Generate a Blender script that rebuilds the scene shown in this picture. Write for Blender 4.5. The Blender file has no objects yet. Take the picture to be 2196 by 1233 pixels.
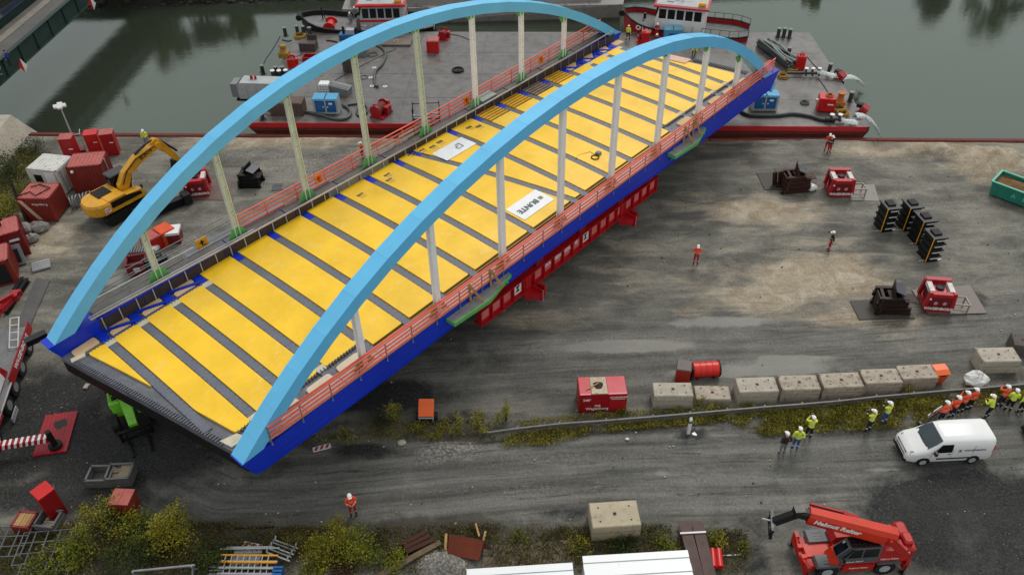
import bpy, bmesh, math, random
import numpy as np
from mathutils import Vector, Matrix

# ------------------------------------------------------------------ camera
sc = bpy.context.scene
COL = sc.collection
CAM_H, TH, ROLL, FPX = 40.0, 0.7149, -0.0201, 1762.956
CX, CY, IW = 1098.0, 616.5, 2196.0
_fw = Vector((0, math.cos(TH), -math.sin(TH)))
_up = Vector((0, math.sin(TH), math.cos(TH)))
_rt = Vector((1, 0, 0))
_c, _s = math.cos(ROLL), math.sin(ROLL)
_r2 = _c * _rt + _s * _up
_u2 = -_s * _rt + _c * _up
cam_data = bpy.data.cameras.new('camera')
cam_data.sensor_width = 36.0
cam_data.lens = FPX / IW * 36.0
cam_data.clip_start = 0.5
cam_data.clip_end = 2000
cam = bpy.data.objects.new('camera', cam_data)
COL.objects.link(cam)
cam.matrix_world = Matrix(((_r2.x, _u2.x, -_fw.x, 0), (_r2.y, _u2.y, -_fw.y, 0), (_r2.z, _u2.z, -_fw.z, CAM_H), (0, 0, 0, 1)))
sc.camera = cam

# ------------------------------------------------------------------ sky, sun, exposure
SUN_EL, SUN_AZ = math.radians(52), math.radians(24)
world = bpy.data.worlds.new('World')
sc.world = world
world.use_nodes = True
wn = world.node_tree
wn.nodes.clear()
w_out = wn.nodes.new('ShaderNodeOutputWorld')
w_bg = wn.nodes.new('ShaderNodeBackground')
w_sky = wn.nodes.new('ShaderNodeTexSky')
w_sky.sky_type = 'NISHITA'
w_sky.sun_disc = False
w_sky.sun_elevation = SUN_EL
w_sky.sun_rotation = SUN_AZ
w_sky.dust_density = 4.0
w_hsv = wn.nodes.new('ShaderNodeHueSaturation')
w_hsv.inputs['Saturation'].default_value = 0.18
w_mix = wn.nodes.new('ShaderNodeMix')
w_mix.data_type = 'RGBA'
w_mix.inputs[0].default_value = 0.8
w_mix.inputs[7].default_value = (8.2, 8.5, 8.7, 1)      # even cloud layer in front of the sky
wn.links.new(w_sky.outputs[0], w_hsv.inputs['Color'])
wn.links.new(w_hsv.outputs[0], w_mix.inputs[6])
wn.links.new(w_mix.outputs[2], w_bg.inputs['Color'])
w_bg.inputs['Strength'].default_value = 0.090
wn.links.new(w_bg.outputs[0], w_out.inputs[0])
sun_data = bpy.data.lights.new('sun', 'SUN')
sun_data.energy = 1.35
sun_data.angle = math.radians(20)
sun_data.color = (1.0, 0.96, 0.9)
sun = bpy.data.objects.new('sun', sun_data)
COL.objects.link(sun)
sun.rotation_euler = Vector((math.sin(SUN_AZ) * math.cos(SUN_EL), math.cos(SUN_AZ) * math.cos(SUN_EL), math.sin(SUN_EL))).to_track_quat('Z', 'Y').to_euler()
sc.view_settings.view_transform = 'Standard'
sc.view_settings.look = 'None'
sc.view_settings.exposure = 0.03
sc.view_settings.gamma = 1.0
sc.view_settings.use_curve_mapping = False

# ------------------------------------------------------------------ helpers
R = math.radians
rnd = random.Random(7)


def ray(px, py):
    X, Y = px - CX, py - CY
    x = (_c * X + _s * Y) / FPX
    y = -(-_s * X + _c * Y) / FPX
    return Vector((x, math.cos(TH) + y * math.sin(TH), -math.sin(TH) + y * math.cos(TH)))


def G(px, py, z=0.0):
    """point of the level z that the photograph shows at this pixel"""
    d = ray(px, py)
    t = (CAM_H - z) / -d.z
    return Vector((0, 0, CAM_H)) + d * t


def yaw(a, b, z=0.0):
    p, q = G(a[0], a[1], z), G(b[0], b[1], z)
    return math.atan2(q.y - p.y, q.x - p.x)


def lin(h):
    h = h.lstrip('#')
    o = []
    for i in (0, 2, 4):
        c = int(h[i:i + 2], 16) / 255.0
        o.append(c / 12.92 if c <= 0.04045 else ((c + 0.055) / 1.055) ** 2.4)
    return (o[0], o[1], o[2], 1.0)


def nd(nt, typ, **kw):
    n = nt.nodes.new(typ)
    for k, v in kw.items():
        if hasattr(n, k) and k not in n.inputs:
            setattr(n, k, v)
        else:
            n.inputs[k].default_value = v
    return n


_mats = {}


def mat(name, hexcol, rough=0.5, metal=0.0, var=0.22, scale=1.3, dirt=0.0, dirtcol='#4a4038', bump=0.0, spec=0.5, grain=0.0):
    """paint / metal / fabric with blotchy tone, optional dirt patches and fine relief"""
    if name in _mats:
        return _mats[name]
    m = bpy.data.materials.new(name)
    m.use_nodes = True
    nt = m.node_tree
    b = nt.nodes['Principled BSDF']
    L = nt.links.new
    tc = nd(nt, 'ShaderNodeTexCoord')
    n1 = nd(nt, 'ShaderNodeTexNoise', Scale=scale, Detail=5.0, Roughness=0.62)
    L(tc.outputs['Object'], n1.inputs['Vector'])
    mr = nd(nt, 'ShaderNodeMapRange')
    mr.inputs['From Min'].default_value = 0.3
    mr.inputs['From Max'].default_value = 0.7
    mr.inputs['To Min'].default_value = 1.0 - var
    mr.inputs['To Max'].default_value = 1.0 + var * 0.6
    L(n1.outputs['Fac'], mr.inputs['Value'])
    mx = nd(nt, 'ShaderNodeMix', data_type='RGBA', blend_type='MULTIPLY')
    mx.inputs[0].default_value = 1.0
    mx.inputs[6].default_value = lin(hexcol)
    L(mr.outputs[0], mx.inputs[7])
    col = mx.outputs[2]
    if dirt > 0:
        n2 = nd(nt, 'ShaderNodeTexNoise', Scale=scale * 2.7, Detail=7.0, Roughness=0.7)
        L(tc.outputs['Object'], n2.inputs['Vector'])
        r2 = nd(nt, 'ShaderNodeMapRange')
        r2.inputs['From Min'].default_value = 0.66 - dirt * 0.35
        r2.inputs['From Max'].default_value = 0.78 - dirt * 0.2
        r2.inputs['To Max'].default_value = 0.85
        L(n2.outputs['Fac'], r2.inputs['Value'])
        m2 = nd(nt, 'ShaderNodeMix', data_type='RGBA')
        L(r2.outputs[0], m2.inputs[0])
        L(col, m2.inputs[6])
        m2.inputs[7].default_value = lin(dirtcol)
        col = m2.outputs[2]
    if grain > 0:
        n3 = nd(nt, 'ShaderNodeTexNoise', Scale=38.0, Detail=2.0)
        L(tc.outputs['Object'], n3.inputs['Vector'])
        r3 = nd(nt, 'ShaderNodeMapRange')
        r3.inputs['From Min'].default_value = 0.3
        r3.inputs['From Max'].default_value = 0.7
        r3.inputs['To Min'].default_value = 1 - grain
        r3.inputs['To Max'].default_value = 1 + grain
        L(n3.outputs['Fac'], r3.inputs['Value'])
        m3 = nd(nt, 'ShaderNodeMix', data_type='RGBA', blend_type='MULTIPLY')
        m3.inputs[0].default_value = 1.0
        L(col, m3.inputs[6])
        L(r3.outputs[0], m3.inputs[7])
        col = m3.outputs[2]
    L(col, b.inputs['Base Color'])
    rr = nd(nt, 'ShaderNodeMapRange')
    rr.inputs['To Min'].default_value = max(0.05, rough - 0.15)
    rr.inputs['To Max'].default_value = min(1.0, rough + 0.15)
    L(n1.outputs['Fac'], rr.inputs['Value'])
    L(rr.outputs[0], b.inputs['Roughness'])
    b.inputs['Metallic'].default_value = metal
    b.inputs['Specular IOR Level'].default_value = spec
    if bump > 0:
        nb = nd(nt, 'ShaderNodeTexNoise', Scale=22.0, Detail=4.0)
        L(tc.outputs['Object'], nb.inputs['Vector'])
        bp = nd(nt, 'ShaderNodeBump', Strength=bump, Distance=0.03)
        L(nb.outputs['Fac'], bp.inputs['Height'])
        L(bp.outputs[0], b.inputs['Normal'])
    _mats[name] = m
    return m


class MB:
    """collects polygons in local coordinates; build() links them as ONE mesh object"""

    def __init__(self, T=None):
        self.v, self.f, self.m, self.s = [], [], [], []
        self.T = T

    def _add(self, pts, faces, mi=0, smooth=False):
        o = len(self.v)
        if self.T is not None:
            pts = [self.T @ Vector(p) for p in pts]
        self.v.extend([tuple(p) for p in pts])
        for f in faces:
            self.f.append([o + i for i in f])
            self.m.append(mi)
            self.s.append(smooth)
        return self

    def box(self, c, s, mi=0, rz=0.0, rot=None, taper=1.0, tapery=None):
        x, y, z = s[0] / 2, s[1] / 2, s[2] / 2
        ty = taper if tapery is None else tapery
        P = [(-x, -y, -z), (x, -y, -z), (x, y, -z), (-x, y, -z), (-x * taper, -y * ty, z), (x * taper, -y * ty, z), (x * taper, y * ty, z), (-x * taper, y * ty, z)]
        if rot is None:
            Mx = Matrix.Rotation(rz, 3, 'Z')
        else:
            Mx = rot
        P = [Mx @ Vector(p) + Vector(c) for p in P]
        return self._add(P, [(0, 3, 2, 1), (4, 5, 6, 7), (0, 1, 5, 4), (1, 2, 6, 5), (2, 3, 7, 6), (3, 0, 4, 7)], mi)

    def bb(self, x0, x1, y0, y1, z0, z1, mi=0):
        return self.box(((x0 + x1) / 2, (y0 + y1) / 2, (z0 + z1) / 2), (abs(x1 - x0), abs(y1 - y0), abs(z1 - z0)), mi)

    def cbox(self, c, s, b, mi=0, rz=0.0):
        """box with chamfered vertical and top edges"""
        x, y, z = s[0] / 2, s[1] / 2, s[2] / 2
        def ring(ix, zz):
            X, Y = x - ix, y - ix
            return [(-X + b, -Y, zz), (X - b, -Y, zz), (X, -Y + b, zz), (X, Y - b, zz), (X - b, Y, zz), (-X + b, Y, zz), (-X, Y - b, zz), (-X, -Y + b, zz)]
        Mx = Matrix.Rotation(rz, 3, 'Z')
        rings = [ring(0, -z), ring(0, z - b), ring(b, z)]
        rings = [[Mx @ Vector(p) + Vector(c) for p in r] for r in rings]
        return self.loft(rings, mi)

    def beam(self, a, b, w, h, mi=0, up=(0, 0, 1)):
        """square bar from a to b, w wide, h high"""
        a, b = Vector(a), Vector(b)
        d = (b - a)
        L = d.length
        if L < 1e-6:
            return self
        d.normalize()
        u = Vector(up)
        if abs(d.dot(u)) > 0.98:
            u = Vector((1, 0, 0))
        sx = d.cross(u).normalized()
        sz = sx.cross(d).normalized()
        P = []
        for q in (a, b):
            for i, j in ((-1, -1), (1, -1), (1, 1), (-1, 1)):
                P.append(q + sx * (i * w / 2) + sz * (j * h / 2))
        return self._add(P, [(0, 1, 2, 3), (7, 6, 5, 4), (0, 4, 5, 1), (1, 5, 6, 2), (2, 6, 7, 3), (3, 7, 4, 0)], mi)

    def ibeam(self, a, b, w, h, t=0.03, mi=0, up=(0, 0, 1)):
        a, b = Vector(a), Vector(b)
        d = (b - a).normalized()
        u = Vector(up)
        sx = d.cross(u).normalized()
        sz = sx.cross(d).normalized()
        self.beam(a + sz * (h / 2 - t / 2), b + sz * (h / 2 - t / 2), w, t, mi, up)
        self.beam(a - sz * (h / 2 - t / 2), b - sz * (h / 2 - t / 2), w, t, mi, up)
        self.beam(a, b, t, h - 2 * t, mi, up)
        return self

    def cyl(self, a, b, r0, r1=None, n=10, mi=0, caps=True, smooth=True):
        return self.tube([a, b], [r0, r0 if r1 is None else r1], n, mi, caps, smooth)

    def tube(self, pts, r, n=8, mi=0, caps=True, smooth=True, closed=False):
        pts = [Vector(p) for p in pts]
        if not isinstance(r, (list, tuple)):
            r = [r] * len(pts)
        rings = []
        prev = None
        N = len(pts)
        for i, p in enumerate(pts):
            if closed:
                d = pts[(i + 1) % N] - pts[i - 1]
            else:
                d = pts[min(i + 1, N - 1)] - pts[max(i - 1, 0)]
            if d.length < 1e-9:
                d = Vector((0, 0, 1))
            d.normalize()
            if prev is None:
                u = Vector((0, 0, 1)) if abs(d.z) < 0.9 else Vector((1, 0, 0))
            else:
                u = prev
            x = (u - d * u.dot(d))
            if x.length < 1e-6:
                x = d.orthogonal()
            x.normalize()
            prev = x
            y = d.cross(x)
            rings.append([p + (x * math.cos(2 * math.pi * k / n) + y * math.sin(2 * math.pi * k / n)) * r[i] for k in range(n)])
        P = [q for rg in rings for q in rg]
        F = []
        cnt = N if closed else N - 1
        for i in range(cnt):
            for k in range(n):
                a, b = i * n + k, i * n + (k + 1) % n
                c, d2 = ((i + 1) % N) * n + (k + 1) % n, ((i + 1) % N) * n + k
                F.append((a, b, c, d2))
        self._add(P, F, mi, smooth)
        if caps and not closed:
            self._add(rings[0], [tuple(range(n))[::-1]], mi)
            self._add(rings[-1], [tuple(range(n))], mi)
        return self

    def loft(self, rings, mi=0, caps=True, smooth=False):
        n = len(rings[0])
        P = [q for rg in rings for q in rg]
        F = []
        for i in range(len(rings) - 1):
            for k in range(n):
                F.append((i * n + k, i * n + (k + 1) % n, (i + 1) * n + (k + 1) % n, (i + 1) * n + k))
        if caps:
            F.append(tuple(range(n))[::-1])
            F.append(tuple((len(rings) - 1) * n + k for k in range(n)))
        return self._add(P, F, mi, smooth)

    def prism(self, poly, z0, z1, mi=0):
        return self.loft([[(p[0], p[1], z0) for p in poly], [(p[0], p[1], z1) for p in poly]], mi)

    def side(self, poly, y0, y1, mi=0):
        """outline in x,z pulled from y0 to y1"""
        return self.loft([[(p[0], y1, p[1]) for p in poly], [(p[0], y0, p[1]) for p in poly]], mi)

    def sphere(self, c, r, nu=10, nv=6, mi=0, v0=0.0, v1=1.0, smooth=True):
        if not isinstance(r, (list, tuple)):
            r = (r, r, r)
        rings = []
        for j in range(nv + 1):
            th = math.pi * (v0 + (v1 - v0) * j / nv)
            rings.append([(c[0] + r[0] * math.sin(th) * math.cos(2 * math.pi * k / nu), c[1] + r[1] * math.sin(th) * math.sin(2 * math.pi * k / nu), c[2] + r[2] * math.cos(th)) for k in range(nu)])
        return self.loft(rings[::-1], mi, True, smooth)

    def quad(self, a, b, c, d, mi=0):
        return self._add([a, b, c, d], [(0, 1, 2, 3)], mi)

    def torus(self, c, Rr, r, n=20, k=7, mi=0, sz=1.0, rot=None):
        pts = []
        for i in range(n):
            p = Vector((Rr * math.cos(2 * math.pi * i / n), Rr * math.sin(2 * math.pi * i / n), 0))
            if rot is not None:
                p = rot @ p
            pts.append(Vector(c) + p)
        return self.tube(pts, r, k, mi, closed=True)

    def mesh(self, name, mats):
        me = bpy.data.meshes.new(name)
        me.from_pydata(self.v, [], self.f)
        for m in (mats if isinstance(mats, (list, tuple)) else [mats]):
            me.materials.append(m)
        me.polygons.foreach_set('material_index', self.m)
        me.polygons.foreach_set('use_smooth', self.s)
        me.update()
        return me

    def build(self, name, mats, parent=None, loc=None, rz=None):
        o = bpy.data.objects.new(name, self.mesh(name, mats))
        COL.objects.link(o)
        if parent is not None:
            o.parent = parent
        if loc is not None:
            o.location = loc
        if rz is not None:
            o.rotation_euler = (0, 0, rz)
        return o


def tag(o, label, cat, group=None, kind=None):
    if label:
        o['label'] = label
    if cat:
        o['category'] = cat
    if group:
        o['group'] = group
    if kind:
        o['kind'] = kind
    return o


def thing(name, label, cat, loc=(0, 0, 0), rz=0.0, group=None):
    o = bpy.data.objects.new(name, None)
    o.empty_display_size = 0.3
    COL.objects.link(o)
    o.location = loc
    o.rotation_euler = (0, 0, rz)
    return tag(o, label, cat, group)


def copy_thing(o, loc, rz, label=None):
    c = o.copy()
    COL.objects.link(c)
    c.location = loc
    c.rotation_euler = (0, 0, rz)
    if label:
        c['label'] = label
    for ch in list(o.children):
        d = ch.copy()
        COL.objects.link(d)
        d.parent = c
        for g in list(ch.children):
            e = g.copy()
            COL.objects.link(e)
            e.parent = d
    return c


def part(parent, name, m, fn, *a, **k):
    b = MB()
    fn(b)
    return b.build(name, m, parent)


def lettering(parent, s, size, loc, xdir, ydir, m, name='lettering', depth=0.006, shear=0.0, align='CENTER', bold=0.0):
    """flat raised letters; baseline along xdir, letter tops towards ydir"""
    cu = bpy.data.curves.new(name, 'FONT')
    cu.body = s
    cu.size = size
    cu.extrude = depth
    cu.shear = shear
    cu.offset = bold
    cu.align_x = align
    cu.align_y = 'CENTER'
    cu.resolution_u = 2
    tmp = bpy.data.objects.new(name, cu)
    COL.objects.link(tmp)
    dg = bpy.context.evaluated_depsgraph_get()
    me = bpy.data.meshes.new_from_object(tmp.evaluated_get(dg))
    bpy.data.objects.remove(tmp)
    x, y = Vector(xdir).normalized(), Vector(ydir).normalized()
    z = x.cross(y)
    Mx = Matrix(((x.x, y.x, z.x, loc[0]), (x.y, y.y, z.y, loc[1]), (x.z, y.z, z.z, loc[2]), (0, 0, 0, 1)))
    me.transform(Mx)
    me.materials.clear()
    me.materials.append(m)
    o = bpy.data.objects.new(name, me)
    COL.objects.link(o)
    if parent is not None:
        o.parent = parent
    return o
# ------------------------------------------------------------------ ground
QS = -0.0514


def yq(x):
    return 67.75 + QS * x


def ellipses(lst):
    out = []
    for (px, py, rx, ry, s) in lst:
        c, a, b = G(px, py), G(px + rx, py), G(px, py + ry)
        out.append((c.x, c.y, abs(a.x - c.x), abs(c.y - b.y), s))
    return out


SAND = ellipses([(1640, 450, 110, 30, 1), (1755, 595, 140, 48, 1.2), (1800, 690, 90, 20, .6), (1640, 640, 130, 40, .75), (1560, 610, 120, 70, .35), (1700, 520, 120, 120, .3),
                 (1490, 430, 60, 30, .4), (620, 300, 260, 16, .9), (1000, 300, 200, 12, .7), (1500, 305, 160, 14, .5), (1960, 320, 170, 22, 1), (2120, 350, 90, 40, .9),
                 (2050, 330, 80, 18, .8), (110, 520, 70, 50, .6), (1130, 690, 110, 30, .4), (1320, 560, 90, 60, .3), (1880, 680, 120, 40, .5), (1500, 660, 60, 16, .6), (430, 300, 90, 12, .6)])
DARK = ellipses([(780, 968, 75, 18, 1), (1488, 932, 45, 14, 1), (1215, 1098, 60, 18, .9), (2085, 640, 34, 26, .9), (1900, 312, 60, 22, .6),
                 (2090, 1120, 240, 130, 1.3), (2000, 1040, 160, 30, .6), (1620, 1130, 60, 40, .6), (280, 960, 240, 110, 1), (90, 900, 150, 160, 1), (150, 1060, 220, 60, .9), (560, 1000, 90, 50, .5), (1620, 1200, 40, 50, .7), (820, 850, 150, 40, 1), (620, 930, 80, 60, .5),  # wet soil, with corner darkening and shade beside the bridge painted in
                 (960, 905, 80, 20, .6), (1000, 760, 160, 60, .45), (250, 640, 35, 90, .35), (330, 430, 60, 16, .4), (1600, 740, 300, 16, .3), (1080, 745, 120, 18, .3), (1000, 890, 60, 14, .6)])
LIGHT = ellipses([(960, 965, 70, 20, 1), (950, 1205, 62, 34, 1), (1300, 740, 300, 30, .35), (1600, 790, 260, 26, .4), (1100, 985, 400, 20, .4), (1150, 1045, 500, 18, .35),
                  (1730, 1020, 200, 16, .35), (1880, 440, 200, 60, .35), (1640, 690, 260, 18, .35), (700, 360, 160, 40, .6), (560, 330, 120, 20, .5), (420, 520, 60, 30, .4)])
SOIL = ellipses([(1000, 940, 130, 16, .7), (1330, 920, 220, 18, .6), (300, 1180, 500, 70, 1), (900, 1150, 300, 50, .9), (1250, 1170, 220, 50, .9), (1560, 1180, 60, 60, .8),
                 (1750, 910, 300, 26, .5), (2100, 870, 150, 26, .6), (850, 905, 180, 40, .5), (20, 400, 70, 100, 1), (2170, 810, 60, 20, .7)])
PUD = ellipses([(1620, 795, 190, 12, 1), (1340, 742, 160, 14, .9), (1700, 770, 120, 10, .8), (1000, 985, 60, 6, .5), (1550, 690, 140, 14, .7), (820, 330, 60, 12, .7), (600, 480, 40, 16, .6), (240, 600, 50, 14, .6), (1880, 1010, 80, 8, .6), (1450, 1010, 140, 8, .6)])
ROADP = [G(*q) for q in [(235, 800), (300, 920), (370, 1010), (480, 1062), (620, 1062), (900, 1035), (1300, 1000), (1700, 990), (2260, 965)]]
ROADQ = [G(*q) for q in [(600, 860), (900, 775), (1300, 755), (1700, 742), (2260, 705)]]


def mask(lst, X, Y):
    o = np.zeros_like(X)
    for cx, cy, rx, ry, s in lst:
        d = np.sqrt(((X - cx) / rx) ** 2 + ((Y - cy) / ry) ** 2)
        o = np.maximum(o, s * np.clip(1.5 - d, 0, 1))
    return o


def polydist(P, X, Y):
    best = np.full(X.shape, 1e9)
    sgn = np.zeros_like(X)
    alo = np.zeros_like(X)
    acc = 0
    for a, b in zip(P[:-1], P[1:]):
        dx, dy = b.x - a.x, b.y - a.y
        L = math.hypot(dx, dy)
        t = np.clip(((X - a.x) * dx + (Y - a.y) * dy) / L / L, 0, 1)
        qx, qy = a.x + t * dx, a.y + t * dy
        d = np.hypot(X - qx, Y - qy)
        s = ((X - a.x) * dy - (Y - a.y) * dx) / L
        k = d < best
        best = np.where(k, d, best)
        sgn = np.where(k, np.sign(s) * d, sgn)
        alo = np.where(k, acc + t * L, alo)
        acc += L
    return best, sgn, alo


def make_ground():
    xs = np.concatenate([np.linspace(-160, -56, 8), np.arange(-54, 60.1, 0.55), np.linspace(64, 160, 8)])
    ts = np.concatenate([np.linspace(0, 0.52, 6)[:-1], np.linspace(0.52, 1, 118)])
    nx, ny = len(xs), len(ts)
    X = np.repeat(xs[None, :], ny, 0)
    Yq = yq(X) - 0.55
    Y0 = -45.0
    Y = Y0 + (Yq - Y0) * ts[:, None]
    rng = np.random.default_rng(3)
    ph = rng.uniform(0, 6.28, (14,))
    Z = np.zeros_like(X)
    for k in range(7):
        f = 0.25 * 1.5 ** k
        Z += 0.018 / (1 + k * .3) * np.sin(f * X * math.cos(k) + f * Y * math.sin(k * 1.7) + ph[k]) * np.cos(f * Y * 1.1 - f * X * 0.4 + ph[k + 7])
    d1, a1, l1 = polydist(ROADP, X, Y)
    d2, a2, l2 = polydist(ROADQ, X, Y)
    # sand bank towards the quay on the right, low spoil heaps
    heaps = ellipses([(1990, 330, 130, 16, .9), (2140, 345, 90, 30, 1.0), (1770, 300, 160, 10, .35), (950, 1215, 55, 30, .9), (962, 962, 60, 12, .35), (780, 968, 60, 12, .3), (1215, 1098, 50, 12, .25), (1488, 932, 30, 9, .2), (600, 303, 220, 8, .25)])
    for cx, cy, rx, ry, s in heaps:
        d = ((X - cx) / rx) ** 2 + ((Y - cy) / ry) ** 2
        Z += s * np.exp(-d * 2) * (1 + .35 * np.sin(X * 3.1 + Y * 2.3) * np.cos(Y * 3.7 - X))
    for dd, w in ((d1, 1.0), (d2, .8)):
        for off in (-2.2, -1.1, .2, 1.3, 2.4):
            pass
    for aa, w in ((a1, 1.0), (a2, .7)):
        for off in (-2.4, -1.0, 0.4, 1.8, 2.9):
            Z -= w * .022 * np.exp(-((aa - off) / .3) ** 2)
    V = np.stack([X, Y, Z - 0.02], -1).reshape(-1, 3)
    idx = np.arange(nx * ny).reshape(ny, nx)
    F = np.stack([idx[:-1, :-1], idx[:-1, 1:], idx[1:, 1:], idx[1:, :-1]], -1).reshape(-1, 4)
    me = bpy.data.meshes.new('ground')
    me.vertices.add(len(V))
    me.vertices.foreach_set('co', V.astype(np.float32).ravel())
    me.loops.add(F.size)
    me.loops.foreach_set('vertex_index', F.astype(np.int32).ravel())
    me.polygons.add(len(F))
    me.polygons.foreach_set('loop_start', np.arange(0, F.size, 4, dtype=np.int32))
    me.polygons.foreach_set('use_smooth', np.ones(len(F), dtype=bool))
    me.update()
    road = np.maximum(np.clip(1.45 - d1 / 4.2, 0, 1), .8 * np.clip(1.5 - d2 / 4.5, 0, 1))
    acr = np.where(d1 / 4.2 < d2 / 4.5, a1, a2 + 40)
    alo = np.where(d1 / 4.2 < d2 / 4.5, l1, l2 + 300)
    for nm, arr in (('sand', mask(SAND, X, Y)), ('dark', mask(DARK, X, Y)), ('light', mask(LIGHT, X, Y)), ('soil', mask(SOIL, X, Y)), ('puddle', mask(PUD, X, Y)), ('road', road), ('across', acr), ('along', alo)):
        at = me.attributes.new(nm, 'FLOAT', 'POINT')
        at.data.foreach_set('value', arr.astype(np.float32).ravel())
    o = bpy.data.objects.new('ground', me)
    COL.objects.link(o)
    o['kind'] = 'structure'
    m = bpy.data.materials.new('yard gravel')
    m.use_nodes = True
    nt = m.node_tree
    L = nt.links.new
    b = nt.nodes['Principled BSDF']
    geo = nd(nt, 'ShaderNodeNewGeometry')

    def noise(sc_, det=6.0, ro=.62, vec=None, dist=0.0):
        n = nd(nt, 'ShaderNodeTexNoise', Scale=sc_, Detail=det, Roughness=ro, Distortion=dist)
        L(vec if vec is not None else geo.outputs['Position'], n.inputs['Vector'])
        return n.outputs['Fac']

    def rng_(v, a, b_, c=0.0, d=1.0):
        r = nd(nt, 'ShaderNodeMapRange')
        for k, x in (('From Min', a), ('From Max', b_), ('To Min', c), ('To Max', d)):
            r.inputs[k].default_value = x
        L(v, r.inputs['Value'])
        return r.outputs[0]

    def math_(op, a, b_=None):
        n = nd(nt, 'ShaderNodeMath', operation=op)
        for i, x in enumerate((a, b_)):
            if x is None:
                continue
            if isinstance(x, (int, float)):
                n.inputs[i].default_value = x
            else:
                L(x, n.inputs[i])
        return n.outputs[0]

    def mixc(f, a, b_, bt='MIX'):
        n = nd(nt, 'ShaderNodeMix', data_type='RGBA', blend_type=bt)
        for i, x in ((0, f), (6, a), (7, b_)):
            if isinstance(x, (int, float)):
                n.inputs[i].default_value = x
            elif isinstance(x, tuple):
                n.inputs[i].default_value = x
            else:
                L(x, n.inputs[i])
        return n.outputs[2]

    def attr(nm):
        n = nd(nt, 'ShaderNodeAttribute')
        n.attribute_name = nm
        return n.outputs['Fac']

    big = noise(.11, 5, .6, dist=.6)
    mid = noise(.55, 7, .68, dist=.8)
    fine = noise(6.5, 6, .75)
    stre = nd(nt, 'ShaderNodeMapping')
    stre.inputs['Scale'].default_value = (.2, .62, 1)
    stre.inputs['Rotation'].default_value = (0, 0, R(5))
    L(geo.outputs['Position'], stre.inputs['Vector'])
    yard = noise(1.0, 6, .66, stre.outputs[0], .4)
    cb = nd(nt, 'ShaderNodeCombineXYZ')
    L(math_('MULTIPLY', attr('across'), 1.0), cb.inputs[0])
    L(math_('MULTIPLY', attr('along'), .045), cb.inputs[1])
    trk = noise(1.15, 5, .6, cb.outputs[0], .25)
    col = mixc(rng_(big, .35, .65), lin('#5f5e56'), lin('#7d7a6f'))
    col = mixc(rng_(noise(.23, 7, .7, dist=1.2), .42, .66, 0, .75), col, lin('#494742'))
    col = mixc(rng_(yard, .48, .64, 0, .6), col, lin('#928d80'))
    col = mixc(rng_(yard, .47, .32, 0, .6), col, lin('#43423e'))
    # compacted roadway with wheel tracks
    rd = mixc(rng_(trk, .38, .62), lin('#444440'), lin('#74736e'))
    rdm = math_('MULTIPLY', attr('road'), rng_(mid, .25, .5, .55, 1))
    col = mixc(math_('MULTIPLY', rdm, .85), col, rd)
    # sand, light stone, soil, dark wet fines plus painted corner falloff and bridge shade; noise frays every border
    def zone(nm, lo, hi, nz, amp):
        return rng_(math_('ADD', attr(nm), math_('MULTIPLY', math_('SUBTRACT', nz, .5), amp)), lo, hi)
    sandc = mixc(rng_(mid, .38, .62), lin('#8f7d62'), lin('#b8ac97'))
    col = mixc(math_('MULTIPLY', zone('sand', .2, .8, yard, 1.6), .85), col, sandc)
    soilc = mixc(rng_(mid, .4, .6), lin('#2b251d'), lin('#4b4436'))
    col = mixc(math_('MULTIPLY', zone('soil', .3, .7, mid, 1.2), .9), col, soilc)
    lig = mixc(rng_(fine, .42, .6), lin('#57544f'), lin('#9a968e'))
    col = mixc(math_('MULTIPLY', zone('light', .3, .8, mid, 1.2), .75), col, lig)
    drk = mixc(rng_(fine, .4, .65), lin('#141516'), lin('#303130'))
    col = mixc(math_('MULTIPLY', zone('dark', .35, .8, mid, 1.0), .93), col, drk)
    thin = noise(3.4, 4, .7, cb.outputs[0], .5)
    col = mixc(math_('MULTIPLY', math_('MULTIPLY', rng_(thin, .56, .64), attr('road')), .6), col, lin('#2e2d2a'))
    st2 = nd(nt, 'ShaderNodeMapping')
    st2.inputs['Scale'].default_value = (.16, 1.7, 1)
    st2.inputs['Rotation'].default_value = (0, 0, R(-16))
    L(geo.outputs['Position'], st2.inputs['Vector'])
    rut = noise(1.3, 5, .7, st2.outputs[0], .9)
    col = mixc(math_('MULTIPLY', math_('MULTIPLY', rng_(rut, .57, .66), rng_(big, .45, .6)), .55), col, lin('#37352f'))
    # stones: fine salt and pepper
    vor = nd(nt, 'ShaderNodeTexVoronoi', Scale=9.0)
    L(geo.outputs['Position'], vor.inputs['Vector'])
    spk = rng_(fine, .3, .72, .66, 1.36)
    col = mixc(1.0, col, spk, 'MULTIPLY')
    wh = math_('MULTIPLY', rng_(noise(14, 1, .4), .70, .74), rng_(mid, .45, .6, .05, .5))
    col = mixc(wh, col, lin('#b9b4aa'))
    pud = zone('puddle', .35, .6, mid, 1.1)
    col = mixc(math_('MULTIPLY', pud, .75), col, lin('#85837b'))
    L(col, b.inputs['Base Color'])
    wet = math_('MULTIPLY', rng_(mid, .35, .6, 1, 0), rng_(big, .4, .6))
    L(math_('SUBTRACT', rng_(wet, 0, 1, .85, .45), math_('MULTIPLY', pud, .3)), b.inputs['Roughness'])
    b.inputs['Specular IOR Level'].default_value = .35
    bp = nd(nt, 'ShaderNodeBump', Strength=.8, Distance=.10)
    hh = math_('ADD', math_('MULTIPLY', fine, .5), math_('MULTIPLY', mid, .9))
    L(math_('ADD', hh, math_('MULTIPLY', trk, math_('MULTIPLY', attr('road'), .8))), bp.inputs['Height'])
    L(bp.outputs[0], b.inputs['Normal'])
    me.materials.append(m)
    return o


make_ground()

# ------------------------------------------------------------------ canal water
WZ = -2.2


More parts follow.
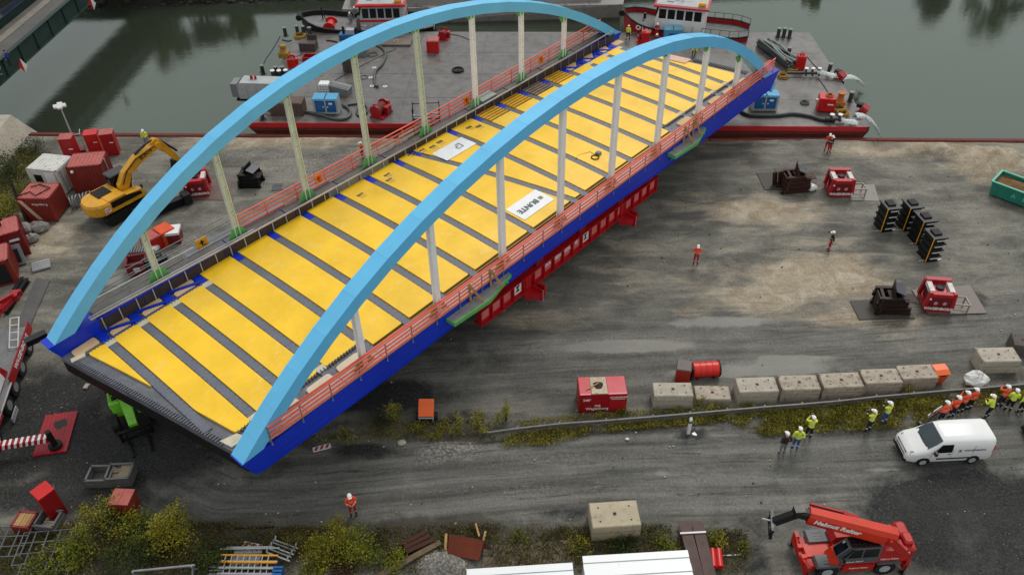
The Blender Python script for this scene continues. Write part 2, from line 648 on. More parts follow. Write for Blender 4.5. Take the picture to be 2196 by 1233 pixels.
def make_water():
    m = bpy.data.materials.new('canal water')
    m.use_nodes = True
    nt = m.node_tree
    L = nt.links.new
    b = nt.nodes['Principled BSDF']
    geo = nd(nt, 'ShaderNodeNewGeometry')
    n0 = nd(nt, 'ShaderNodeTexNoise', Scale=.04, Detail=3.0)
    L(geo.outputs['Position'], n0.inputs['Vector'])
    cr = nd(nt, 'ShaderNodeMix', data_type='RGBA')
    cr.inputs[6].default_value = (.024, .034, .020, 1)
    cr.inputs[7].default_value = (.040, .046, .034, 1)
    L(n0.outputs['Fac'], cr.inputs[0])
    L(cr.outputs[2], b.inputs['Base Color'])
    b.inputs['Roughness'].default_value = .05
    b.inputs['IOR'].default_value = 1.95
    b.inputs['Specular IOR Level'].default_value = .55
    b.inputs['Specular Tint'].default_value = (.80, 1.0, .85, 1)
    mp = nd(nt, 'ShaderNodeMapping')
    mp.inputs['Scale'].default_value = (1.0, 2.4, 1)
    L(geo.outputs['Position'], mp.inputs['Vector'])
    n1 = nd(nt, 'ShaderNodeTexNoise', Scale=1.3, Detail=4.0, Roughness=.6)
    n2 = nd(nt, 'ShaderNodeTexNoise', Scale=.16, Detail=3.0)
    L(mp.outputs[0], n1.inputs['Vector'])
    L(mp.outputs[0], n2.inputs['Vector'])
    ad = nd(nt, 'ShaderNodeMath', operation='MULTIPLY_ADD')
    L(n2.outputs['Fac'], ad.inputs[0])
    ad.inputs[1].default_value = 1.6
    L(n1.outputs['Fac'], ad.inputs[2])
    bp = nd(nt, 'ShaderNodeBump', Strength=.16, Distance=.06)
    L(ad.outputs[0], bp.inputs['Height'])
    L(bp.outputs[0], b.inputs['Normal'])
    w = MB()
    w.quad((-260, yq(-260) - .3, WZ), (260, yq(260) - .3, WZ), (260, 125, WZ), (-260, 125, WZ))
    o = w.build('water', m)
    o['kind'] = 'structure'


make_water()

# ------------------------------------------------------------------ shared materials
RUST = mat('rusty steel', '#4a2c20', .75, .2, .35, 2.0, .5, '#2a1a14', .2, .3)
RUST_RED = mat('rust red steel', '#6e3326', .7, .1, .3, 2.0, .4, '#3a2018', .1, .3)
DSTEEL = mat('dark steel', '#1d1c1c', .5, .4, .3, 2.0, .2, '#332821')
BLACK = mat('black rubber', '#0b0b0c', .7, 0, .3, 3.0, .15, '#2b2825')
BLACKP = mat('black paint', '#101114', .4, 0, .25, 2.0, .2, '#2b2825')
GSTEEL = mat('galvanised steel', '#8d9092', .42, .5, .2, 3.0, .25, '#6a6258')
LSTEEL = mat('pale steel', '#b4b6b5', .45, .2, .15, 2.0, .15, '#8a8378')
CONC = mat('weathered concrete', '#b0a494', .85, 0, .25, 1.1, .45, '#5c5347', .35, .25, .12)
CONCL = mat('pale concrete', '#b3aa9b', .85, 0, .2, 1.1, .35, '#6a6154', .3, .25, .1)
RED = mat('red paint', '#a3131b', .35, 0, .22, 1.2, .18, '#5a1014')
REDB = mat('bright red paint', '#c81a17', .35, 0, .2, 1.2, .12, '#6a1412')
DRED = mat('dark red paint', '#7c1519', .42, 0, .22, 1.2, .25, '#3f1212')
BRED = mat('brick red paint', '#84291f', .5, 0, .22, 1.0, .3, '#4f2119')
PRED = mat('faded red roof', '#b05a52', .55, 0, .2, .9, .35, '#7b4a42')
ORANGE = mat('orange paint', '#e2501a', .4, 0, .2, 1.4, .15, '#8f3a1c')
WHITE = mat('white paint', '#e4e4e2', .4, 0, .08, 1.0, .12, '#a39b8c')
DWHITE = mat('dirty white paint', '#cfcdc6', .5, 0, .14, 1.0, .35, '#8c8272')
GREY = mat('grey paint', '#7b7d7e', .5, 0, .2, 1.5, .2, '#57534d')
LGREY = mat('light grey paint', '#a9adad', .45, 0, .15, 1.4, .2, '#7a756c')
YEL = mat('machine yellow', '#d69a1c', .4, 0, .16, 1.2, .25, '#7a5a20')
YELB = mat('signal yellow', '#f2a813', .45, 0, .15, 2.0, .1, '#8a6a20')
LBLUE = mat('light blue paint', '#4c9fc9', .4, 0, .15, 1.5, .15, '#51707c')
MBLUE = mat('mid blue paint', '#1b5f9e', .4, 0, .15, 1.5, .15, '#27445c')
GREEN = mat('machine green', '#78c832', .4, 0, .2, 1.3, .25, '#3a5a20')
GLASS = mat('dark glass', '#0c1114', .08, 0, .1, 1.0, 0)
WOOD = mat('raw timber', '#b08c5e', .75, 0, .25, 2.5, .25, '#6e5437', .1, .2, .1)
WOODD = mat('brown timber', '#5c4127', .8, 0, .3, 2.5, .3, '#2f2216', .1, .2, .1)
PLY = mat('plywood', '#d9b78a', .7, 0, .1, 1.4, .15, '#a88a60', 0, .2, .05)
ROPE = mat('yellow rope', '#a8823a', .9, 0, .3, 5.0, .2, '#5c4a28')
HOSE = mat('grey hose', '#4d5452', .5, 0, .25, 3.0, .2, '#2b2e2c')
SKIN = mat('skin', '#c08a6e', .6, 0, .05, 5.0)
FOAM = mat('white water', '#e8ecec', .6, 0, .15, 3.0)

# ------------------------------------------------------------------ quay wall
q = thing('quay_wall', 'rusty steel sheet pile quay wall with brown capping beam along the canal', 'quay wall', (0, 0, 0))
ang = math.atan(QS)
qd = Vector((math.cos(ang), math.sin(ang), 0))
b = MB()
for k in range(-70, 70):
    x = k * 1.2
    y = yq(x)
    b.box((x, y - .1 + (.22 if k % 2 else 0), -1.9), (.75, .14, 3.2), 0, ang)
    b.beam((x + .35, y - .1 + (.22 if k % 2 else 0), -1.9), (x + .85, y - .1 + (0 if k % 2 else .22), -1.9), .1, 3.2)
o = b.build('sheet_piles', RUST, q)
o['kind'] = 'stuff'
for j, (x0, x1) in enumerate([(-41.5, -28), (-27.9, -14), (-13.9, 2), (2.1, 18), (18.1, 34), (34.1, 50), (50.1, 66), (-56, -41.6)]):
    b = MB()
    b.beam((x0, yq(x0), -.1), (x1, yq(x1), -.1), .5, .12)
    b.beam((x0, yq(x0) - .28, -.03), (x1, yq(x1) - .28, -.03), .06, .2)
    for i in range(int((x1 - x0) / 2.4)):
        x = x0 + .6 + i * 2.4
        b.box((x, yq(x) - .42, -.08), (.08, .26, .14), 0, ang)
    b.build('capping_beam', RUST_RED, q)

# ------------------------------------------------------------------ far bank
b = MB()
pts = [(-260, 107), (-53, 105.2), (-29, 106.2), (0, 106.6), (40, 108), (260, 112)]
for (xa, ya), (xb, yb) in zip(pts[:-1], pts[1:]):
    b.quad((xa, ya, WZ - 1), (xb, yb, WZ - 1), (xb, yb + 4.5, 1.0), (xa, ya + 4.5, 1.0))
    b.quad((xa, ya + 4.5, 1.0), (xb, yb + 4.5, 1.0), (xb, 400, 2.5), (xa, 400, 2.5), 1)
fb = b.build('far_bank', [mat('bank stone', '#2a2822', .9, 0, .4, .8, .4, '#11120e', .6, .2, .3), mat('meadow', '#4d5a1d', .95, 0, .35, .25, .3, '#3a3a18', .3, .1, .25)])
fb['kind'] = 'structure'
rs = random.Random(11)
b = MB()
for i in range(900):
    x = rs.uniform(-62, 42)
    t = rs.random()
    y0 = np.interp(x, [p[0] for p in pts], [p[1] for p in pts])
    s = rs.uniform(.15, .5)
    b.sphere((x, y0 + .3 + 3.6 * t, WZ - .9 + 2.8 * t + .5), (s, s * .8, s * .6), 5, 3, 0, smooth=False)
o = b.build('riprap', mat('wet stone', '#302d28', .7, 0, .5, .9, .3, '#161512', .2, .4))
tag(o, None, None, None, 'stuff')

# ------------------------------------------------------------------ pontoon barge
BZ = 0.9
brz = math.atan2(66.6 - 69.7, 58.3)
pb = thing('pontoon_barge', 'wide flat grey deck barge with red rubbing strip moored along the quay', 'barge', (-24.9, 69.75, 0), brz)
BL, BW = 57.8, 20.6
deck_m = mat('barge deck', '#6b6763', .3, 0, .25, .35, .55, '#4a4642', .12, .55, .06)
part(pb, 'deck', deck_m, lambda b: b.loft([[(0, 0, BZ - .06), (BL + .6, 0, BZ - .06), (BL - .2, BW, BZ - .06), (0, BW, BZ - .06)], [(0, 0, BZ), (BL + .6, 0, BZ), (BL - .2, BW, BZ), (0, BW, BZ)]]))
part(pb, 'hull', mat('hull red', '#5e2a20', .6, 0, .25, .8, .45, '#33201a'), lambda b: b.loft([[(2.5, .12, WZ - .5), (BL - 1, .12, WZ - .5), (BL - 2, BW, WZ - .5), (2.5, BW, WZ - .5)], [(.02, .02, BZ - .5), (BL + .55, .02, BZ - .5), (BL - .25, BW - .02, BZ - .5), (.02, BW - .02, BZ - .5)], [(.02, .02, BZ - .07), (BL + .55, .02, BZ - .07), (BL - .25, BW - .02, BZ - .07), (.02, BW - .02, BZ - .07)]]))
part(pb, 'rubbing_strip', RUST_RED, lambda b: b.bb(.3, BL, -.16, .015, BZ - .75, BZ - .55))
part(pb, 'deck_edge', mat('edge red', '#b01c20', .4, 0, .2, .7, .3, '#5a1a16'), lambda b: b.bb(.1, BL + .3, -.1, .02, BZ - .5, BZ + .03))
b = MB()
for i in range(1, 8):
    b.bb(i * 7.2, i * 7.2 + .05, .2, BW - .2, BZ, BZ + .006)
for j in range(1, 4):
    b.bb(.2, BL - .4, j * 5.1, j * 5.1 + .05, BZ, BZ + .009)
b.build('weld_seam', mat('weld', '#524c48', .5, 0, .3), pb)


def on_barge(px, py):
    return G(px, py, BZ)


# ------------------------------------------------------------------ old road bridge, top left
ob = thing('road_bridge', 'old green steel plate girder road bridge crossing the canal', 'bridge', (0, 0, 0))
dz = 3.6
P0, P1 = G(0, 150, dz), G(186, -14, dz)
dirv = (P1 - P0).normalized()
nrm = Vector((-dirv.y, dirv.x, 0))
A, Bp = P0 - dirv * 14, P0 + dirv * 60
ogreen = mat('old green paint', '#243a35', .6, 0, .3, .8, .45, '#252a26', .05, .3)


def offs(p, n_, z):
    return Vector((p.x + nrm.x * n_, p.y + nrm.y * n_, z))


part(ob, 'deck_slab', mat('bridge asphalt', '#55534f', .7, 0, .25, .5, .3, '#3b3936', .1), lambda b: b.beam(offs(A, 2.6, dz - .12), offs(Bp, 2.6, dz - .12), 4.7, .24))
for side_n in (0.0, 5.3):
    part(ob, 'plate_girder', ogreen, lambda b: (b.beam(offs(A, side_n, dz - .15), offs(Bp, side_n, dz - .15), .06, 1.9), b.beam(offs(A, side_n, dz + .82), offs(Bp, side_n, dz + .82), .5, .06), b.beam(offs(A, side_n, dz - 1.12), offs(Bp, side_n, dz - 1.12), .5, .06)))
for i in range(17):
    t = 2 + i * 3.2
    part(ob, 'stiffener', ogreen, lambda b: b.beam(offs(A + dirv * t, -.13, dz - 1.05), offs(A + dirv * t, -.13, dz + .78), .06, .2, 0, dirv))
part(ob, 'walkway_strip', mat('path strip', '#7b756a', .8, 0, .25, .8, .3, '#57524a'), lambda b: b.beam(offs(A, 3.6, dz + .03), offs(Bp, 3.6, dz + .03), .9, .06))
part(ob, 'cross_girder', DSTEEL, lambda b: [b.beam(offs(A + dirv * (2 + i * 3.2), .1, dz - .6), offs(A + dirv * (2 + i * 3.2), 5.2, dz - .6), .25, .7) for i in range(17)])
part(ob, 'parapet_banner', mat('navy banner', '#1c2a4a', .6, 0, .3, .7), lambda b: b.beam(offs(P0 + dirv * 11, 5.2, dz + 1.0), offs(P0 + dirv * 17, 5.2, dz + 1.0), .04, .8))
for (px, py) in ((53, 138), (200, 5)):
    p = G(px, py, dz + .3)
    sg = thing('navigation_sign', 'red and white diamond navigation sign on the green bridge girder, ' + ('nearer the people' if px < 100 else 'at the far bank end'), 'sign', (p.x, p.y, dz + .3), R(2))
    d, h, hw = -.4, .75, .42
    part(sg, 'white_half', WHITE, lambda b: b.loft([[(-hw * 0, d, -h), (hw, d, 0), (0, d, h)], [(0, d - .03, -h), (hw, d - .03, 0), (0, d - .03, h)]]))
    part(sg, 'red_half', REDB, lambda b: b.loft([[(0, d, h), (-hw, d, 0), (0, d, -h)], [(0, d - .03, h), (-hw, d - .03, 0), (0, d - .03, -h)]]))
    part(sg, 'bracket', ogreen, lambda b: b.beam((0, d + .01, 0), (0, .1, 0), .08, .08))
# concrete abutment at the near end of the old bridge
ab = MB()
pa = G(-40, 330)
ab.loft([[(-54, 58, -2.5), (-44.6, 58.4, -2.5), (-45.4, 72.2, -2.5), (-54, 72.4, -2.5)], [(-54, 60, 2.2), (-46.4, 60.2, 2.2), (-46.9, 69.8, 2.2), (-54, 70, 2.2)]])
tag(ab.build('abutment', CONCL), 'pale sloping concrete abutment under the end of the green bridge', 'abutment')
# ------------------------------------------------------------------ the new tied arch bridge
AZ = 0.7299
BC = (-8.2959, -43.7928, 35.2116)
_R = (math.sin(AZ), -math.cos(AZ))
_F = (math.cos(AZ), math.sin(AZ))
DZ = CAM_H - BC[2]
ox = -BC[0] * _R[0] - BC[1] * _R[1]
oy = -BC[0] * _F[0] - BC[1] * _F[1]
BR_RZ = math.pi / 2 - AZ
bridge = thing('arch_bridge', 'unfinished tied arch road bridge with light blue arches, dark blue girders and yellow decking', 'bridge', (ox, oy, DZ), BR_RZ)
BM = Matrix.Translation((ox, oy, DZ)) @ Matrix.Rotation(BR_RZ, 4, 'Z')


def B2W(u, v, z):
    return BM @ Vector((u, v, z))


def camber(u):
    return .442 * (1 - ((u / 3 - 9.5) / 9.5) ** 2)


def dk(u, v):
    """deck surface level with camber and cross fall"""
    return camber(u) + .2 * (1 - ((v + 7) / 7.2) ** 2)


ARCH = mat('arch light blue', '#66c1ee', .38, 0, .07, .5, .05, '#5296bd')
DBLUE = mat('girder dark blue', '#0430bc', .42, 0, .10, .4, .05, '#0c1a66')
DECKY = mat('yellow form panel', '#fdca24', .36, 0, .13, .4, .3, '#f9d26a')
BEAMG = mat('zinc grey coating', '#666973', .5, 0, .12, 1.0, .1, '#85878f', .03)
SLABG = mat('grey end plate', '#63656c', .5, 0, .25, .8, .35, '#80828a', .05)
HANG_G = mat('pale green hanger', '#d0d9c6', .5, 0, .12, 1.0, .2, '#93a287')
HANG_N = mat('pale grey hanger', '#f4f4f2', .5, 0, .06, 1.0, .15, '#9a9a96')
GUSS = mat('fresh green primer', '#5db25a', .5, 0, .15, 1.5, .1, '#4e8640')
RAILO = mat('orange guard rail', '#f06a52', .45, 0, .15, 2.0, .1, '#a33c30')
DBROWN = mat('dark brown board', '#3a302b', .7, 0, .3, 1.5, .2, '#241d19')
CREAM = mat('cream pad', '#cfc6ad', .7, 0, .15, 2.5, .2, '#9c937c')
PALEF = mat('pale girder floor', '#b8b0aa', .6, 0, .15, 1.2, .25, '#8d7f78')
PC_N = (-4.31824192e-06, -3.21328082e-05, -9.27038929e-03, 2.45107340e-02, 11.0279877)
PC_F = (-1.98123111e-06, 4.45079177e-05, -1.05968296e-02, -2.95061810e-02, 10.9647969)


def top_near(u):
    return float(np.polyval(PC_N, u - 30))


def top_far(u):
    return float(np.polyval(PC_F, u - 28))


VN, VF, HW = -15.5, .42, .52


def gt(u):
    t = (u - 31) / 29
    return .88 + .3 * t * t


def gb(u):
    return float(np.interp(u, (1, 7, 12, 17, 22, 27, 31, 36, 42, 48, 58), (-.33, -.44, -.5, -.4, -.24, -.18, -.24, -.4, -.66, -.8, -.78)))


def arch(top, v, u0, u1):
    b = MB()
    N = 24
    us = [u0 + (u1 - u0) * (0.5 - 0.5 * math.cos(math.pi * (i / N * .8 + .1)) - .0245) / .951 for i in range(N + 1)]
    us[0], us[-1] = u0, u1
    rings = []
    for i, u in enumerate(us):
        z = top(u)
        dzu = (top(u + .05) - top(u - .05)) / .1
        n = Vector((-dzu, 0, 1)).normalized()
        D = .80
        lo = Vector((u, 0, z)) - n * D
        rings.append([(u, v - HW, z), (u, v + HW, z), (lo.x, v + HW, lo.z), (lo.x, v - HW, lo.z)])
    b.loft(rings)
    # weld seams between the straight segments
    for u in us[1:-1]:
        z = top(u)
        dzu = (top(u + .05) - top(u - .05)) / .1
        ry = Matrix.Rotation(-math.atan(dzu), 3, 'Y')
        b.box((u, v, z - .002 * 0), (.05, 2 * HW + .012, .012), 0, rot=ry)
    return b.build('arch', ARCH, bridge)


arch(top_far, VF, -.72, 57.5)
arch(top_near, VN, 1.75, 59.9)


def girder(v, u0, u1):
    b = MB()
    N = 12
    rings = []
    for i in range(N + 1):
        u = u0 + (u1 - u0) * i / N
        ub = u + (.55 if i == 0 else (-.9 if i == N else 0))
        zt, zb = gt(u), gb(u)
        if i == 0:
            zt = .95
        if i == N:
            zt = .62
        rings.append([(u, v - HW - .012, zt), (u, v + HW + .012, zt), (ub, v + HW + .012, zb), (ub, v - HW - .012, zb)])
    b.loft(rings)
    # bottom flange lip and faint longitudinal weld
    for i in range(N):
        ua, ub2 = u0 + .8 + (u1 - u0 - 1.8) * i / N, u0 + .8 + (u1 - u0 - 1.8) * (i + 1) / N
        b.beam((ua, v, gb(ua) - .02), (ub2, v, gb(ub2) - .02), 2 * HW + .14, .05)
        b.beam((ua, v - HW - .015, gb(ua) + .5), (ub2, v - HW - .015, gb(ub2) + .5), .02, .03)
    return b.build('main_girder', DBLUE, bridge)


girder(VF, -.78, 57.6)
girder(VN, 1.72, 59.95)


# deck plate under everything
def u_end_l(v):
    return -.22 - (v + .98) * .187


def u_end_r(v):
    return 55.75 - (v + 1.1) * .235


b = MB()
vs = [-.1, -1.2, -4, -7, -10, -13.3, -14.95]
rows = []
for j in range(21):
    t = j / 20
    row = []
    for v in vs:
        a, c = u_end_l(v), u_end_r(v)
        u = a + (c - a) * t
        row.append((u, v, dk(u, v) - .07))
    rows.append(row)
for j in range(20):
    for k in range(len(vs) - 1):
        b.quad(rows[j][k], rows[j][k + 1], rows[j + 1][k + 1], rows[j + 1][k])
        lo = [(p[0], p[1], p[2] - .45) for p in (rows[j][k], rows[j + 1][k], rows[j + 1][k + 1], rows[j][k + 1])]
        b.quad(*lo)
for jj in (0, 20):
    for k in range(len(vs) - 1):
        p, q_ = rows[jj][k], rows[jj][k + 1]
        b.quad(p, q_, (q_[0], q_[1], q_[2] - .45), (p[0], p[1], p[2] - .45))
b.build('deck_plate', SLABG, bridge)
# cross girders below, seen from the ends as a dark depth
part(bridge, 'end_beam', DSTEEL, lambda b: b.beam((u_end_l(-.2) + .15, -.2, -.75), (u_end_l(-14.9) + .15, -14.9, -.75), .4, .75))
part(bridge, 'end_beam', DSTEEL, lambda b: b.beam((u_end_r(-.2) - .15, -.2, -.8), (u_end_r(-14.9) - .15, -14.9, -.8), .4, .75))

BU = [2.15, 4.35, 6.65, 9, 12, 15, 18, 21, 24, 27, None, 33, 36, 39, 42, 45, 47.9, 50.5, 53.1, 55.3]
beams = []      # (u at far side, u at near side)
for u in BU:
    beams.append((28.6, 31.75) if u is None else (u, u))
YF, YN = -.05, -14.1      # far and near limits of yellow decking in the middle part


def far_lim(u):
    return -1.28 if (u < 9.2 or u > 47.0) else -.06


def near_lim(u):
    return -13.3 if (u < 12.2 or u > 44.5) else -14.05


def ul(bm, v):
    t = -v / 14.0
    return bm[0] + (bm[1] - bm[0]) * t


BWD = .265
CUT = [-.06, -1.28, -3.5, -5.8, -8.2, -10.6, -13.3, -14.9]
for i, bm in enumerate(beams):
    uf = bm[0]
    v0 = -.02
    v1 = -14.9
    b = MB()
    vv = [v0, -1.15, -4, -7, -10, -12.6, v1]
    # stay inside the skew end
    def ok(v):
        return u_end_l(v) + .3 < ul(bm, v) < u_end_r(v) - .1
    vlist = [v for v in [-1.15 - k * .35 for k in range(40)] if v > v1 and ok(v)]
    if not vlist:
        continue
    va, vb = max(vlist), min(vlist)
    nseg = 6
    pr = None
    for s in range(nseg + 1):
        v = va + (vb - va) * s / nseg
        u = ul(bm, v)
        p = Vector((u, v, dk(u, v) - .03))
        if pr is not None:
            b.beam(pr, p, 2 * BWD, .09)
        pr = p
    o = b.build('cross_beam', BEAMG, bridge)
    # painted end of the beam at the far girder
    be = MB()
    u = ul(bm, -.6)
    be.beam((ul(bm, 0), -.02, dk(u, -.3) - .02), (ul(bm, -1.15), -1.15, dk(u, -1.1) - .02), 2 * BWD + .02, .1)
    be.bb(ul(bm, 0) - .12, ul(bm, 0) + .12, -.09, .0, dk(u, 0), .9)
    be.build('beam_end', DBLUE, bridge)
    # shear studs along both edges
    bs = MB()
    for k in range(int((va - vb) / .42)):
        v = va - .2 - k * .42
        u = ul(bm, v)
        for s in (-1, 1):
            bs.box((u + s * (BWD - .05), v, dk(u, v) + .03), (.03, .06, .03))
    st = bs.build('stud_row', BEAMG, bridge)
    st['kind'] = 'stuff'


def clip_poly(poly, axis, lim, keep_greater):
    out = []
    n = len(poly)
    for i in range(n):
        a, c = poly[i], poly[(i + 1) % n]
        fa, fc = axis(a) - lim(a), axis(c) - lim(c)
        if not keep_greater:
            fa, fc = -fa, -fc
        if fa >= 0:
            out.append(a)
        if fa * fc < 0:
            t = fa / (fa - fc)
            out.append((a[0] + (c[0] - a[0]) * t, a[1] + (c[1] - a[1]) * t))
    return out


def round_poly(poly, r=.35, n=3):
    out = []
    m = len(poly)
    for i in range(m):
        p, a, c = Vector(poly[i]), Vector(poly[i - 1]), Vector(poly[(i + 1) % m])
        da, dc = (a - p), (c - p)
        ra = min(r, da.length * .4)
        rc = min(r, dc.length * .4)
        s, e = p + da.normalized() * ra, p + dc.normalized() * rc
        for k in range(n + 1):
            t = k / n
            out.append(tuple((1 - t) ** 2 * s + 2 * t * (1 - t) * p + t * t * e))
    return out


def panel(name, poly, m, h=.1, z0=0.0, parent=bridge, split=True):
    """plate that follows the deck, from an outline in u,v"""
    b = MB()
    strips = [poly]
    if split:
        strips = []
        lo, hi = min(p[1] for p in poly), max(p[1] for p in poly)
        n = max(1, int(round((hi - lo) / 2.4)))
        for k in range(n):
            a, c = hi - (hi - lo) * k / n, hi - (hi - lo) * (k + 1) / n
            q_ = clip_poly(poly, lambda p: p[1], lambda p: a + 1e-6, False)
            q_ = clip_poly(q_, lambda p: p[1], lambda p: c - 1e-6, True) if len(q_) > 2 else []
            if len(q_) > 2:
                strips.append(q_)
    for s in strips:
        b.loft([[(p[0], p[1], dk(p[0], p[1]) + z0 - .08) for p in s], [(p[0], p[1], dk(p[0], p[1]) + z0 + h) for p in s]])
    return b.build(name, m, parent)


edges_ = [(-2.2, -2.2)] + beams + [(61, 61)]
for i in range(len(edges_) - 1):
    a, c = edges_[i], edges_[i + 1]
    first, last = i == 0, i == len(edges_) - 2
    um = (a[0] + c[0]) / 2 if not (first or last) else (0 if first else 57)
    fl, nl = far_lim(um), near_lim(um)
    planks = 35 < um < 46.5 and not first
    if planks:
        fl = -1.95
    elif 46.5 < um < 49:
        fl = -1.3
    g = BWD + .05
    poly = [(ul(a, fl) + g, fl), (ul(c, fl) - g, fl), (ul(c, nl) - g, nl), (ul(a, nl) + g, nl)]
    poly = clip_poly(poly, lambda p: p[0], lambda p: u_end_l(p[1]) + .95, True)
    if len(poly) > 2:
        poly = clip_poly(poly, lambda p: p[0], lambda p: u_end_r(p[1]) - .75, False)
    if len(poly) < 3:
        continue
    ends = um < 8 or um > 50
    panel('form_panel', round_poly(poly, .24 if ends else .03, 4 if ends else 1), DECKY, .07)
    # loose planks filling the edge strips
    if planks:
        for k in range(5):
            v = -.22 - k * .36
            m_ = mat('grey plank', '#8a7561', .8, 0, .3, 1.5, .2, '#5b4c3e') if 41 < um < 46 and k < 5 else mat('plank yellow', '#e0a815', .5, 0, .25, 1.0, .2, '#a87a1a')
            panel('edge_plank', [(ul(a, v) + .34, v + .1), (ul(c, v) - .34, v + .1), (ul(c, v) - .34, v - .12), (ul(a, v) + .34, v - .12)], m_, .08, 0, split=False)
    if nl < -13.8:
        for k in range(3):
            v = -14.24 - k * .24
            panel('edge_plank', [(ul(a, v) + .1, v + .06), (ul(c, v) - .1, v + .06), (ul(c, v) - .1, v - .06), (ul(a, v) + .1, v - .06)], mat('edge plank brown', '#9a6f33', .7, 0, .3, 1.0, .3, '#4d351a') if um < 36 else mat('plank yellow', '#e0a815', .5, 0, .25, 1.0, .2, '#a87a1a'), .02, -.02, split=False)
# dark gap under the edge planks
part(bridge, 'edge_gap', mat('dark gap', '#1c1613', .8), lambda b: [b.quad(*[(u_, v_, dk(u_, v_) - .055) for u_, v_ in ((u, -14.06), (u + 3, -14.06), (u + 3, -14.93), (u, -14.93))]) for u in range(12, 45, 3)])
part(bridge, 'edge_gap', mat('dark gap', '#1c1613', .8), lambda b: [b.quad(*[(u_, v_, dk(u_, v_) - .055) for u_, v_ in ((u, -.06), (u + 3, -.06), (u + 3, -1.9), (u, -1.9))]) for u in range(36, 45, 3)])
# small slotted openings in the panels near the far girder
for (us, vs_, n) in ((21.9, -1.55, 5), (25.0, -1.1, 4), (24.6, -1.75, 5), (28.2, -.35, 4), (29.2, -.6, 4), (30.1, -.85, 4), (31.0, -.75, 5), (34.2, -1.0, 6), (34.8, -1.5, 5)):
    b = MB()
    z = dk(us, vs_) + .075
    b.bb(us - .08, us + .5, vs_ - 1.1, vs_, z - .02, z, 0)
    for k in range(n):
        b.bb(us - .05, us + .47, vs_ - 1.1 + 1.1 * (k + .3) / n, vs_ - 1.1 + 1.1 * (k + .6) / n, z, z + .02, 1)
    b.build('slot_opening', [mat('dark gap', '#1c1613', .8), mat('slot slat', '#a8875a', .7)], bridge)

# blue truss strip with plywood inserts along the far edge of both end zones
for us in ([2.15, 4.35, 6.65, 9.0], [47.9, 50.5, 53.1, 55.3]):
    for k in range(3):
        a, c = us[k], us[k + 1]
        left = us[0] < 10
        def zz(u, v, h):
            return (u, v, dk(u, v) + h)
        b = MB()
        if left:
            b.beam(zz(a + .3, -.22, .04), zz(c - .1, -1.0, .04), .2, .1)
        else:
            b.beam(zz(a + .25, -.15, .04), zz(a + 1.3, -1.15, .04), .22, .1)
            b.beam(zz(a + 1.3, -1.15, .04), zz(c - .05, -.25, .04), .22, .1)
        b.beam(zz(a, -1.18, -.02), zz(c, -1.18, -.02), .2, .06)
        b.build('truss_brace', DBLUE if True else BEAMG, bridge)
        if left:
            panel('plywood_insert', round_poly([(a + .55, -.13), (c - .38, -.13), (c - .38, -.62), (a + 1.25, -.36)], .12, 2), PLY, .05, 0, split=False)
            panel('plywood_insert', round_poly([(a + .42, -.62), (a + .6, -.5), (c - .5, -1.0), (a + .42, -1.05)], .1, 2), PLY, .05, 0, split=False)
        else:
            panel('plywood_insert', round_poly([(a + .35, -.42), (a + .35, -1.05), (a + .95, -1.05)], .1, 2), PLY, .05, 0, split=False)
            panel('plywood_insert', round_poly([(a + .75, -.12), (c - .35, -.12), (a + 1.35, -.95)], .1, 2), PLY, .05, 0, split=False)
for (u0_, u1_) in ((.2, 1.75), (55.6, 56.9)):
    panel('plywood_insert', round_poly([(u0_, -.25), (u1_, -.15), (u1_, -1.0), (u0_, -1.0)], .15, 2), PLY, .05, 0, split=False)
for u0_ in (5.0, 7.4, 9.6, 46.2, 48.6, 51.2, 53.6, 55.9):
    panel('plywood_insert', round_poly([(u0_, -13.75), (u0_ + 1.7, -13.75), (u0_ + 1.7, -14.4), (u0_, -14.4)], .25, 3), PLY if u0_ > 20 else mat('pale ply', '#dcc9ad', .7, 0, .1, 1.4, .1, '#b59f80'), .05, 0, split=False)
for u_ in (2.15, 4.35, 6.65, 9.0, 50.5, 53.1, 55.3):
    panel('cream_pad', [(u_ - .32, -1.25), (u_ + .32, -1.25), (u_ + .32, -1.75), (u_ - .32, -1.75)], CREAM, .03, .02, split=False)
for u_ in (4.35, 6.65, 9.0, 12, 47.9, 50.5, 53.1, 55.3):
    panel('cream_pad', [(u_ - .32, -12.95), (u_ + .32, -12.95), (u_ + .32, -13.4), (u_ - .32, -13.4)], CREAM, .03, .02, split=False)
panel('cream_pad', [(2.15, -13.1), (3.05, -13.35), (3.3, -14.0), (2.35, -13.9)], CREAM, .03, .02, split=False)
panel('cream_pad', [(-.1, -.85), (.75, -1.0), (.6, -1.35), (-.2, -1.2)], CREAM, .03, .02, split=False)
# comb teeth along the skew ends
b = MB()
for k in range(62):
    v = -1.1 - k * .2
    b.box((u_end_l(v) + .12, v, dk(u_end_l(v), v) - .02), (.34, .07, .10))
st = b.build('comb_teeth', SLABG, bridge)
st['kind'] = 'stuff'
b = MB()
for k in range(24):
    v = -8.6 - k * .21
    b.box((u_end_r(v) + .1, v, dk(u_end_r(v), v) - .02), (.55, .1, .10))
st = b.build('comb_teeth', BLACKP, bridge)
st['kind'] = 'stuff'
panel('plywood_insert', [(55.75, -6.4), (56.9, -6.4), (57.3, -8.4), (56.2, -8.4)], mat('pink ply', '#d9b3a0', .7, 0, .1), .03, .12, split=False)
# comb of teeth along the inner edge strips of the end zones
for (ua, ub, v) in ((.8, 9.0, -1.24), (3.2, 12.0, -13.36), (44.9, 57.0, -13.36)):
    b = MB()
    n = int((ub - ua) / .22)
    for k in range(n):
        u = ua + k * .22
        b.box((u, v, dk(u, v) + .03), (.06, .22, .12))
    st = b.build('comb_teeth', SLABG, bridge)
    st['kind'] = 'stuff'

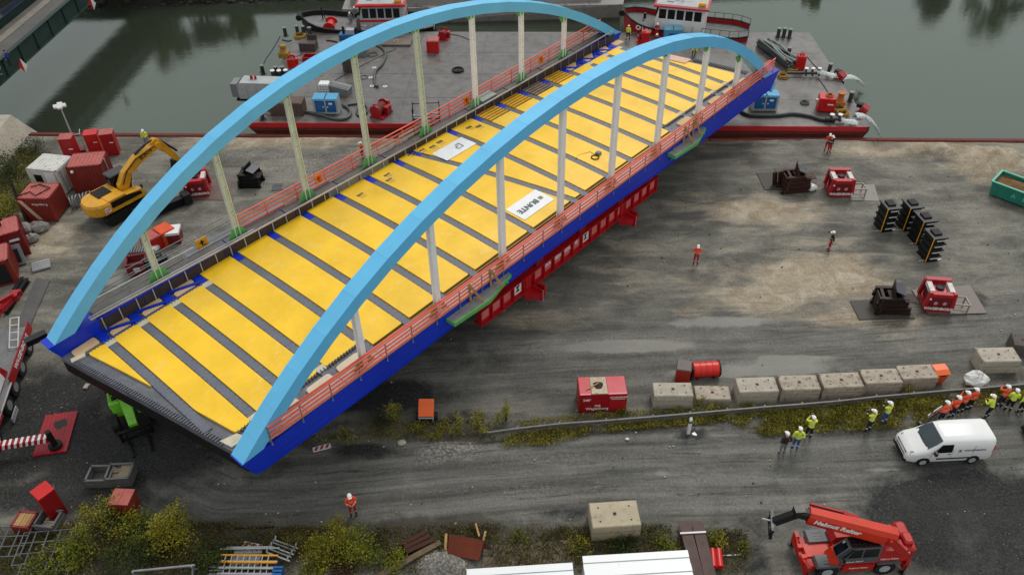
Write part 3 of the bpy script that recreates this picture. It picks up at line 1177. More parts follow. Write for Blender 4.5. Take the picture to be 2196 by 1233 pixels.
# inner face boards with pale posts on the far girder
for k in range(18):
    a, c = 2.4 + k * 3, 2.4 + k * 3 + 2.94
    m_ = mat('grey board', '#72746f', .7, 0, .25) if 17.5 < a < 25.5 else DBROWN
    part(bridge, 'side_board', m_, lambda b: b.beam((a, -.14, camber(a) * .5 + .53), (c, -.14, camber(c) * .5 + .53), .05, .72))
for k in range(46):
    u = 2.6 + k * 1.16
    part(bridge, 'board_post', LSTEEL if k < 30 else GSTEEL, lambda b: b.beam((u, -.21, dk(u, 0) * .8 - .02), (u, -.17, 1.12), .06, .06))
b = MB()
b.tube([(u, -.12, gt(u) + .16) for u in range(2, 57, 3)], .075, 7)
b.build('top_pipe', mat('pale pipe', '#b6aea4', .45, .2, .2, 2.0, .2, '#8a8074'), bridge)
b = MB()
b.tube([(u, .05, gt(u) + .22) for u in (2, 6, 9, 12, 14)], .05, 6)
b.tube([(u, 1.05, gt(u) + .5) for u in (1.6, 6, 10)], .05, 6)
b.build('loose_pipe', LSTEEL, bridge)
# plank walkway on the far girder
for k in range(11):
    a = 2.4 + k * 4.8
    part(bridge, 'walkway_plank', mat('wet walkway board', '#5f5c58', .45, 0, .3, .8, .3, '#45403b'), lambda b: b.beam((a, .47, gt(a) + .035), (a + 4.7, .47, gt(a + 4.7) + .035), .82, .05))
b = MB()
b.bb(19.6, 21.4, .9, 1.9, .9, .98)
b.build('side_platform', GREY, bridge)
part(bridge, 'side_platform', mat('pale green steel', '#98a69a', .5), lambda b: b.bb(37.6, 39.4, .2, 1.15, 1.0, 1.16))
part(bridge, 'scaffold_walkway', GREY, lambda b: b.beam((9.5, 1.75, .75), (17.5, 1.6, .8), .7, .06))
part(bridge, 'scaffold_walkway', mat('scaffold board', '#6b665e', .8, 0, .3, 1.0, .3, '#4a453e'), lambda b: b.beam((1.5, 1.7, .7), (9.3, 1.75, .75), .6, .06))
for j, (vv_, zz_) in enumerate(((1.35, 1.0), (1.9, 1.35), (2.2, .95), (2.05, 1.7))):
    part(bridge, 'scaffold_rail', GREY if j % 2 else GSTEEL, lambda b: b.tube([(1.2 + j * .2, vv_, zz_), (7, vv_ + .1, zz_ + .05), (14.5 - j * .5, vv_, zz_ + .1)], .035, 6))

# hangers
def hanger(u, v, zb, zt, m, near):
    b = MB()
    w, d, t = .39, .3, .05
    a_, c_ = (u, v, zb), (u, v, zt + .1)
    b.ibeam(a_, c_, d, w, t, 0, (1, 0, 0)) if not near else b.ibeam(a_, c_, d + .02, w, t, 0, (0, 1, 0))
    o = b.build('hanger', m, bridge)
    for (z0, z1, w0, w1) in ((zb - .02, zb + .75, .8, .34), (zt + .22, zt - .42, .85, .36)):
        g = MB()
        g.loft([[(u - w0, v - .03, z0), (u + w0, v - .03, z0), (u + w1, v - .03, z1), (u - w1, v - .03, z1)], [(u - w0, v + .03, z0), (u + w0, v + .03, z0), (u + w1, v + .03, z1), (u - w1, v + .03, z1)]])
        g.build('gusset', GUSS, o)
    if not near:
        e = MB()
        n = int((zt - zb) / 1.1)
        for k in range(1, n + 1):
            e.bb(u - w / 2 + .05, u + w / 2 - .05, v - d / 2, v - .03, zb + k * (zt - zb) / (n + 1), zb + k * (zt - zb) / (n + 1) + .05)
        s = e.build('stiffener', m, o)


HZ_F = [4.58, 7.34, 8.91, 9.79, 9.67, 8.78, 7.07, 4.69]
HZ_N = [4.46, 7.34, 8.89, 9.75, 9.66, 9.05, 7.06, 4.19]
for k in range(8):
    u = 6.96 + 6 * k
    hanger(u, VF, gt(u) + .02, top_far(u) - .8 / math.cos(math.atan((top_far(u + .1) - top_far(u - .1)) / .2)), HANG_G if k < 5 else HANG_N, False)
    u = 10.46 + 6 * k
    hanger(u, VN, gt(u) + .02, top_near(u) - .8 / math.cos(math.atan((top_near(u + .1) - top_near(u - .1)) / .2)), HANG_N, True)


# guard rails
def railing(v, ua, ub, m, step, lean, name='guard_rail', posts=True, rails=(.16, .5, .83, 1.16)):
    for h in rails:
        b = MB()
        n = 8
        b.tube([(ua + (ub - ua) * i / n, v + lean * h, gt(ua + (ub - ua) * i / n) + h) for i in range(n + 1)], .062, 6)
        b.build(name, m, bridge)
    if posts:
        n = int((ub - ua) / step)
        for i in range(n + 1):
            u = ua + (ub - ua) * i / n
            part(bridge, 'rail_post', GSTEEL if v < -5 else m, lambda b: (b.beam((u, v, gt(u) - .22), (u, v + lean * 1.2, gt(u) + 1.22), .06, .06), b.beam((u, v - .03, gt(u) - .24), (u, v + .2, gt(u) - .02), .08, .08)))


railing(-16.07, 3.6, 58.4, RAILO, 2.02, .0, rails=(.26, .56, .86, 1.16))
railing(-15.72, 3.8, 58.2, RAILO, 3.0, .0, posts=False, rails=(.95, ))
railing(.99, 13.2, 55.5, RAILO, 2.5, .05)
b = MB()
for i in range(20):
    u = 3.4 + i * 2.74
    b.beam((u, VN, gt(u) + .03), (u + 2.70, VN, gt(u + 2.7) + .03), .94, .04)
b.build('girder_floor', PALEF, bridge)
part(bridge, 'toe_board', mat('tan toe board', '#c7a58a', .7, 0, .2, 1.5, .2, '#8f6d55'), lambda b: [b.beam((4 + i * 3, -15.99, gt(4 + i * 3) + .1), (6.96 + i * 3, -15.99, gt(6.96 + i * 3) + .1), .03, .16) for i in range(18)])
for (ua, ub) in ((24.2, 26.2), (26.3, 28.0), (28.6, 30.2), (30.3, 32.0)):
    part(bridge, 'rail_board', mat('pale rail board', '#d8bfae', .6, 0, .15, 1.5, .2, '#a88f7e'), lambda b: (b.beam((ua, .95, gt(ua) + .25), (ub, .95, gt(ub) + .25), .03, .26), b.beam((ua, .97, gt(ua) + .62), (ub, .97, gt(ub) + .62), .03, .2)))
# green work platforms outside the near girder
for (ua, ub) in ((16.6, 22.3), (41.4, 46.6)):
    zt = .62
    part(bridge, 'platform_floor', mat('wet mesh floor', '#8f9490', .4, .1, .25, 1.0, .3, '#5c605c'), lambda b: b.prism([(ua, -16.05), (ub, -16.05), (ub, -16.3), (ua + 3.0, -16.95), (ua, -16.75)], zt - .06, zt))
    part(bridge, 'platform_edge', GUSS, lambda b: (b.beam((ua, -16.05, zt - .1), (ua, -16.75, zt - .1), .06, .3), b.beam((ua - .03, -16.75, zt - .1), (ua + 3.03, -16.95, zt - .1), .06, .3), b.beam((ua + 3, -16.95, zt - .1), (ub, -16.3, zt - .1), .06, .3), b.beam((ub, -16.35, zt - .1), (ub, -16.05, zt - .1), .06, .3)))
    part(bridge, 'bracket', GUSS, lambda b: [b.beam((u, -16.06, zt - .9), (u, -16.6, zt - .1), .08, .08) for u in (ua + .6, ua + 3, ub - .6)])
    for u in (ua + 2.2, ub - 1.6):
        part(bridge, 'timber_frame', WOOD, lambda b: (b.beam((u - .1, -16.15, zt), (u - .25, -16.2, zt + 1.6), .07, .16), b.beam((u + .4, -16.7, zt), (u - .25, -16.2, zt + 1.6), .07, .16), b.beam((u + .1, -16.2, zt + .25), (u + .3, -16.6, zt + .25), .07, .12)))
# black strut at the left foot of the far arch
q0, q1 = BM.inverted() @ G(100, 715, 4.5), BM.inverted() @ G(54, 736, 4.5)
part(bridge, 'strut', BLACKP, lambda b: b.beam(q0, q1, .5, .4))

# sheets lying on the deck
SHEET = mat('white tarpaulin', '#eef0f1', .45, 0, .04, 1.0, .03, '#c9cccd')
PRINTG = mat('grey print', '#5f6466', .6, 0, .05)


def sheet(label, u0, u1, v0, v1):
    c = B2W((u0 + u1) / 2, (v0 + v1) / 2, dk((u0 + u1) / 2, (v0 + v1) / 2) + .08)
    t = thing('banner', label, 'banner', c, BR_RZ)
    b = MB()
    n = 6
    for i in range(n):
        for j in range(4):
            P = []
            for (a, d) in ((i, j), (i + 1, j), (i + 1, j + 1), (i, j + 1)):
                u = u0 + (u1 - u0) * a / n - (u0 + u1) / 2
                v = v0 + (v1 - v0) * d / 4 - (v0 + v1) / 2
                P.append((u, v, .018 + dk(u + (u0 + u1) / 2, v + (v0 + v1) / 2) - dk((u0 + u1) / 2, (v0 + v1) / 2) + .008 * math.sin(3 * a + 2 * d)))
            b.quad(*P)
    b.build('sheet', SHEET, t)
    return t


t = sheet('white banner lettered BUNTE lying on the yellow deck near the railing', 27.5, 30.85, -13.1, -11.3)
lettering(t, 'BUNTE', .66, (-.3, -.05, .05), (-1, 0, 0), (0, -1, 0), PRINTG, bold=.012)
part(t, 'logo', mat('olive print', '#9a8f4a', .6), lambda b: [b.bb(.95 + .12 * i, 1.03 + .12 * i, -.22 + .04 * j, .12 + .04 * j, .045, .052) for i in range(3) for j in range(1)] + [b.bb(.93, 1.3, -.08, -.03, .05, .056)])
t = sheet('white sheet with grey logo outline on the yellow deck near the far girder', 29.45, 32.8, -3.5, -1.8)
part(t, 'logo', PRINTG, lambda b: (b.beam((.2, -.3, .05), (.75, -.3, .05), .06, .01), b.beam((.2, -.3, .05), (.2, .05, .05), .06, .01), b.beam((.75, -.3, .05), (.75, .28, .05), .06, .01), b.beam((.35, .28, .05), (.75, .28, .05), .06, .01), b.beam((.2, .05, .05), (.5, .05, .05), .06, .01)))
# coil of cable on the deck
c = B2W(37.3, -12.0, dk(37.3, -12) + .07)
t = thing('cable_coil', 'small coil of cable beside a grey box on the yellow deck', 'cable', c, BR_RZ)
part(t, 'coil', WOODD, lambda b: b.torus((0, 0, .05), .3, .045, 16, 6))
part(t, 'box', GREY, lambda b: b.cbox((.55, .1, .12), (.4, .4, .24), .04))
part(t, 'cable_end', WOODD, lambda b: b.tube([(.3, 0, .03), (.4, .8, .03), (-.6, 1.2, .03), (-1.2, 1.0, .03)], .02, 5))
# orange warning signs hung on the far rail
for i, (px, py, w) in enumerate(((683, 384, 0), (1000, 216, 1), (1160, 128, 2), (433, 521, 3))):
    # place on the rail plane v = 1.0
    d = ray(px, py)
    o_ = BM.inverted() @ Vector((0, 0, CAM_H))
    dd = BM.inverted().to_3x3() @ d
    vv_ = .93 if i < 3 else 1.3
    tt = (vv_ - o_.y) / dd.y
    p = o_ + dd * tt
    wp = BM @ p
    lab = ['orange warning sign on the orange rail beside the third hanger from the left', 'orange warning sign on the orange rail before the sixth hanger', 'orange warning sign on the orange rail beyond the sixth hanger', 'yellow and black warning sign on the grey scaffold rail near the left arch foot'][i]
    t = thing('warning_sign', lab, 'sign', wp, BR_RZ, 'warning signs on the far railing')
    pm = ORANGE if i < 3 else YELB
    part(t, 'plate', mat('sign orange', '#f08a12', .5) if i < 3 else YELB, lambda b: b.box((0, 0, 0), (.62 if i < 3 else .85, .03, .72)))
    part(t, 'symbol', BLACKP if i == 3 else REDB, lambda b: (b.box((0, -.022, .05), (.12, .012, .36)), b.box((0, -.022, .05), (.36, .012, .1)), b.box((.12, -.022, -.2), (.3, .012, .07))))
# ------------------------------------------------------------------ on and around the barge
def place(name, label, cat, px, py, z=0.0, rz=0.0, group=None):
    return thing(name, label, cat, G(px, py, z), rz, group)


def mono(name, label, cat, px, py, m, fn, z=0.0, rz=0.0, group=None):
    b = MB()
    fn(b)
    o = b.build(name, m, None, G(px, py, z), rz)
    return tag(o, label, cat, group)


def generator(px, py, label, rz=0.0):
    t = place('generator', label, 'generator', px, py, BZ, rz, 'blue pump generators on the barge')
    part(t, 'frame', LGREY, lambda b: (b.bb(-1.2, 1.2, -.02, 1.2, .1, .28), b.bb(-1.2, -1.0, 0, 1.18, .28, 1.55), b.bb(1.0, 1.2, 0, 1.18, .28, 1.55), b.bb(-.08, .08, -.01, .1, .28, 1.55), b.bb(-1.1, 1.1, .1, 1.1, .28, 1.5), b.bb(-1.15, -.85, .1, 1.1, 0, .1), b.bb(.85, 1.15, .1, 1.1, 0, .1)))
    for s in (-1, 1):
        d = part(t, 'door', MBLUE, lambda b: b.bb(s * .54 - .43, s * .54 + .43, -.03, .09, .36, 1.42))
        part(d, 'handle', WHITE, lambda b: b.bb(s * .22 - .05, s * .22 + .05, -.06, -.03, .8, .92))
        part(t, 'roof', LBLUE, lambda b: b.loft([[(s * .62 - .6, -.08, 1.56), (s * .62 + .58, -.08, 1.56), (s * .62 + .58, 1.26, 1.56), (s * .62 - .6, 1.26, 1.56)], [(s * .62 - .55, 0, 1.7), (s * .62 + .55, 0, 1.7), (s * .62 + .55, 1.2, 1.7), (s * .62 - .55, 1.2, 1.7)]]))
    part(t, 'sticker', WHITE, lambda b: b.bb(.35, .7, -.035, -.03, 1.1, 1.3))
    return t


generator(701, 247, 'blue and white pump generator with twin doors left of the red winch on the barge', R(-3))
generator(1638, 240, 'blue and white pump generator with twin doors under the right foot of the near arch', R(-4))


def winch(px, py, rz, label, s=1.0, m=RED):
    t = place('winch', label, 'winch', px, py, BZ, rz, 'red winches on the barge')
    part(t, 'base_frame', m, lambda b: (b.bb(-.7 * s, .7 * s, -.9 * s, .9 * s, 0, .16 * s), b.bb(-.75 * s, .2 * s, -.1 * s, .1 * s, .1 * s, .95 * s)))
    part(t, 'drum', m, lambda b: (b.cyl((-.1 * s, -.75 * s, .6 * s), (-.1 * s, .75 * s, .6 * s), .38 * s, n=14), b.cyl((-.1 * s, -.8 * s, .6 * s), (-.1 * s, -.72 * s, .6 * s), .62 * s, n=16), b.cyl((-.1 * s, .72 * s, .6 * s), (-.1 * s, .8 * s, .6 * s), .62 * s, n=16)))
    part(t, 'rope_layer', mat('wound rope', '#6b2a22', .8, 0, .3, 6), lambda b: b.cyl((-.1 * s, -.55 * s, .6 * s), (-.1 * s, .55 * s, .6 * s), .46 * s, n=14))
    part(t, 'gear_box', m, lambda b: (b.cyl((-.1 * s, .8 * s, .6 * s), (-.1 * s, 1.35 * s, .6 * s), .3 * s, n=12), b.box((.55 * s, .3 * s, .5 * s), (.4 * s, .7 * s, .7 * s))))
    return t


winch(818, 246, R(-25), 'red drum winch standing on the barge right of the blue generator', 1.05)
winch(953, 82, R(-10), 'red winch behind the red box near the top of the far arch', .8)
winch(629, 140, R(10), 'small red winch on the left edge of the barge', .75, REDB)
# red tank box
t = place('red_box', 'red steel box with faded lid on the barge beside the small winch', 'box', 930, 110, BZ, R(-4))
part(t, 'body', REDB, lambda b: (b.bb(-.6, .6, -.5, .7, .05, 1.25), b.bb(-.66, -.5, -.55, -.45, 0, 1.3), b.bb(.5, .66, -.55, -.45, 0, 1.3)))
part(t, 'lid', PRED, lambda b: b.loft([[(-.64, -.54, 1.26), (.64, -.54, 1.26), (.64, .74, 1.26), (-.64, .74, 1.26)], [(-.55, -.45, 1.36), (.55, -.45, 1.36), (.55, .65, 1.36), (-.55, .65, 1.36)]]))
part(t, 'skid', DSTEEL, lambda b: b.bb(-.5, .5, -.45, .65, -.0, .05))
mono('red_box', 'low open red steel box half hidden by the far arch on the barge', 'box', 668, 133, RED, lambda b: (b.bb(-.8, .8, -.5, -.42, 0, .7), b.bb(-.8, .8, .42, .5, 0, .7), b.bb(-.8, -.72, -.42, .42, 0, .7), b.bb(.72, .8, -.42, .42, 0, .7), b.bb(-.72, .72, -.42, .42, 0, .1)), BZ, R(-4))
mono('steel_bin', 'dark brown steel bin with raised lid on the barge behind the yellow rope coil', 'bin', 663, 106, mat('bin brown', '#4d4440', .5, .1, .3, 1.5, .3, '#2f2825'), lambda b: (b.cbox((0, 0, .45), (1.8, 1.2, .9), .06), b.box((.3, .65, 1.1), (1.1, .08, .6), 0)), BZ, R(-6))
# IBC tote and grey bin
t = place('water_tank', 'white plastic water tank in a cage behind the blue generator', 'tank', 696, 206, BZ, R(-3))
part(t, 'tank', WHITE, lambda b: b.cbox((0, .5, .66), (1.05, 1.0, 1.05), .08))
part(t, 'cage', GSTEEL, lambda b: [b.bb(-.56 + i * .28, -.53 + i * .28, -.03, -.0, .12, 1.22) for i in range(5)] + [b.bb(-.56, .58, -.03, 0, .2 + j * .25, .23 + j * .25) for j in range(5)])
part(t, 'pallet', GREY, lambda b: b.bb(-.56, .56, -.02, 1.02, 0, .12))
t = place('tool_bin', 'grey sloped steel bin with a ladder on top right of the white tank', 'bin', 728, 206, BZ, R(-16))
part(t, 'body', GREY, lambda b: b.side([(-.9, 0), (.9, 0), (1.0, .7), (-1.0, 1.0)], 0, 1.1))
part(t, 'ladder', GSTEEL, lambda b: (b.beam((-1.0, .2, 1.15), (.9, .2, .78), .05, .05), b.beam((-1.0, .6, 1.15), (.9, .6, .78), .05, .05), [b.beam((-.8 + i * .35, .2, 1.12 - i * .07), (-.8 + i * .35, .6, 1.12 - i * .07), .04, .04) for i in range(5)]))
# pale engine house on the left
t = place('engine_house', 'pale grey round shouldered engine housing at the left edge of the barge', 'engine', 560, 210, BZ, R(-6))
part(t, 'body', LGREY, lambda b: b.side([(-1.9, .2), (2.6, .2), (2.6, 1.6), (2.3, 1.9), (-1.6, 1.9), (-1.9, 1.6)], -.7, .9))
part(t, 'base', DSTEEL, lambda b: b.bb(-2.2, 2.7, -.8, 1.0, 0, .2))
part(t, 'radiator', GREY, lambda b: (b.bb(-2.6, -1.95, -.6, .8, .3, 1.7), [b.bb(-2.65, -2.6, -.55 + i * .2, -.48 + i * .2, .35, 1.65) for i in range(7)]))
part(t, 'exhaust', RED, lambda b: (b.cyl((-.6, .2, 1.9), (-.6, .2, 2.3), .14), b.cyl((-.2, .2, 1.9), (-.2, .2, 2.25), .12)))
part(t, 'seam', GREY, lambda b: [b.bb(x, x + .03, -.71, -.7, .3, 1.6) for x in (-1, 0, 1, 2)])
# rack
t = place('steel_rack', 'low dark steel rack full of pale struts by the railing on the barge', 'rack', 915, 258, BZ, R(2))
for sx in (-1.25, 1.25):
    part(t, 'end_frame', DSTEEL, lambda b: (b.beam((sx, -.35, 0), (sx, -.35, 1.4), .08, .08), b.beam((sx, .5, 0), (sx, .5, 1.7), .08, .08), b.beam((sx, -.35, .3), (sx, .5, .3), .08, .08), b.beam((sx, -.35, 1.2), (sx, .5, 1.2), .06, .06)))
for k in range(7):
    part(t, 'strut', GSTEEL if k % 2 else LSTEEL, lambda b: b.cyl((-1.3, -.3 + k * .11, .4 + .09 * (k % 3)), (1.3, -.25 + k * .11, .42 + .1 * ((k + 1) % 3)), .05, n=6))
part(t, 'top_bar', DSTEEL, lambda b: b.beam((-1.25, .5, 1.5), (1.25, .5, 1.5), .06, .06))
part(t, 'bottom_bar', DSTEEL, lambda b: b.beam((-1.25, -.35, .3), (1.25, -.35, .3), .08, .08))
mono('mooring_ring', 'black ring hatch lying flat on the barge deck', 'hatch', 982, 152, BLACK, lambda b: (b.torus((0, 0, .1), .55, .1, 20, 7), b.cyl((0, 0, 0), (0, 0, .06), .5, n=16), b.box((.05, -.2, .1), (.25, .2, .1))), BZ)
# ropes
def coil(px, py, r, label, m=ROPE, turns=4, z=BZ, h=.1, group=None):
    def f(b):
        for k in range(turns):
            b.torus((.05 * (k % 2), .04 * (k % 3), h * .6 + k * h * .55), r - .07 * (k % 3), h * .55, 18, 6)
    return mono('rope_coil', label, 'rope', px, py, m, f, z, 0, group)


coil(643, 80, .62, 'yellow rope coil at the back left corner of the barge', ROPE, 5)
coil(1678, 166, .5, 'brown yellow rope coil right of the near arch foot', ROPE, 5)
coil(1699, 151, .5, 'yellow rope coil beside the red upright box on the barge', ROPE, 4)
coil(1797, 236, .65, 'pale yellow rope coil between the orange bollard and red box', ROPE, 5)
coil(1806, 246, .55, 'yellow rope coil nearest the water on the right barge edge', ROPE, 5)
coil(648, 124, .7, 'thin reddish rope loop on the left edge of the barge', mat('red rope', '#8a4a42', .9), 2, BZ, .04)
coil(780, 167, .45, 'thin pale hose loop on the barge deck', HOSE, 2, BZ, .04)
coil(688, 161, .35, 'small yellowish rope loop on the bare deck', ROPE, 2, BZ, .03)
coil(1725, 222, .4, 'grey hose bundle left of the red box with orange top', HOSE, 4, BZ, .07)
# bollards
for i, (px, py, tall, lab) in enumerate(((588, 171, 1, 'leftmost bollard with white top of the group behind the engine housing'), (602, 171, 1, 'middle front bollard with white top of the group behind the engine housing'), (616, 170, 1, 'rightmost front bollard with white top of the group behind the engine housing'), (594, 163, 0, 'left dark bollard in the back row of the bollard group'), (608, 163, 0, 'right dark bollard in the back row of the bollard group'),
                                     (639, 74, 0, 'dark bollard just behind the back left rope coil'), (652, 75, 0, 'dark bollard at the left stern corner by the black tug'), (666, 78, 0, 'dark bollard right of the black tug bow'), (565, 160, 0, 'small dark bollard on the left barge edge'), (613, 78, 0, 'lone dark bollard at the top left barge edge'),
                                     (564, 257, 1, 'white topped bollard at the quay edge beside the far arch'), (1668, 80, 0, 'leftmost grey bollard above the hose pile'), (1680, 80, 0, 'middle grey bollard above the hose pile'), (1692, 82, 0, 'rightmost grey bollard above the hose pile'), (1777, 157, 0, 'dark bollard beside the upper water jet'), (1822, 218, 0, 'dark bollard at the right barge edge below the orange bollard'), (1690, 122, 0, 'bollard at the lower end of the hose pile'))):
    b = MB()
    b.cyl((0, 0, 0), (0, 0, .95), .2, n=12)
    b.cyl((0, 0, 0), (0, 0, .05), .34, n=12)
    o = b.build('bollard', mat('bollard grey', '#3e3f40', .5, .2, .25, 2), None, on_barge(px, py))
    tag(o, lab, 'bollard', 'mooring bollards on the barge')
    part(o, 'cap', WHITE if tall else GREY, lambda b: b.cyl((0, 0, .95), (0, 0, 1.03), .24, n=12))
t = place('capstan', 'yellow brown rusty capstan at the left barge edge', 'capstan', 610, 121, BZ)
CAPY = mat('capstan yellow', '#a07a30', .7, 0, .25, 2, .3, '#5b4326')
part(t, 'base', CAPY, lambda b: b.cbox((0, 0, .3), (1.1, 1.1, .6), .1))
part(t, 'drum', CAPY, lambda b: b.tube([(0, 0, .6), (0, 0, .7), (0, 0, 1.0), (0, 0, 1.2), (0, 0, 1.3)], [.5, .36, .3, .45, .2], 12))
t = place('capstan', 'orange rusty capstan beside the red box at the right barge edge', 'capstan', 1799, 225, BZ)
CAPO = mat('capstan orange', '#b8682e', .65, 0, .25, 2, .3, '#6a3d22')
part(t, 'base', CAPO, lambda b: b.cbox((0, 0, .25), (1.0, .9, .5), .1))
part(t, 'drum', CAPO, lambda b: b.tube([(0, 0, .5), (0, 0, .65), (0, 0, 1.1), (0, 0, 1.3)], [.42, .3, .28, .42], 12))
# red box with rope on top, right
t = place('red_box', 'red steel box with orange rope on top at the right end of the barge', 'box', 1768, 238, BZ, R(-12))
part(t, 'body', REDB, lambda b: (b.cbox((0, .3, .75), (1.45, 1.3, 1.3), .06), b.bb(-.76, -.66, -.4, -.3, 0, 1.45), b.bb(.66, .76, -.4, -.3, 0, 1.45)))
part(t, 'rope', CAPO, lambda b: [b.torus((.2, .3, 1.45 + k * .06), .35 - .05 * k, .05, 14, 6) for k in range(3)])
part(t, 'valve', DWHITE, lambda b: b.box((-.85, .2, .9), (.25, .3, .3)))
part(t, 'white_mark', WHITE, lambda b: b.bb(.05, .6, -.365, -.35, .78, .9))
t = place('red_box', 'red upright box behind the yellow rope coil on the barge', 'box', 1714, 148, BZ, R(-10))
part(t, 'body', REDB, lambda b: b.cbox((0, 0, .75), (.9, .8, 1.5), .06))
part(t, 'hose_reel', RED, lambda b: b.torus((0, .1, 1.6), .22, .06, 12, 6))
# hose pile
HD = mat('dark hose', '#34393a', .5, 0, .3, 2, .2, '#1d2021')
HL = mat('light hose', '#7e8785', .45, 0, .25, 2, .2, '#565d5b')
t = place('hose_pile', 'pile of long grey suction hoses stacked beside the near arch foot', 'hoses', 1670, 122, BZ, R(-72))
rs = random.Random(5)
for k in range(20):
    y0 = -.85 + (k % 6) * .3
    b = MB()
    L_ = rs.uniform(2.2, 3.2)
    z = .14 + .24 * (k // 6)
    b.tube([(-L_, y0 + rs.uniform(-.15, .15), z), (-L_ * .4, y0 + rs.uniform(-.2, .2), z + .02), (L_ * .3, y0 + rs.uniform(-.2, .2), z), (L_, y0 + rs.uniform(-.3, .3), z)], .13, 7)
    b.build('hose', (HD, HL, HOSE, HL)[k % 4], t)


def hose(pts, r, label, m=HD, z=BZ):
    W_ = [G(px, py, z) + Vector((0, 0, r + .01)) for px, py in pts]
    # smooth curve
    out = []
    for i in range(len(W_) - 1):
        p0, p1, p2, p3 = W_[max(i - 1, 0)], W_[i], W_[i + 1], W_[min(i + 2, len(W_) - 1)]
        for s in range(5):
            t_ = s / 5
            out.append(.5 * ((2 * p1) + (p2 - p0) * t_ + (2 * p0 - 5 * p1 + 4 * p2 - p3) * t_ ** 2 + (3 * p1 - p0 - 3 * p2 + p3) * t_ ** 3))
    out.append(W_[-1])
    b = MB()
    b.tube(out, r, 8)
    return tag(b.build('hose', m), label, 'hose')


hose([(806, 98), (822, 108), (827, 122), (820, 140), (806, 155), (803, 172), (805, 186), (812, 188)], .13, 'grey hose curling across the empty barge deck', HOSE)
hose([(560, 238), (600, 238), (650, 242), (690, 250), (715, 258), (740, 258), (752, 248), (748, 236), (735, 228)], .14, 'thick grey hose running past the front of the left blue generator', HOSE)
hose([(745, 228), (770, 225), (785, 230), (788, 242), (775, 252), (765, 246), (768, 232)], .09, 'black hose looped between the generator and the red winch', HD)
hose([(1580, 232), (1600, 249), (1640, 252), (1672, 251), (1700, 248), (1735, 253), (1760, 260), (1790, 262)], .17, 'thick dark hose along the quay edge feeding the lower water jet', HD)
hose([(540, 246), (560, 243), (585, 250), (590, 240), (575, 236)], .03, 'thin coloured cables tangled beside the far arch', mat('red cable', '#8a3a3a', .7))
hose([(558, 158), (570, 130), (585, 108), (601, 80)], .05, 'black chain along the slanted left edge of the barge', BLACK)
hose([(606, 88), (618, 91), (625, 89)], .08, 'short black hose end beside the lone bollard', BLACK)
hose([(700, 88), (715, 90), (723, 92)], .06, 'dark shackle rod lying behind the far arch', DSTEEL)
hose([(690, 190), (760, 150), (850, 105)], .025, 'thin cable stretched diagonally over the barge deck', DSTEEL)
hose([(1728, 120), (1750, 145), (1765, 155)], .03, 'thin cable from the hose pile to the pipe manifold', DSTEEL)
hose([(1755, 170), (1770, 190), (1778, 205)], .03, 'thin cable between the manifold and the red box', DSTEEL)
hose([(1020, 92), (985, 78), (950, 72)], .03, 'thin cable near the top of the far arch', DSTEEL)
# pipe manifold with white valve wheels
t = place('pipe_manifold', 'dark outlet pipe with white valve wheels spraying water on the barge', 'pipe', 1720, 164, BZ, R(-3))
part(t, 'pipe', HD, lambda b: b.cyl((-1.6, 0, .35), (1.7, 0, .35), .16, n=10))
for i, x in enumerate((.3, .95, 1.6)):
    v_ = part(t, 'valve', DSTEEL, lambda b: (b.cyl((x, 0, .35), (x, 0, .85), .07), b.cyl((x, -.3, .2), (x, .3, .5), .09)))
    part(v_, 'wheel', WHITE, lambda b: b.cyl((x, 0, .85), (x, 0, .9), .2, n=12))
t = place('pipe_manifold', 'dark outlet pipe with white valve wheels near the quay corner', 'pipe', 1790, 263, BZ, R(-3))
part(t, 'pipe', HD, lambda b: b.cyl((-.9, 0, .35), (.9, 0, .35), .16, n=10))
for i, x in enumerate((-.4, .35)):
    v_ = part(t, 'valve', DSTEEL, lambda b: (b.cyl((x, 0, .35), (x, 0, .8), .07), b.cyl((x, -.25, .25), (x, .25, .45), .09)))
    part(v_, 'wheel', WHITE, lambda b: b.cyl((x, 0, .8), (x, 0, .86), .22, n=12))
for i, (px, py, rz) in enumerate(((1797, 178, -50), (1846, 250, -35))):
    t = place('fairlead_block', ('red fairlead block at the end of the upper water jet', 'red fairlead block at the lower water jet by the quay')[i], 'pipe', px, py, BZ - .5, R(rz))
    part(t, 'elbow', RED, lambda b: b.box((0, 0, .5), (.7, .8, 1.3), 0, rot=Matrix.Rotation(R(25), 3, 'Y')))  # tilted red fairlead block, black pieces on top
    part(t, 'flange', BLACK, lambda b: (b.box((-.35, .1, 1.05), (.55, .5, .35)), b.box((.5, -.2, .1), (.3, .4, .5))))


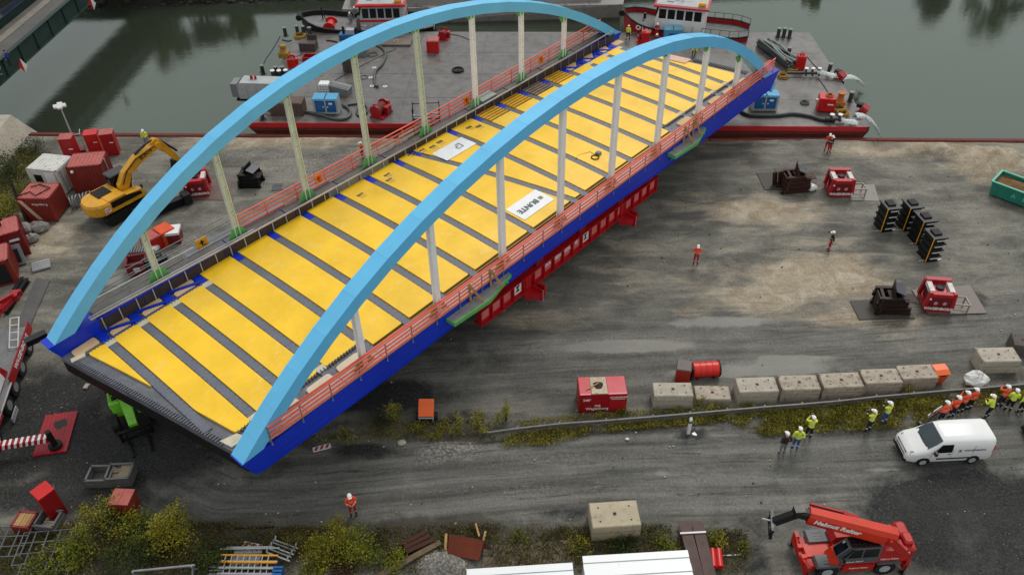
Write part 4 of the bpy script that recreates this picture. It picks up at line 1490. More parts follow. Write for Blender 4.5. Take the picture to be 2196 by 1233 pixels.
def foam_material():
    m = bpy.data.materials.new('foaming water')
    m.use_nodes = True
    nt = m.node_tree
    b = nt.nodes['Principled BSDF']
    b.inputs['Base Color'].default_value = lin('#e6ebea')
    b.inputs['Roughness'].default_value = .5
    tc = nd(nt, 'ShaderNodeTexCoord')
    mp = nd(nt, 'ShaderNodeMapping')
    mp.inputs['Scale'].default_value = (1.1, 4.5, 2)
    n = nd(nt, 'ShaderNodeTexNoise', Scale=1.6, Detail=6.0, Roughness=.7)
    at = nd(nt, 'ShaderNodeAttribute')
    at.attribute_name = 'edge'
    nt.links.new(tc.outputs['Object'], mp.inputs['Vector'])
    nt.links.new(mp.outputs[0], n.inputs['Vector'])
    su = nd(nt, 'ShaderNodeMath', operation='MULTIPLY_ADD')
    nt.links.new(at.outputs['Fac'], su.inputs[0])
    su.inputs[1].default_value = -.42
    nt.links.new(n.outputs['Fac'], su.inputs[2])
    mr = nd(nt, 'ShaderNodeMapRange')
    mr.inputs['From Min'].default_value = .10
    mr.inputs['From Max'].default_value = .52
    nt.links.new(su.outputs[0], mr.inputs['Value'])
    nt.links.new(mr.outputs[0], b.inputs['Alpha'])
    return m


FLOW = foam_material()


def jet(a, b_, za, zb, w0, w1, label, seed):
    """sheet of rushing water with torn edges: two curved layers along a falling path, plus spray"""
    rs = random.Random(seed)
    A_, B_ = G(a[0], a[1], za), G(b_[0], b_[1], zb)
    d = B_ - A_
    L_ = math.hypot(d.x, d.y)
    b = MB()
    edge = []
    for lay in range(3):
        NX, NY = 16, 8
        P = []
        for i in range(NX + 1):
            t_ = i / NX
            w = (w0 + (w1 - w0) * t_) * (1 - .15 * lay)
            for j in range(NY + 1):
                q = j / NY * 2 - 1
                P.append((L_ * t_, q * w * 1.5 + .12 * math.sin(5 * t_ + seed), (zb - za) * t_ ** 2 + .06 + lay * .07 + (.25 * w0 + .12) * (1 - q * q) + rs.uniform(-.03, .03)))
                edge.append(min(1, abs(q) ** 1.5 + max(0, t_ - .7) * 1.8 + .12 * lay))
        F = [(i * (NY + 1) + j, (i + 1) * (NY + 1) + j, (i + 1) * (NY + 1) + j + 1, i * (NY + 1) + j + 1) for i in range(NX) for j in range(NY)]
        b._add(P, F, 0, True)
    for k in range(26):
        t_ = rs.random()
        w = w0 + (w1 - w0) * t_
        s = rs.uniform(.02, .05)
        b.sphere((L_ * t_, rs.gauss(0, w * .8), (zb - za) * t_ ** 2 + .2 + abs(rs.gauss(0, .12))), (s * 1.6, s, s), 5, 3)
    edge += [-.8] * (len(b.v) - len(edge))
    o = b.build('water_jet', FLOW, None, A_, math.atan2(d.y, d.x))
    o.data.attributes.new('edge', 'FLOAT', 'POINT').data.foreach_set('value', edge)
    return tag(o, label, 'water jet', None, 'stuff')


jet((1752, 160), (1796, 167), BZ + .35, BZ + .1, .12, .45, 'white water jet spraying from the upper manifold', 1)
jet((1798, 172), (1850, 190), BZ - .6, WZ + .1, .35, .55, 'white foam where the upper outlet falls into the canal', 2)
jet((1803, 262), (1838, 268), BZ + .3, BZ, .12, .5, 'white water spreading over the barge corner', 3)
jet((1832, 250), (1888, 302), BZ, WZ + .1, .35, .7, 'white foam falling between barge and quay wall', 4)
jet((1812, 272), (1830, 300), 0.5, WZ + .1, .4, .8, 'thin white splash along the barge side at the quay', 5)
# items behind the near arch
t = place('pump_unit', 'red pump unit with pipes on the barge beside the walking man', 'pump', 1380, 92, BZ, R(-4))
part(t, 'body', REDB, lambda b: (b.cbox((.15, 0, .65), (.9, .9, 1.3), .08), b.box((0, 0, .06), (1.5, 1.2, .12))))
part(t, 'pipe_set', RED, lambda b: (b.tube([(-.5, -.2, .1), (-.5, -.2, .9), (-.3, -.2, 1.2), (.1, -.2, 1.3)], .12, 8), b.cyl((-.7, .2, .5), (-.2, .2, .5), .25, n=10)))
t = place('tool_box', 'light blue lidded storage box between the tug and the near arch', 'box', 1442, 84, BZ, R(-4))
part(t, 'body', LBLUE, lambda b: b.cbox((0, .2, .55), (2.0, 1.2, 1.1), .05))
for s in (-1, 1):
    part(t, 'lid', mat('pale blue lid', '#7db9d4', .4), lambda b: b.side([(s * .5 - .5, 1.12), (s * .5 + .48, 1.12), (s * .5 + .44, 1.25), (s * .5 - .46, 1.25)], -.45, .85))
part(t, 'panel', MBLUE, lambda b: b.bb(-.5, .5, -.42, -.4, .4, .8))
mono('cable_drum', 'blue machine frame with black hoses behind the top of the far arch', 'machine', 748, 82, [MBLUE, LGREY, BLACK], lambda b: (b.cbox((0, 0, .3), (2.0, 1.0, .5), .05, 0), b.box((.3, 0, .8), (.9, .7, .5), 1), b.cyl((-.5, 0, .5), (-.5, 0, 1.3), .15, n=8, mi=2), b.cyl((.9, 0, .5), (.9, 0, 1.2), .13, n=8, mi=2)), BZ, R(-3))
mono('deck_hatch_cover', 'brown raised hatch cover with pale wheel left of the red box', 'hatch', 850, 94, [mat('hatch brown', '#6b5f58', .5), LSTEEL], lambda b: (b.box((0, 0, .12), (3.4, 1.6, .24), 0), b.torus((0, 0, .3), .25, .03, 12, 5, 1)), BZ, R(-3))
mono('steel_bin', 'rusty brown skip bin under the first hangers of the far arch', 'bin', 618, 246, mat('bin rust', '#5f4a42', .55, .1, .3, 1.2, .4, '#3f302a'), lambda b: (b.cbox((0, .4, .7), (3.2, 1.5, 1.4), .08), b.box((.2, -.37, .8), (1.0, .02, .25))), BZ, R(-4))
mono('round_tank', 'brown round tank partly behind the far arch', 'tank', 752, 150, mat('bin brown', '#4d4440', .5, .1, .3, 1.5, .3, '#2f2825'), lambda b: (b.cyl((0, 0, 0), (0, 0, 1.6), .8, n=16), b.cyl((0, 0, 1.6), (0, 0, 1.7), .6, n=16)), BZ)
mono('deck_fitting', 'brown deck machine with grey cable loops behind the far arch', 'machine', 778, 118, [GREY, HOSE], lambda b: (b.cbox((0, 0, .4), (1.3, .9, .8), .06, 0), b.torus((1.1, 0, .1), .5, .06, 14, 6, 1)), BZ, R(-6))
for i, (px, py) in enumerate(((798, 186), (826, 187), (803, 147), (795, 168))):
    mono('deck_socket', 'white round socket set in the barge deck near the curled hose', 'socket', px, py, [WHITE, GREY], lambda b: (b.cyl((0, 0, 0), (0, 0, .08), .22, n=12, mi=0), b.cyl((0, 0, .08), (0, 0, .12), .09, n=8, mi=1)), BZ, 0, 'white sockets in the barge deck')

# ------------------------------------------------------------------ tugs and barge on the canal
def hull(b, L, B, sheer, mi=0, z0=WZ - .4, zd=.0, bowround=.22):
    """hull with the bow at -x"""
    st = []
    N = 14
    for i in range(N + 1):
        t_ = i / N
        x = -L / 2 + L * t_
        w = B / 2 * min(1, (math.sin(min(1, t_ / bowround) * math.pi / 2)) ** .6 if t_ > 0 else .12)
        if t_ > .85:
            w *= 1 - .35 * ((t_ - .85) / .15) ** 2
        w = max(w, .3)
        zt = zd + sheer * max(0, 1 - t_ / .45) ** 2
        st.append((x, w, zt))
    rings = []
    for x, w, zt in st:
        k = .82
        rings.append([(x + (.5 if x < -L / 2 + 1 else 0), -w * k, z0), (x, -w, zt), (x, -w + .12, zt), (x, -w + .12, zt - .45), (x, w - .12, zt - .45), (x, w - .12, zt), (x, w, zt), (x + (.5 if x < -L / 2 + 1 else 0), w * k, z0)])
    b.loft(rings, mi)
    return st


def tug(label, bow, stern, hullm, deckm, house, cap, name_txt, z_deck, B, hx, hl, hw, hh, base_z):
    p, q_ = G(bow[0], bow[1], z_deck), G(stern[0], stern[1], z_deck)
    L = (q_ - p).length
    rz = math.atan2(q_.y - p.y, q_.x - p.x)
    c = (p + q_) / 2
    t = thing('tug_boat', label, 'boat', (c.x, c.y, 0), rz, 'tug boats moored behind the barge')
    b = MB()
    st = hull(b, L, B, 1.0, 0, WZ - .4, z_deck)
    b.build('hull', hullm, t)
    b = MB()
    for i in range(len(st) - 1):
        (xa, wa, za), (xb, wb, zb_) = st[i], st[i + 1]
        b.quad((xa, -wa + .1, za - .44), (xb, -wb + .1, zb_ - .44), (xb, wb - .1, zb_ - .44), (xa, wa - .1, za - .44))
    b.build('deck', deckm, t)
    b = MB()
    b.tube([(x, -w - .05, zt + .03) for x, w, zt in st], .11, 6)
    b.tube([(x, w + .05, zt + .03) for x, w, zt in st], .11, 6)
    b.tube([(-L / 2 - .15, y, st[0][2] - .2) for y in (-.6, -.3, 0, .3, .6)], .35, 8)
    b.build('fender', BLACK, t)
    # wheelhouse
    hb = z_deck - .44
    def ring(z, g, gx=0):
        return [(hx - hl / 2 + g + gx, -hw / 2 + g, z), (hx + hl / 2 - g, -hw / 2 + g, z), (hx + hl / 2 - g, hw / 2 - g, z), (hx - hl / 2 + g + gx, hw / 2 - g, z)]
    hs = part(t, 'wheelhouse', house, lambda b: b.loft([ring(hb, 0), ring(hb + hh * .5, .0), ring(hb + hh, .12, .2)]))
    part(t, 'roof', cap, lambda b: b.loft([ring(hb + hh, -.28), ring(hb + hh + .2, -.28), ring(hb + hh + .28, -.1)]))
    part(t, 'roof_top', LGREY, lambda b: b.loft([ring(hb + hh + .281, -.02), ring(hb + hh + .30, -.02)]))
    if not name_txt:
        part(t, 'trim', cap, lambda b: b.loft([ring(hb + hh * .40, -.03), ring(hb + hh * .48, -.03)]))
    nwin = 5 if hl > 4.5 else 4
    for s in (-1, 1):
        for i in range(nwin):
            x0 = hx - hl / 2 + .35 + i * (hl - .6) / nwin
            x1 = x0 + (hl - .6) / nwin - .18
            y = s * (hw / 2 + .012)
            o = part(t, 'window', GLASS, lambda b: b.loft([[(x0, y, hb + hh * .55), (x1, y, hb + hh * .55), (x1, y - s * .04, hb + hh * .9), (x0, y - s * .04, hb + hh * .9)], [(x0, y - s * .1, hb + hh * .55), (x1, y - s * .1, hb + hh * .55), (x1, y - s * .18, hb + hh * .9), (x0, y - s * .18, hb + hh * .9)]]))
    for i in range(3):
        y0 = -hw / 2 + .3 + i * (hw - .5) / 3
        part(t, 'window', GLASS, lambda b: b.box((hx - hl / 2 + .06, y0 + (hw - .8) / 6, hb + hh * .74), (.14, (hw - .9) / 3, hh * .32), 0))
    part(t, 'mast', LSTEEL, lambda b: (b.tube([(hx, -.6, hb + hh + .3), (hx, -.5, hb + hh + 1.1), (hx, .5, hb + hh + 1.1), (hx, .6, hb + hh + .3)], .05, 6), b.cyl((hx, 0, hb + hh + 1.1), (hx, 0, hb + hh + 2.0), .05), b.beam((hx - 1.0, 0, hb + hh + .75), (hx + 1.2, 0, hb + hh + .75), .06, .06)))
    part(t, 'radar', WHITE, lambda b: (b.cyl((hx - .6, .1, hb + hh + .3), (hx - .6, .1, hb + hh + .75), .28, n=12), b.box((hx - 1.3, -.6, hb + hh + .4), (.7, .5, .12))))
    part(t, 'life_raft', YELB, lambda b: b.cyl((hx + hl / 2 - .9, -hw / 2 + .3, hb + hh + .5), (hx + hl / 2 - .1, -hw / 2 + .3, hb + hh + .5), .24, n=10))
    part(t, 'handrail', BLACKP, lambda b: (b.tube([(x, w - .1, zt + .75) for x, w, zt in st[8:]], .035, 5), b.tube([(x, -w + .1, zt + .75) for x, w, zt in st[9:]], .035, 5), [b.cyl((x, s * (w - .1), zt - .1), (x, s * (w - .1), zt + .75), .03, n=5) for x, w, zt in st[8:] for s in (-1, 1)]))
    return t, L, st, hb


t, L, st, hb = tug('red hulled tug boat with white wheelhouse moored behind the near arch', (1337, 40), (1606, 67), RED, mat('tug deck', '#4b5350', .5, 0, .3, 1, .3), WHITE, mat('faded red trim', '#b83d46', .45), 'OTAS', 1.5, 4.9, 1.4 - 1.9, 5.4, 3.4, 2.9, 0)
lettering(t, 'OTAS', .72, (-L / 2 + 2.7, -2.44, 1.55), (1, -.10, -.08), (0, .05, 1), WHITE, bold=.03)
part(t, 'capstan', DSTEEL, lambda b: (b.cyl((-L / 2 + 2.2, 0, .3), (-L / 2 + 2.2, 0, 1.5), .2, n=10), b.box((-L / 2 + 3.2, 0, .5), (1.0, .8, .5)), b.cyl((3.9, .4, .1), (3.9, .4, .9), .15, n=8), b.box((4.6, .2, .4), (.9, .9, .7)), b.box((5.1, -.5, .4), (.3, .5, .9))))
part(t, 'rope_heap', mat('pale yellow rope', '#c2a75a', .9, 0, .3, 6), lambda b: [b.torus((3.2, -.9 + .1 * (k % 2), .3 + k * .12), .62 - .06 * k, .09, 16, 6) for k in range(5)])
part(t, 'life_ring', mat('yellow ring', '#d9c45a', .7, 0, .2, 4), lambda b: [b.torus((6.3, -.6, .3 + .1 * k), .75 - .05 * k, .1, 18, 6) for k in range(3)])
part(t, 'front_bitt', BLACKP, lambda b: (b.cyl((-L / 2 + 2.3, .9, .4), (-L / 2 + 2.3, .9, 2.0), .16, n=8), b.cyl((-L / 2 + 1.2, .5, .6), (-L / 2 + 1.2, .5, 1.4), .12, n=8)))
t, L, st, hb = tug('black hulled tug boat with grey roof and red trimmed wheelhouse behind the far arch', (648, 50), (932, 46), BLACKP, mat('tug deck grey', '#6e6e6d', .5, 0, .3, 1, .3), LGREY, REDB, '', 1.1, 5.0, 1.9, 5.0, 3.6, 3.0, 0)
part(t, 'winch', REDB, lambda b: (b.cyl((-4.4, -1.1, .85), (-4.4, .6, .85), .5, n=14), b.cyl((-4.4, -1.2, .85), (-4.4, -1.08, .85), .72, n=14), b.cyl((-4.4, .55, .85), (-4.4, .68, .85), .72, n=14)))
part(t, 'windlass', DSTEEL, lambda b: (b.box((-6.2, 0, .5), (1.2, 1.5, .6)), b.cyl((-6.2, -.9, .8), (-6.2, .9, .8), .3, n=10)))
part(t, 'bow_mast', DSTEEL, lambda b: (b.cyl((-5.4, .9, .2), (-5.4, .9, 2.6), .07, n=6), b.beam((-5.4, .9, 2.2), (-4.6, .3, .3), .06, .06)))
part(t, 'funnel', mat('funnel grey', '#5d5a58', .5), lambda b: b.loft([[(-1.2, -1.8, .2), (.6, -1.8, .2), (.6, -.6, .2), (-1.2, -.6, .2)], [(-1.0, -1.7, 2.2), (.5, -1.7, 2.2), (.5, -.7, 2.2), (-1.0, -.7, 2.2)]]))
part(t, 'emblem', WHITE, lambda b: (b.beam((-.5, -1.83, 1.5), (.1, -1.83, 1.5), .03, .1), b.beam((.05, -1.83, 1.45), (-.45, -1.83, 1.05), .03, .1), b.beam((-.5, -1.83, 1.0), (.15, -1.83, 1.0), .03, .1)))
# crew mannequins are added with the people
b = MB()
p, q_ = G(1080, 14, -.4), G(1352, 10, -.4)
sh = thing('cargo_barge', 'grey cargo barge hull at the top edge moored along the far bank', 'barge', (0, 0, 0))
b.loft([[(p.x - 20, p.y - .5, WZ - .5), (q_.x - 1.2, q_.y + .4, WZ - .5), (q_.x - 1.2, q_.y + 4.4, WZ - .5), (p.x - 20, p.y + 5.4, WZ - .5)], [(p.x - 20, p.y, -.4), (q_.x - .9, q_.y, -.4), (q_.x, q_.y + 2.2, -.4), (q_.x - .9, q_.y + 4.8, -.4), (p.x - 20, p.y + 5.4, -.4)][:2] + [(q_.x, q_.y + 4.8, -.4), (p.x - 20, p.y + 5.4, -.4)]])
b.build('hull', mat('ship grey', '#8b8783', .5, 0, .2, .6, .35, '#5c5652'), sh)
part(sh, 'coaming', mat('ship coaming', '#a29d97', .5, 0, .15, .6, .2), lambda b: b.bb(p.x - 19, q_.x - 3.5, p.y + .9, p.y + 4.4, -.4, .5))
for k in range(9):
    part(sh, 'hatch_rib', GREY, lambda b: b.bb(q_.x - 5 - k * 3, q_.x - 4.9 - k * 3, p.y - .03, p.y + .9, -.38, -.3))
# ------------------------------------------------------------------ red transport girder under the bridge
def bz(z):
    return z


t = thing('transport_girder', 'long red transport girder with riveted panels carrying the bridge', 'girder', (ox, oy, DZ), BR_RZ)
TRED = mat('girder red', '#b5131d', .4, 0, .16, .8, .15, '#5b0c10')
TPANEL = mat('girder panel sky tint', '#d4706c', .5, 0, .15, .9, .2, '#a04442')  # pink tone paints the sky reflection onto the red panels
U0, U1, VG = 20.55, 42.0, -14.95
part(t, 'web', TRED, lambda b: b.bb(U0, U1, VG + .04, VG + .3, -3.5, -2.25))
part(t, 'top_flange', TRED, lambda b: b.bb(U0, U1, VG - .22, VG + .55, -2.25, -2.17))
part(t, 'bottom_flange', TRED, lambda b: b.bb(U0, U1, VG - .22, VG + .55, -3.56, -3.5))
n = 19
for k in range(n + 1):
    u = U0 + .05 + (U1 - U0 - .1) * k / n
    part(t, 'stiffener', TRED, lambda b: b.bb(u - .03, u + .03, VG - .18, VG + .04, -3.5, -2.25))
for k in range(n):
    u = U0 + .05 + (U1 - U0 - .1) * (k + .5) / n
    p = part(t, 'panel', TPANEL, lambda b: b.bb(u - .38, u + .38, VG + .015, VG + .04, -3.25, -2.5))
    if k in (3, 10):
        part(p, 'emblem_plate', WHITE, lambda b: b.bb(u - .4, u + .4, VG - .0, VG + .014, -3.3, -2.42))
        part(p, 'emblem', BLACKP, lambda b: (b.loft([[(u - .25, VG - .012, -3.1), (u + .2, VG - .012, -3.1), (u + .02, VG - .012, -2.82)], [(u - .25, VG - .001, -3.1), (u + .2, VG - .001, -3.1), (u + .02, VG - .001, -2.82)]]), b.loft([[(u - .02, VG - .012, -2.9), (u + .25, VG - .012, -2.6), (u - .2, VG - .012, -2.6)], [(u - .02, VG - .001, -2.9), (u + .25, VG - .001, -2.6), (u - .2, VG - .001, -2.6)]])))
for k, s in zip((6, 7, 8, 9), ('WA', 'GEN', 'BOR', 'G')):
    u = U0 + .05 + (U1 - U0 - .1) * (k + .5) / n
    lettering(t, s, .42, (u, VG + .005, -2.75), (1, 0, 0), (0, 0, 1), WHITE, bold=.02)
for u in (25.6, 37.2):
    part(t, 'splice_plate', TRED, lambda b: (b.bb(u - .3, u + .3, VG - .1, VG + .015, -3.45, -2.3), [b.sphere((u - .22 + .44 * i, VG - .1, -3.35 + j * .14), .04, 6, 3) for i in range(2) for j in range(8)]))
    br_ = part(t, 'bracket', TRED, lambda b: b.prism([(u - .55, VG - .2), (u + .3, VG - .2), (u + .3, VG - 1.0), (u + .1, VG - 1.0)], -4.1, -3.57))
    part(t, 'bracket_plate', TRED, lambda b: b.bb(u + .31, u + .4, VG - 1.15, VG - .2, -4.35, -3.3))
    part(t, 'bracket_plate', TRED, lambda b: b.bb(u + .75, u + .95, VG - .95, VG - .25, -4.2, -3.35))
    part(br_, 'bolts', LSTEEL, lambda b: [b.sphere((u + .36, VG - 1.16 + .0 * j, -4.25 + j * .22), .05, 6, 3) for j in range(5)])
part(t, 'cross_girder', mat('girder dark', '#5e0f14', .5), lambda b: [b.beam((u, VG + .4, -2.9), (u, -1.5, -2.9), .5, 1.1) for u in (24, 30, 37)])
part(t, 'packing', DRED, lambda b: [b.bb(u - .4, u + .4, VG, VG + .9, -2.17, gb(u) - .045) for u in (22, 27, 32, 37, 41)])
# self propelled trailers below the girders
for i, v in enumerate((-13.2, -3.0)):
    t = thing('transporter', ('low multi wheel transporter under the near side of the bridge', 'low multi wheel transporter under the far side of the bridge')[i], 'transporter', (ox, oy, DZ), BR_RZ)
    part(t, 'platform', DRED, lambda b: b.bb(22.5, 40, v - 1.2, v + 1.2, -4.0, -3.58))
    for k in range(12):
        for s in (-1, 1):
            part(t, 'wheel', BLACK, lambda b: b.cyl((23.2 + k * 1.45, v + s * .5, -4.42), (23.2 + k * 1.45, v + s * 1.1, -4.42), .38, n=12))

# ------------------------------------------------------------------ left yard
def container(name, label, px, py, rz, w, d, h, m, roof, ribs=8, cat='container', doors=True, lid=None):
    t = place(name, label, cat, px, py, 0, rz)
    part(t, 'body', m, lambda b: b.bb(-w / 2 + .04, w / 2 - .04, -d / 2 + .04, d / 2 - .04, .12, h - .05))
    part(t, 'frame', m, lambda b: ([b.bb(sx * (w / 2 - .07) - .07, sx * (w / 2 - .07) + .07, sy * (d / 2 - .07) - .07, sy * (d / 2 - .07) + .07, 0, h) for sx in (-1, 1) for sy in (-1, 1)], b.bb(-w / 2, w / 2, -d / 2, -d / 2 + .1, h - .12, h), b.bb(-w / 2, w / 2, d / 2 - .1, d / 2, h - .12, h), b.bb(-w / 2, w / 2, -d / 2, -d / 2 + .1, .02, .16)))
    part(t, 'roof', roof, lambda b: (b.bb(-w / 2 + .1, w / 2 - .1, -d / 2 + .1, d / 2 - .1, h - .05, h - .015), [b.bb(-w / 2 + .15 + i * (w - .3) / ribs, -w / 2 + .15 + (i + .5) * (w - .3) / ribs, -d / 2 + .15, d / 2 - .15, h - .015, h + .015) for i in range(ribs)]))
    nr = max(3, int(w / .3))
    c = part(t, 'corrugation', m, lambda b: ([b.bb(-w / 2 + .2 + i * (w - .4) / nr, -w / 2 + .2 + (i + .5) * (w - .4) / nr, -d / 2 + .005, -d / 2 + .04, .2, h - .14) for i in range(nr)], [b.bb(w / 2 - .04, w / 2 - .005, -d / 2 + .2 + i * (d - .4) / nr, -d / 2 + .2 + (i + .5) * (d - .4) / nr, .2, h - .14) for i in range(nr)]))
    c['kind'] = 'stuff'
    return t


t = container('site_container', 'dirty white site container beside the red containers on the left', 128, 400, R(-12), 2.9, 2.4, 2.5, DWHITE, DWHITE)
part(t, 'door', WHITE, lambda b: b.bb(.2, 1.15, -1.235, -1.2, .2, 2.2))
part(t, 'window', GLASS, lambda b: b.bb(-.9, -.2, -1.225, -1.19, 1.2, 1.9))
part(t, 'bolt_bar', GREY, lambda b: (b.bb(1.46, 1.49, -.8, -.76, .2, 2.3), b.bb(1.46, 1.49, .2, .24, .2, 2.3)))
t = container('site_container', 'brick red container with black cables over its roof below the white container', 105, 458, R(-3), 2.7, 2.3, 2.3, BRED, PRED)
part(t, 'cable', BLACK, lambda b: b.tube([(-1.3, -.9, 2.36), (-.5, -.3, 2.4), (.2, -.8, 2.38), (.9, .3, 2.4), (-.2, .8, 2.38), (-.8, .4, 2.4)], .05, 6))
part(t, 'stripe', mat('cream stripe', '#c9b19a', .6), lambda b: b.loft([[(-1.3, -1.16, 2.1), (-.95, -1.16, 2.1), (.15, -1.16, .2), (-.25, -1.16, .2)], [(-1.3, -1.146, 2.1), (-.95, -1.146, 2.1), (.15, -1.146, .2), (-.25, -1.146, .2)]]))
lettering(t, 'wagenborg', .3, (.45, -1.165, 1.75), (1, 0, 0), (0, 0, 1), WHITE)
t = container('site_container', 'brick red container with faded pink roof behind the excavator', 208, 398, R(8), 2.9, 2.3, 2.7, BRED, PRED)
part(t, 'lamp', WHITE, lambda b: b.sphere((-1.0, -1.25, 2.3), .15, 8, 5))
part(t, 'post', LSTEEL, lambda b: b.cyl((1.5, -.2, 0), (1.5, -.2, 2.7), .05))
for i, (px, py, rz, h, lab, m, top) in enumerate(((160, 352, 6, 2.6, 'tall narrow red box with pale lid beside the light mast', RED, PRED), (208, 330, 12, 2.0, 'tall narrow red box in the middle of three by the quay', REDB, REDB), (243, 333, 12, 2.2, 'tall narrow red box with pink lid on the right of three by the quay', RED, PRED))):
    t = place('tool_cabinet', lab, 'cabinet', px, py, 0, R(rz), 'tall red cabinets near the quay')
    part(t, 'body', m, lambda b: b.cbox((0, .4, h / 2), (1.15, 1.0, h), .04))
    part(t, 'lid', top, lambda b: b.bb(-.6, .6, -.13, .93, h, h + .06))
    part(t, 'door', m, lambda b: b.bb(-.5, .5, -.13, -.1, .15, h - .15))
    part(t, 'stripe', WHITE, lambda b: b.bb(.1, .45, -.14, -.13, h * .6, h * .64))
# light mast
t = place('light_mast', 'thin light mast with white floodlights beside the red containers', 'lamp', 172, 332, 0, R(20))
part(t, 'mast', LSTEEL, lambda b: b.tube([(0, 0, 0), (0, 0, 2.4), (0, 0, 5.0)], [.09, .07, .05], 8))
part(t, 'base', DRED, lambda b: b.box((0, 0, .3), (1.2, .8, .6)))
for k, (x, y) in enumerate(((-.3, -.1), (.3, -.1), (0, .25), (0, -.35))):
    part(t, 'floodlight', WHITE, lambda b: b.box((x, y, 5.05), (.42, .3, .26), 0, rot=Matrix.Rotation(R(35), 3, 'X')))
part(t, 'guard_frame', LSTEEL, lambda b: (b.tube([(-.5, -.5, 2.3), (.7, -.5, 2.3), (.7, .4, 2.3)], .04, 6), b.cyl((.7, -.5, 0), (.7, -.5, 2.3), .04)))
# containers at the left image edge
t = container('equipment_container', 'red equipment container with exhaust pipe on its roof at the left image edge', 18, 540, R(28), 3.2, 2.4, 2.3, DRED, PRED)
part(t, 'exhaust', BLACK, lambda b: b.tube([(.3, .3, 2.3), (.3, .3, 2.7), (.6, .3, 2.8)], .12, 8))
part(t, 'label_plate', WHITE, lambda b: b.bb(.6, 1.3, -1.22, -1.205, 1.5, 1.7))
t = container('equipment_container', 'open red tool container at the left edge below the equipment container', -6, 598, R(24), 3.2, 2.4, 2.2, BRED, PRED)
part(t, 'dark_opening', BLACK, lambda b: b.bb(.2, 1.2, -1.24, -1.2, .2, 1.9))
mono('open_crate', 'grey metal crate with dark opening leaning by the red container', 'crate', 40, 562, [GSTEEL, BLACK], lambda b: (b.box((0, 0, .7), (1.1, .5, 1.6), 0, rot=Matrix.Rotation(R(-25), 3, 'X')), b.box((0, -.26, .75), (.7, .1, 1.1), 1, rot=Matrix.Rotation(R(-25), 3, 'X'))), 0, R(25))
mono('ring_coil', 'bundle of grey steel hoops standing beside the excavator', 'steel hoops', 178, 440, GSTEEL, lambda b: [b.torus((k * .28 - .8, 0, .55), .5, .06, 16, 6, rot=Matrix.Rotation(R(90), 3, 'Y') @ Matrix.Rotation(R(15 * (k % 3)), 3, 'X')) for k in range(7)], 0, R(30))
BAG = mat('grey bag', '#8f8c86', .85, 0, .25, 2.5, .3, '#5f5b54', .3)
for i, (px, py, s, lab) in enumerate(((55, 500, 1.1, 'grey bulk bag at the left of the pile beside the dark pole'), (88, 495, 1.0, 'grey bulk bag at the right of the pile beside the dark pole'), (70, 518, .8, 'torn pale sheet slumped in front of the grey bulk bags'))):
    b = MB()
    rs = random.Random(20 + i)
    b.sphere((0, 0, .4 * s), (.75 * s, .55 * s, .5 * s), 10, 7, 0, smooth=False)
    b.v = [(x * (1 + rs.uniform(-.12, .12)), y * (1 + rs.uniform(-.12, .12)), max(0, z * (1 + rs.uniform(-.15, .1)))) for x, y, z in b.v]
    tag(b.build('bulk_bag', BAG, None, G(px, py), R(20 * i)), lab, 'bag', 'grey bulk bags on the left')
# dark pole left
mono('dark_pole', 'dark leaning pole standing among the bushes at the left edge', 'pole', 60, 480, DSTEEL, lambda b: b.tube([(0, 0, 0), (-.6, 1.2, 3.2)], [.16, .1], 8))
# plank stack
t = place('plank_stack', 'small stack of grey boards lying on tan ground', 'boards', 90, 572, 0, yaw((75, 568), (104, 560)))
for k in range(7):
    part(t, 'board', GSTEEL if k % 2 else LSTEEL, lambda b: b.bb(-.65, .65, -.5 + k * .15, -.39 + k * .15, .05 + .02 * (k % 2), .22))
part(t, 'bearer', WOODD, lambda b: (b.bb(-.5, -.4, -.5, .55, 0, .05), b.bb(.4, .5, -.5, .55, 0, .05)))
# steel plates and dark beams
def flat_plate(pts, label, m, th=.08, name='steel_plate', cat='plate', z=0.0):
    W_ = [G(*p, z) for p in pts]
    c = sum(W_, Vector()) / len(W_)
    b = MB()
    P = [(w.x - c.x, w.y - c.y) for w in W_]
    b.prism(P[::-1] if False else P, 0, th)
    o = b.build(name, m, None, c)
    return tag(o, label, cat)


flat_plate([(30, 712), (58, 716), (108, 602), (78, 598)], 'long grey steel plate on the ground between crane and arch foot', mat('plate grey', '#5a5857', .45, .2, .25, .6, .3, '#3d3a38'))
for i, (a, c) in enumerate((((5, 672), (52, 602)), ((14, 676), (62, 604)))):
    A_, C_ = G(*a), G(*c)
    b = MB()
    m_ = (A_ + C_) / 2
    b.ibeam(A_ - m_ + Vector((0, 0, .2)), C_ - m_ + Vector((0, 0, .2)), .3, .38, .05)
    tag(b.build('steel_beam', DSTEEL, None, m_), ('left one of two dark steel beams beside the grey plate', 'right one of two dark steel beams beside the grey plate')[i], 'beam')

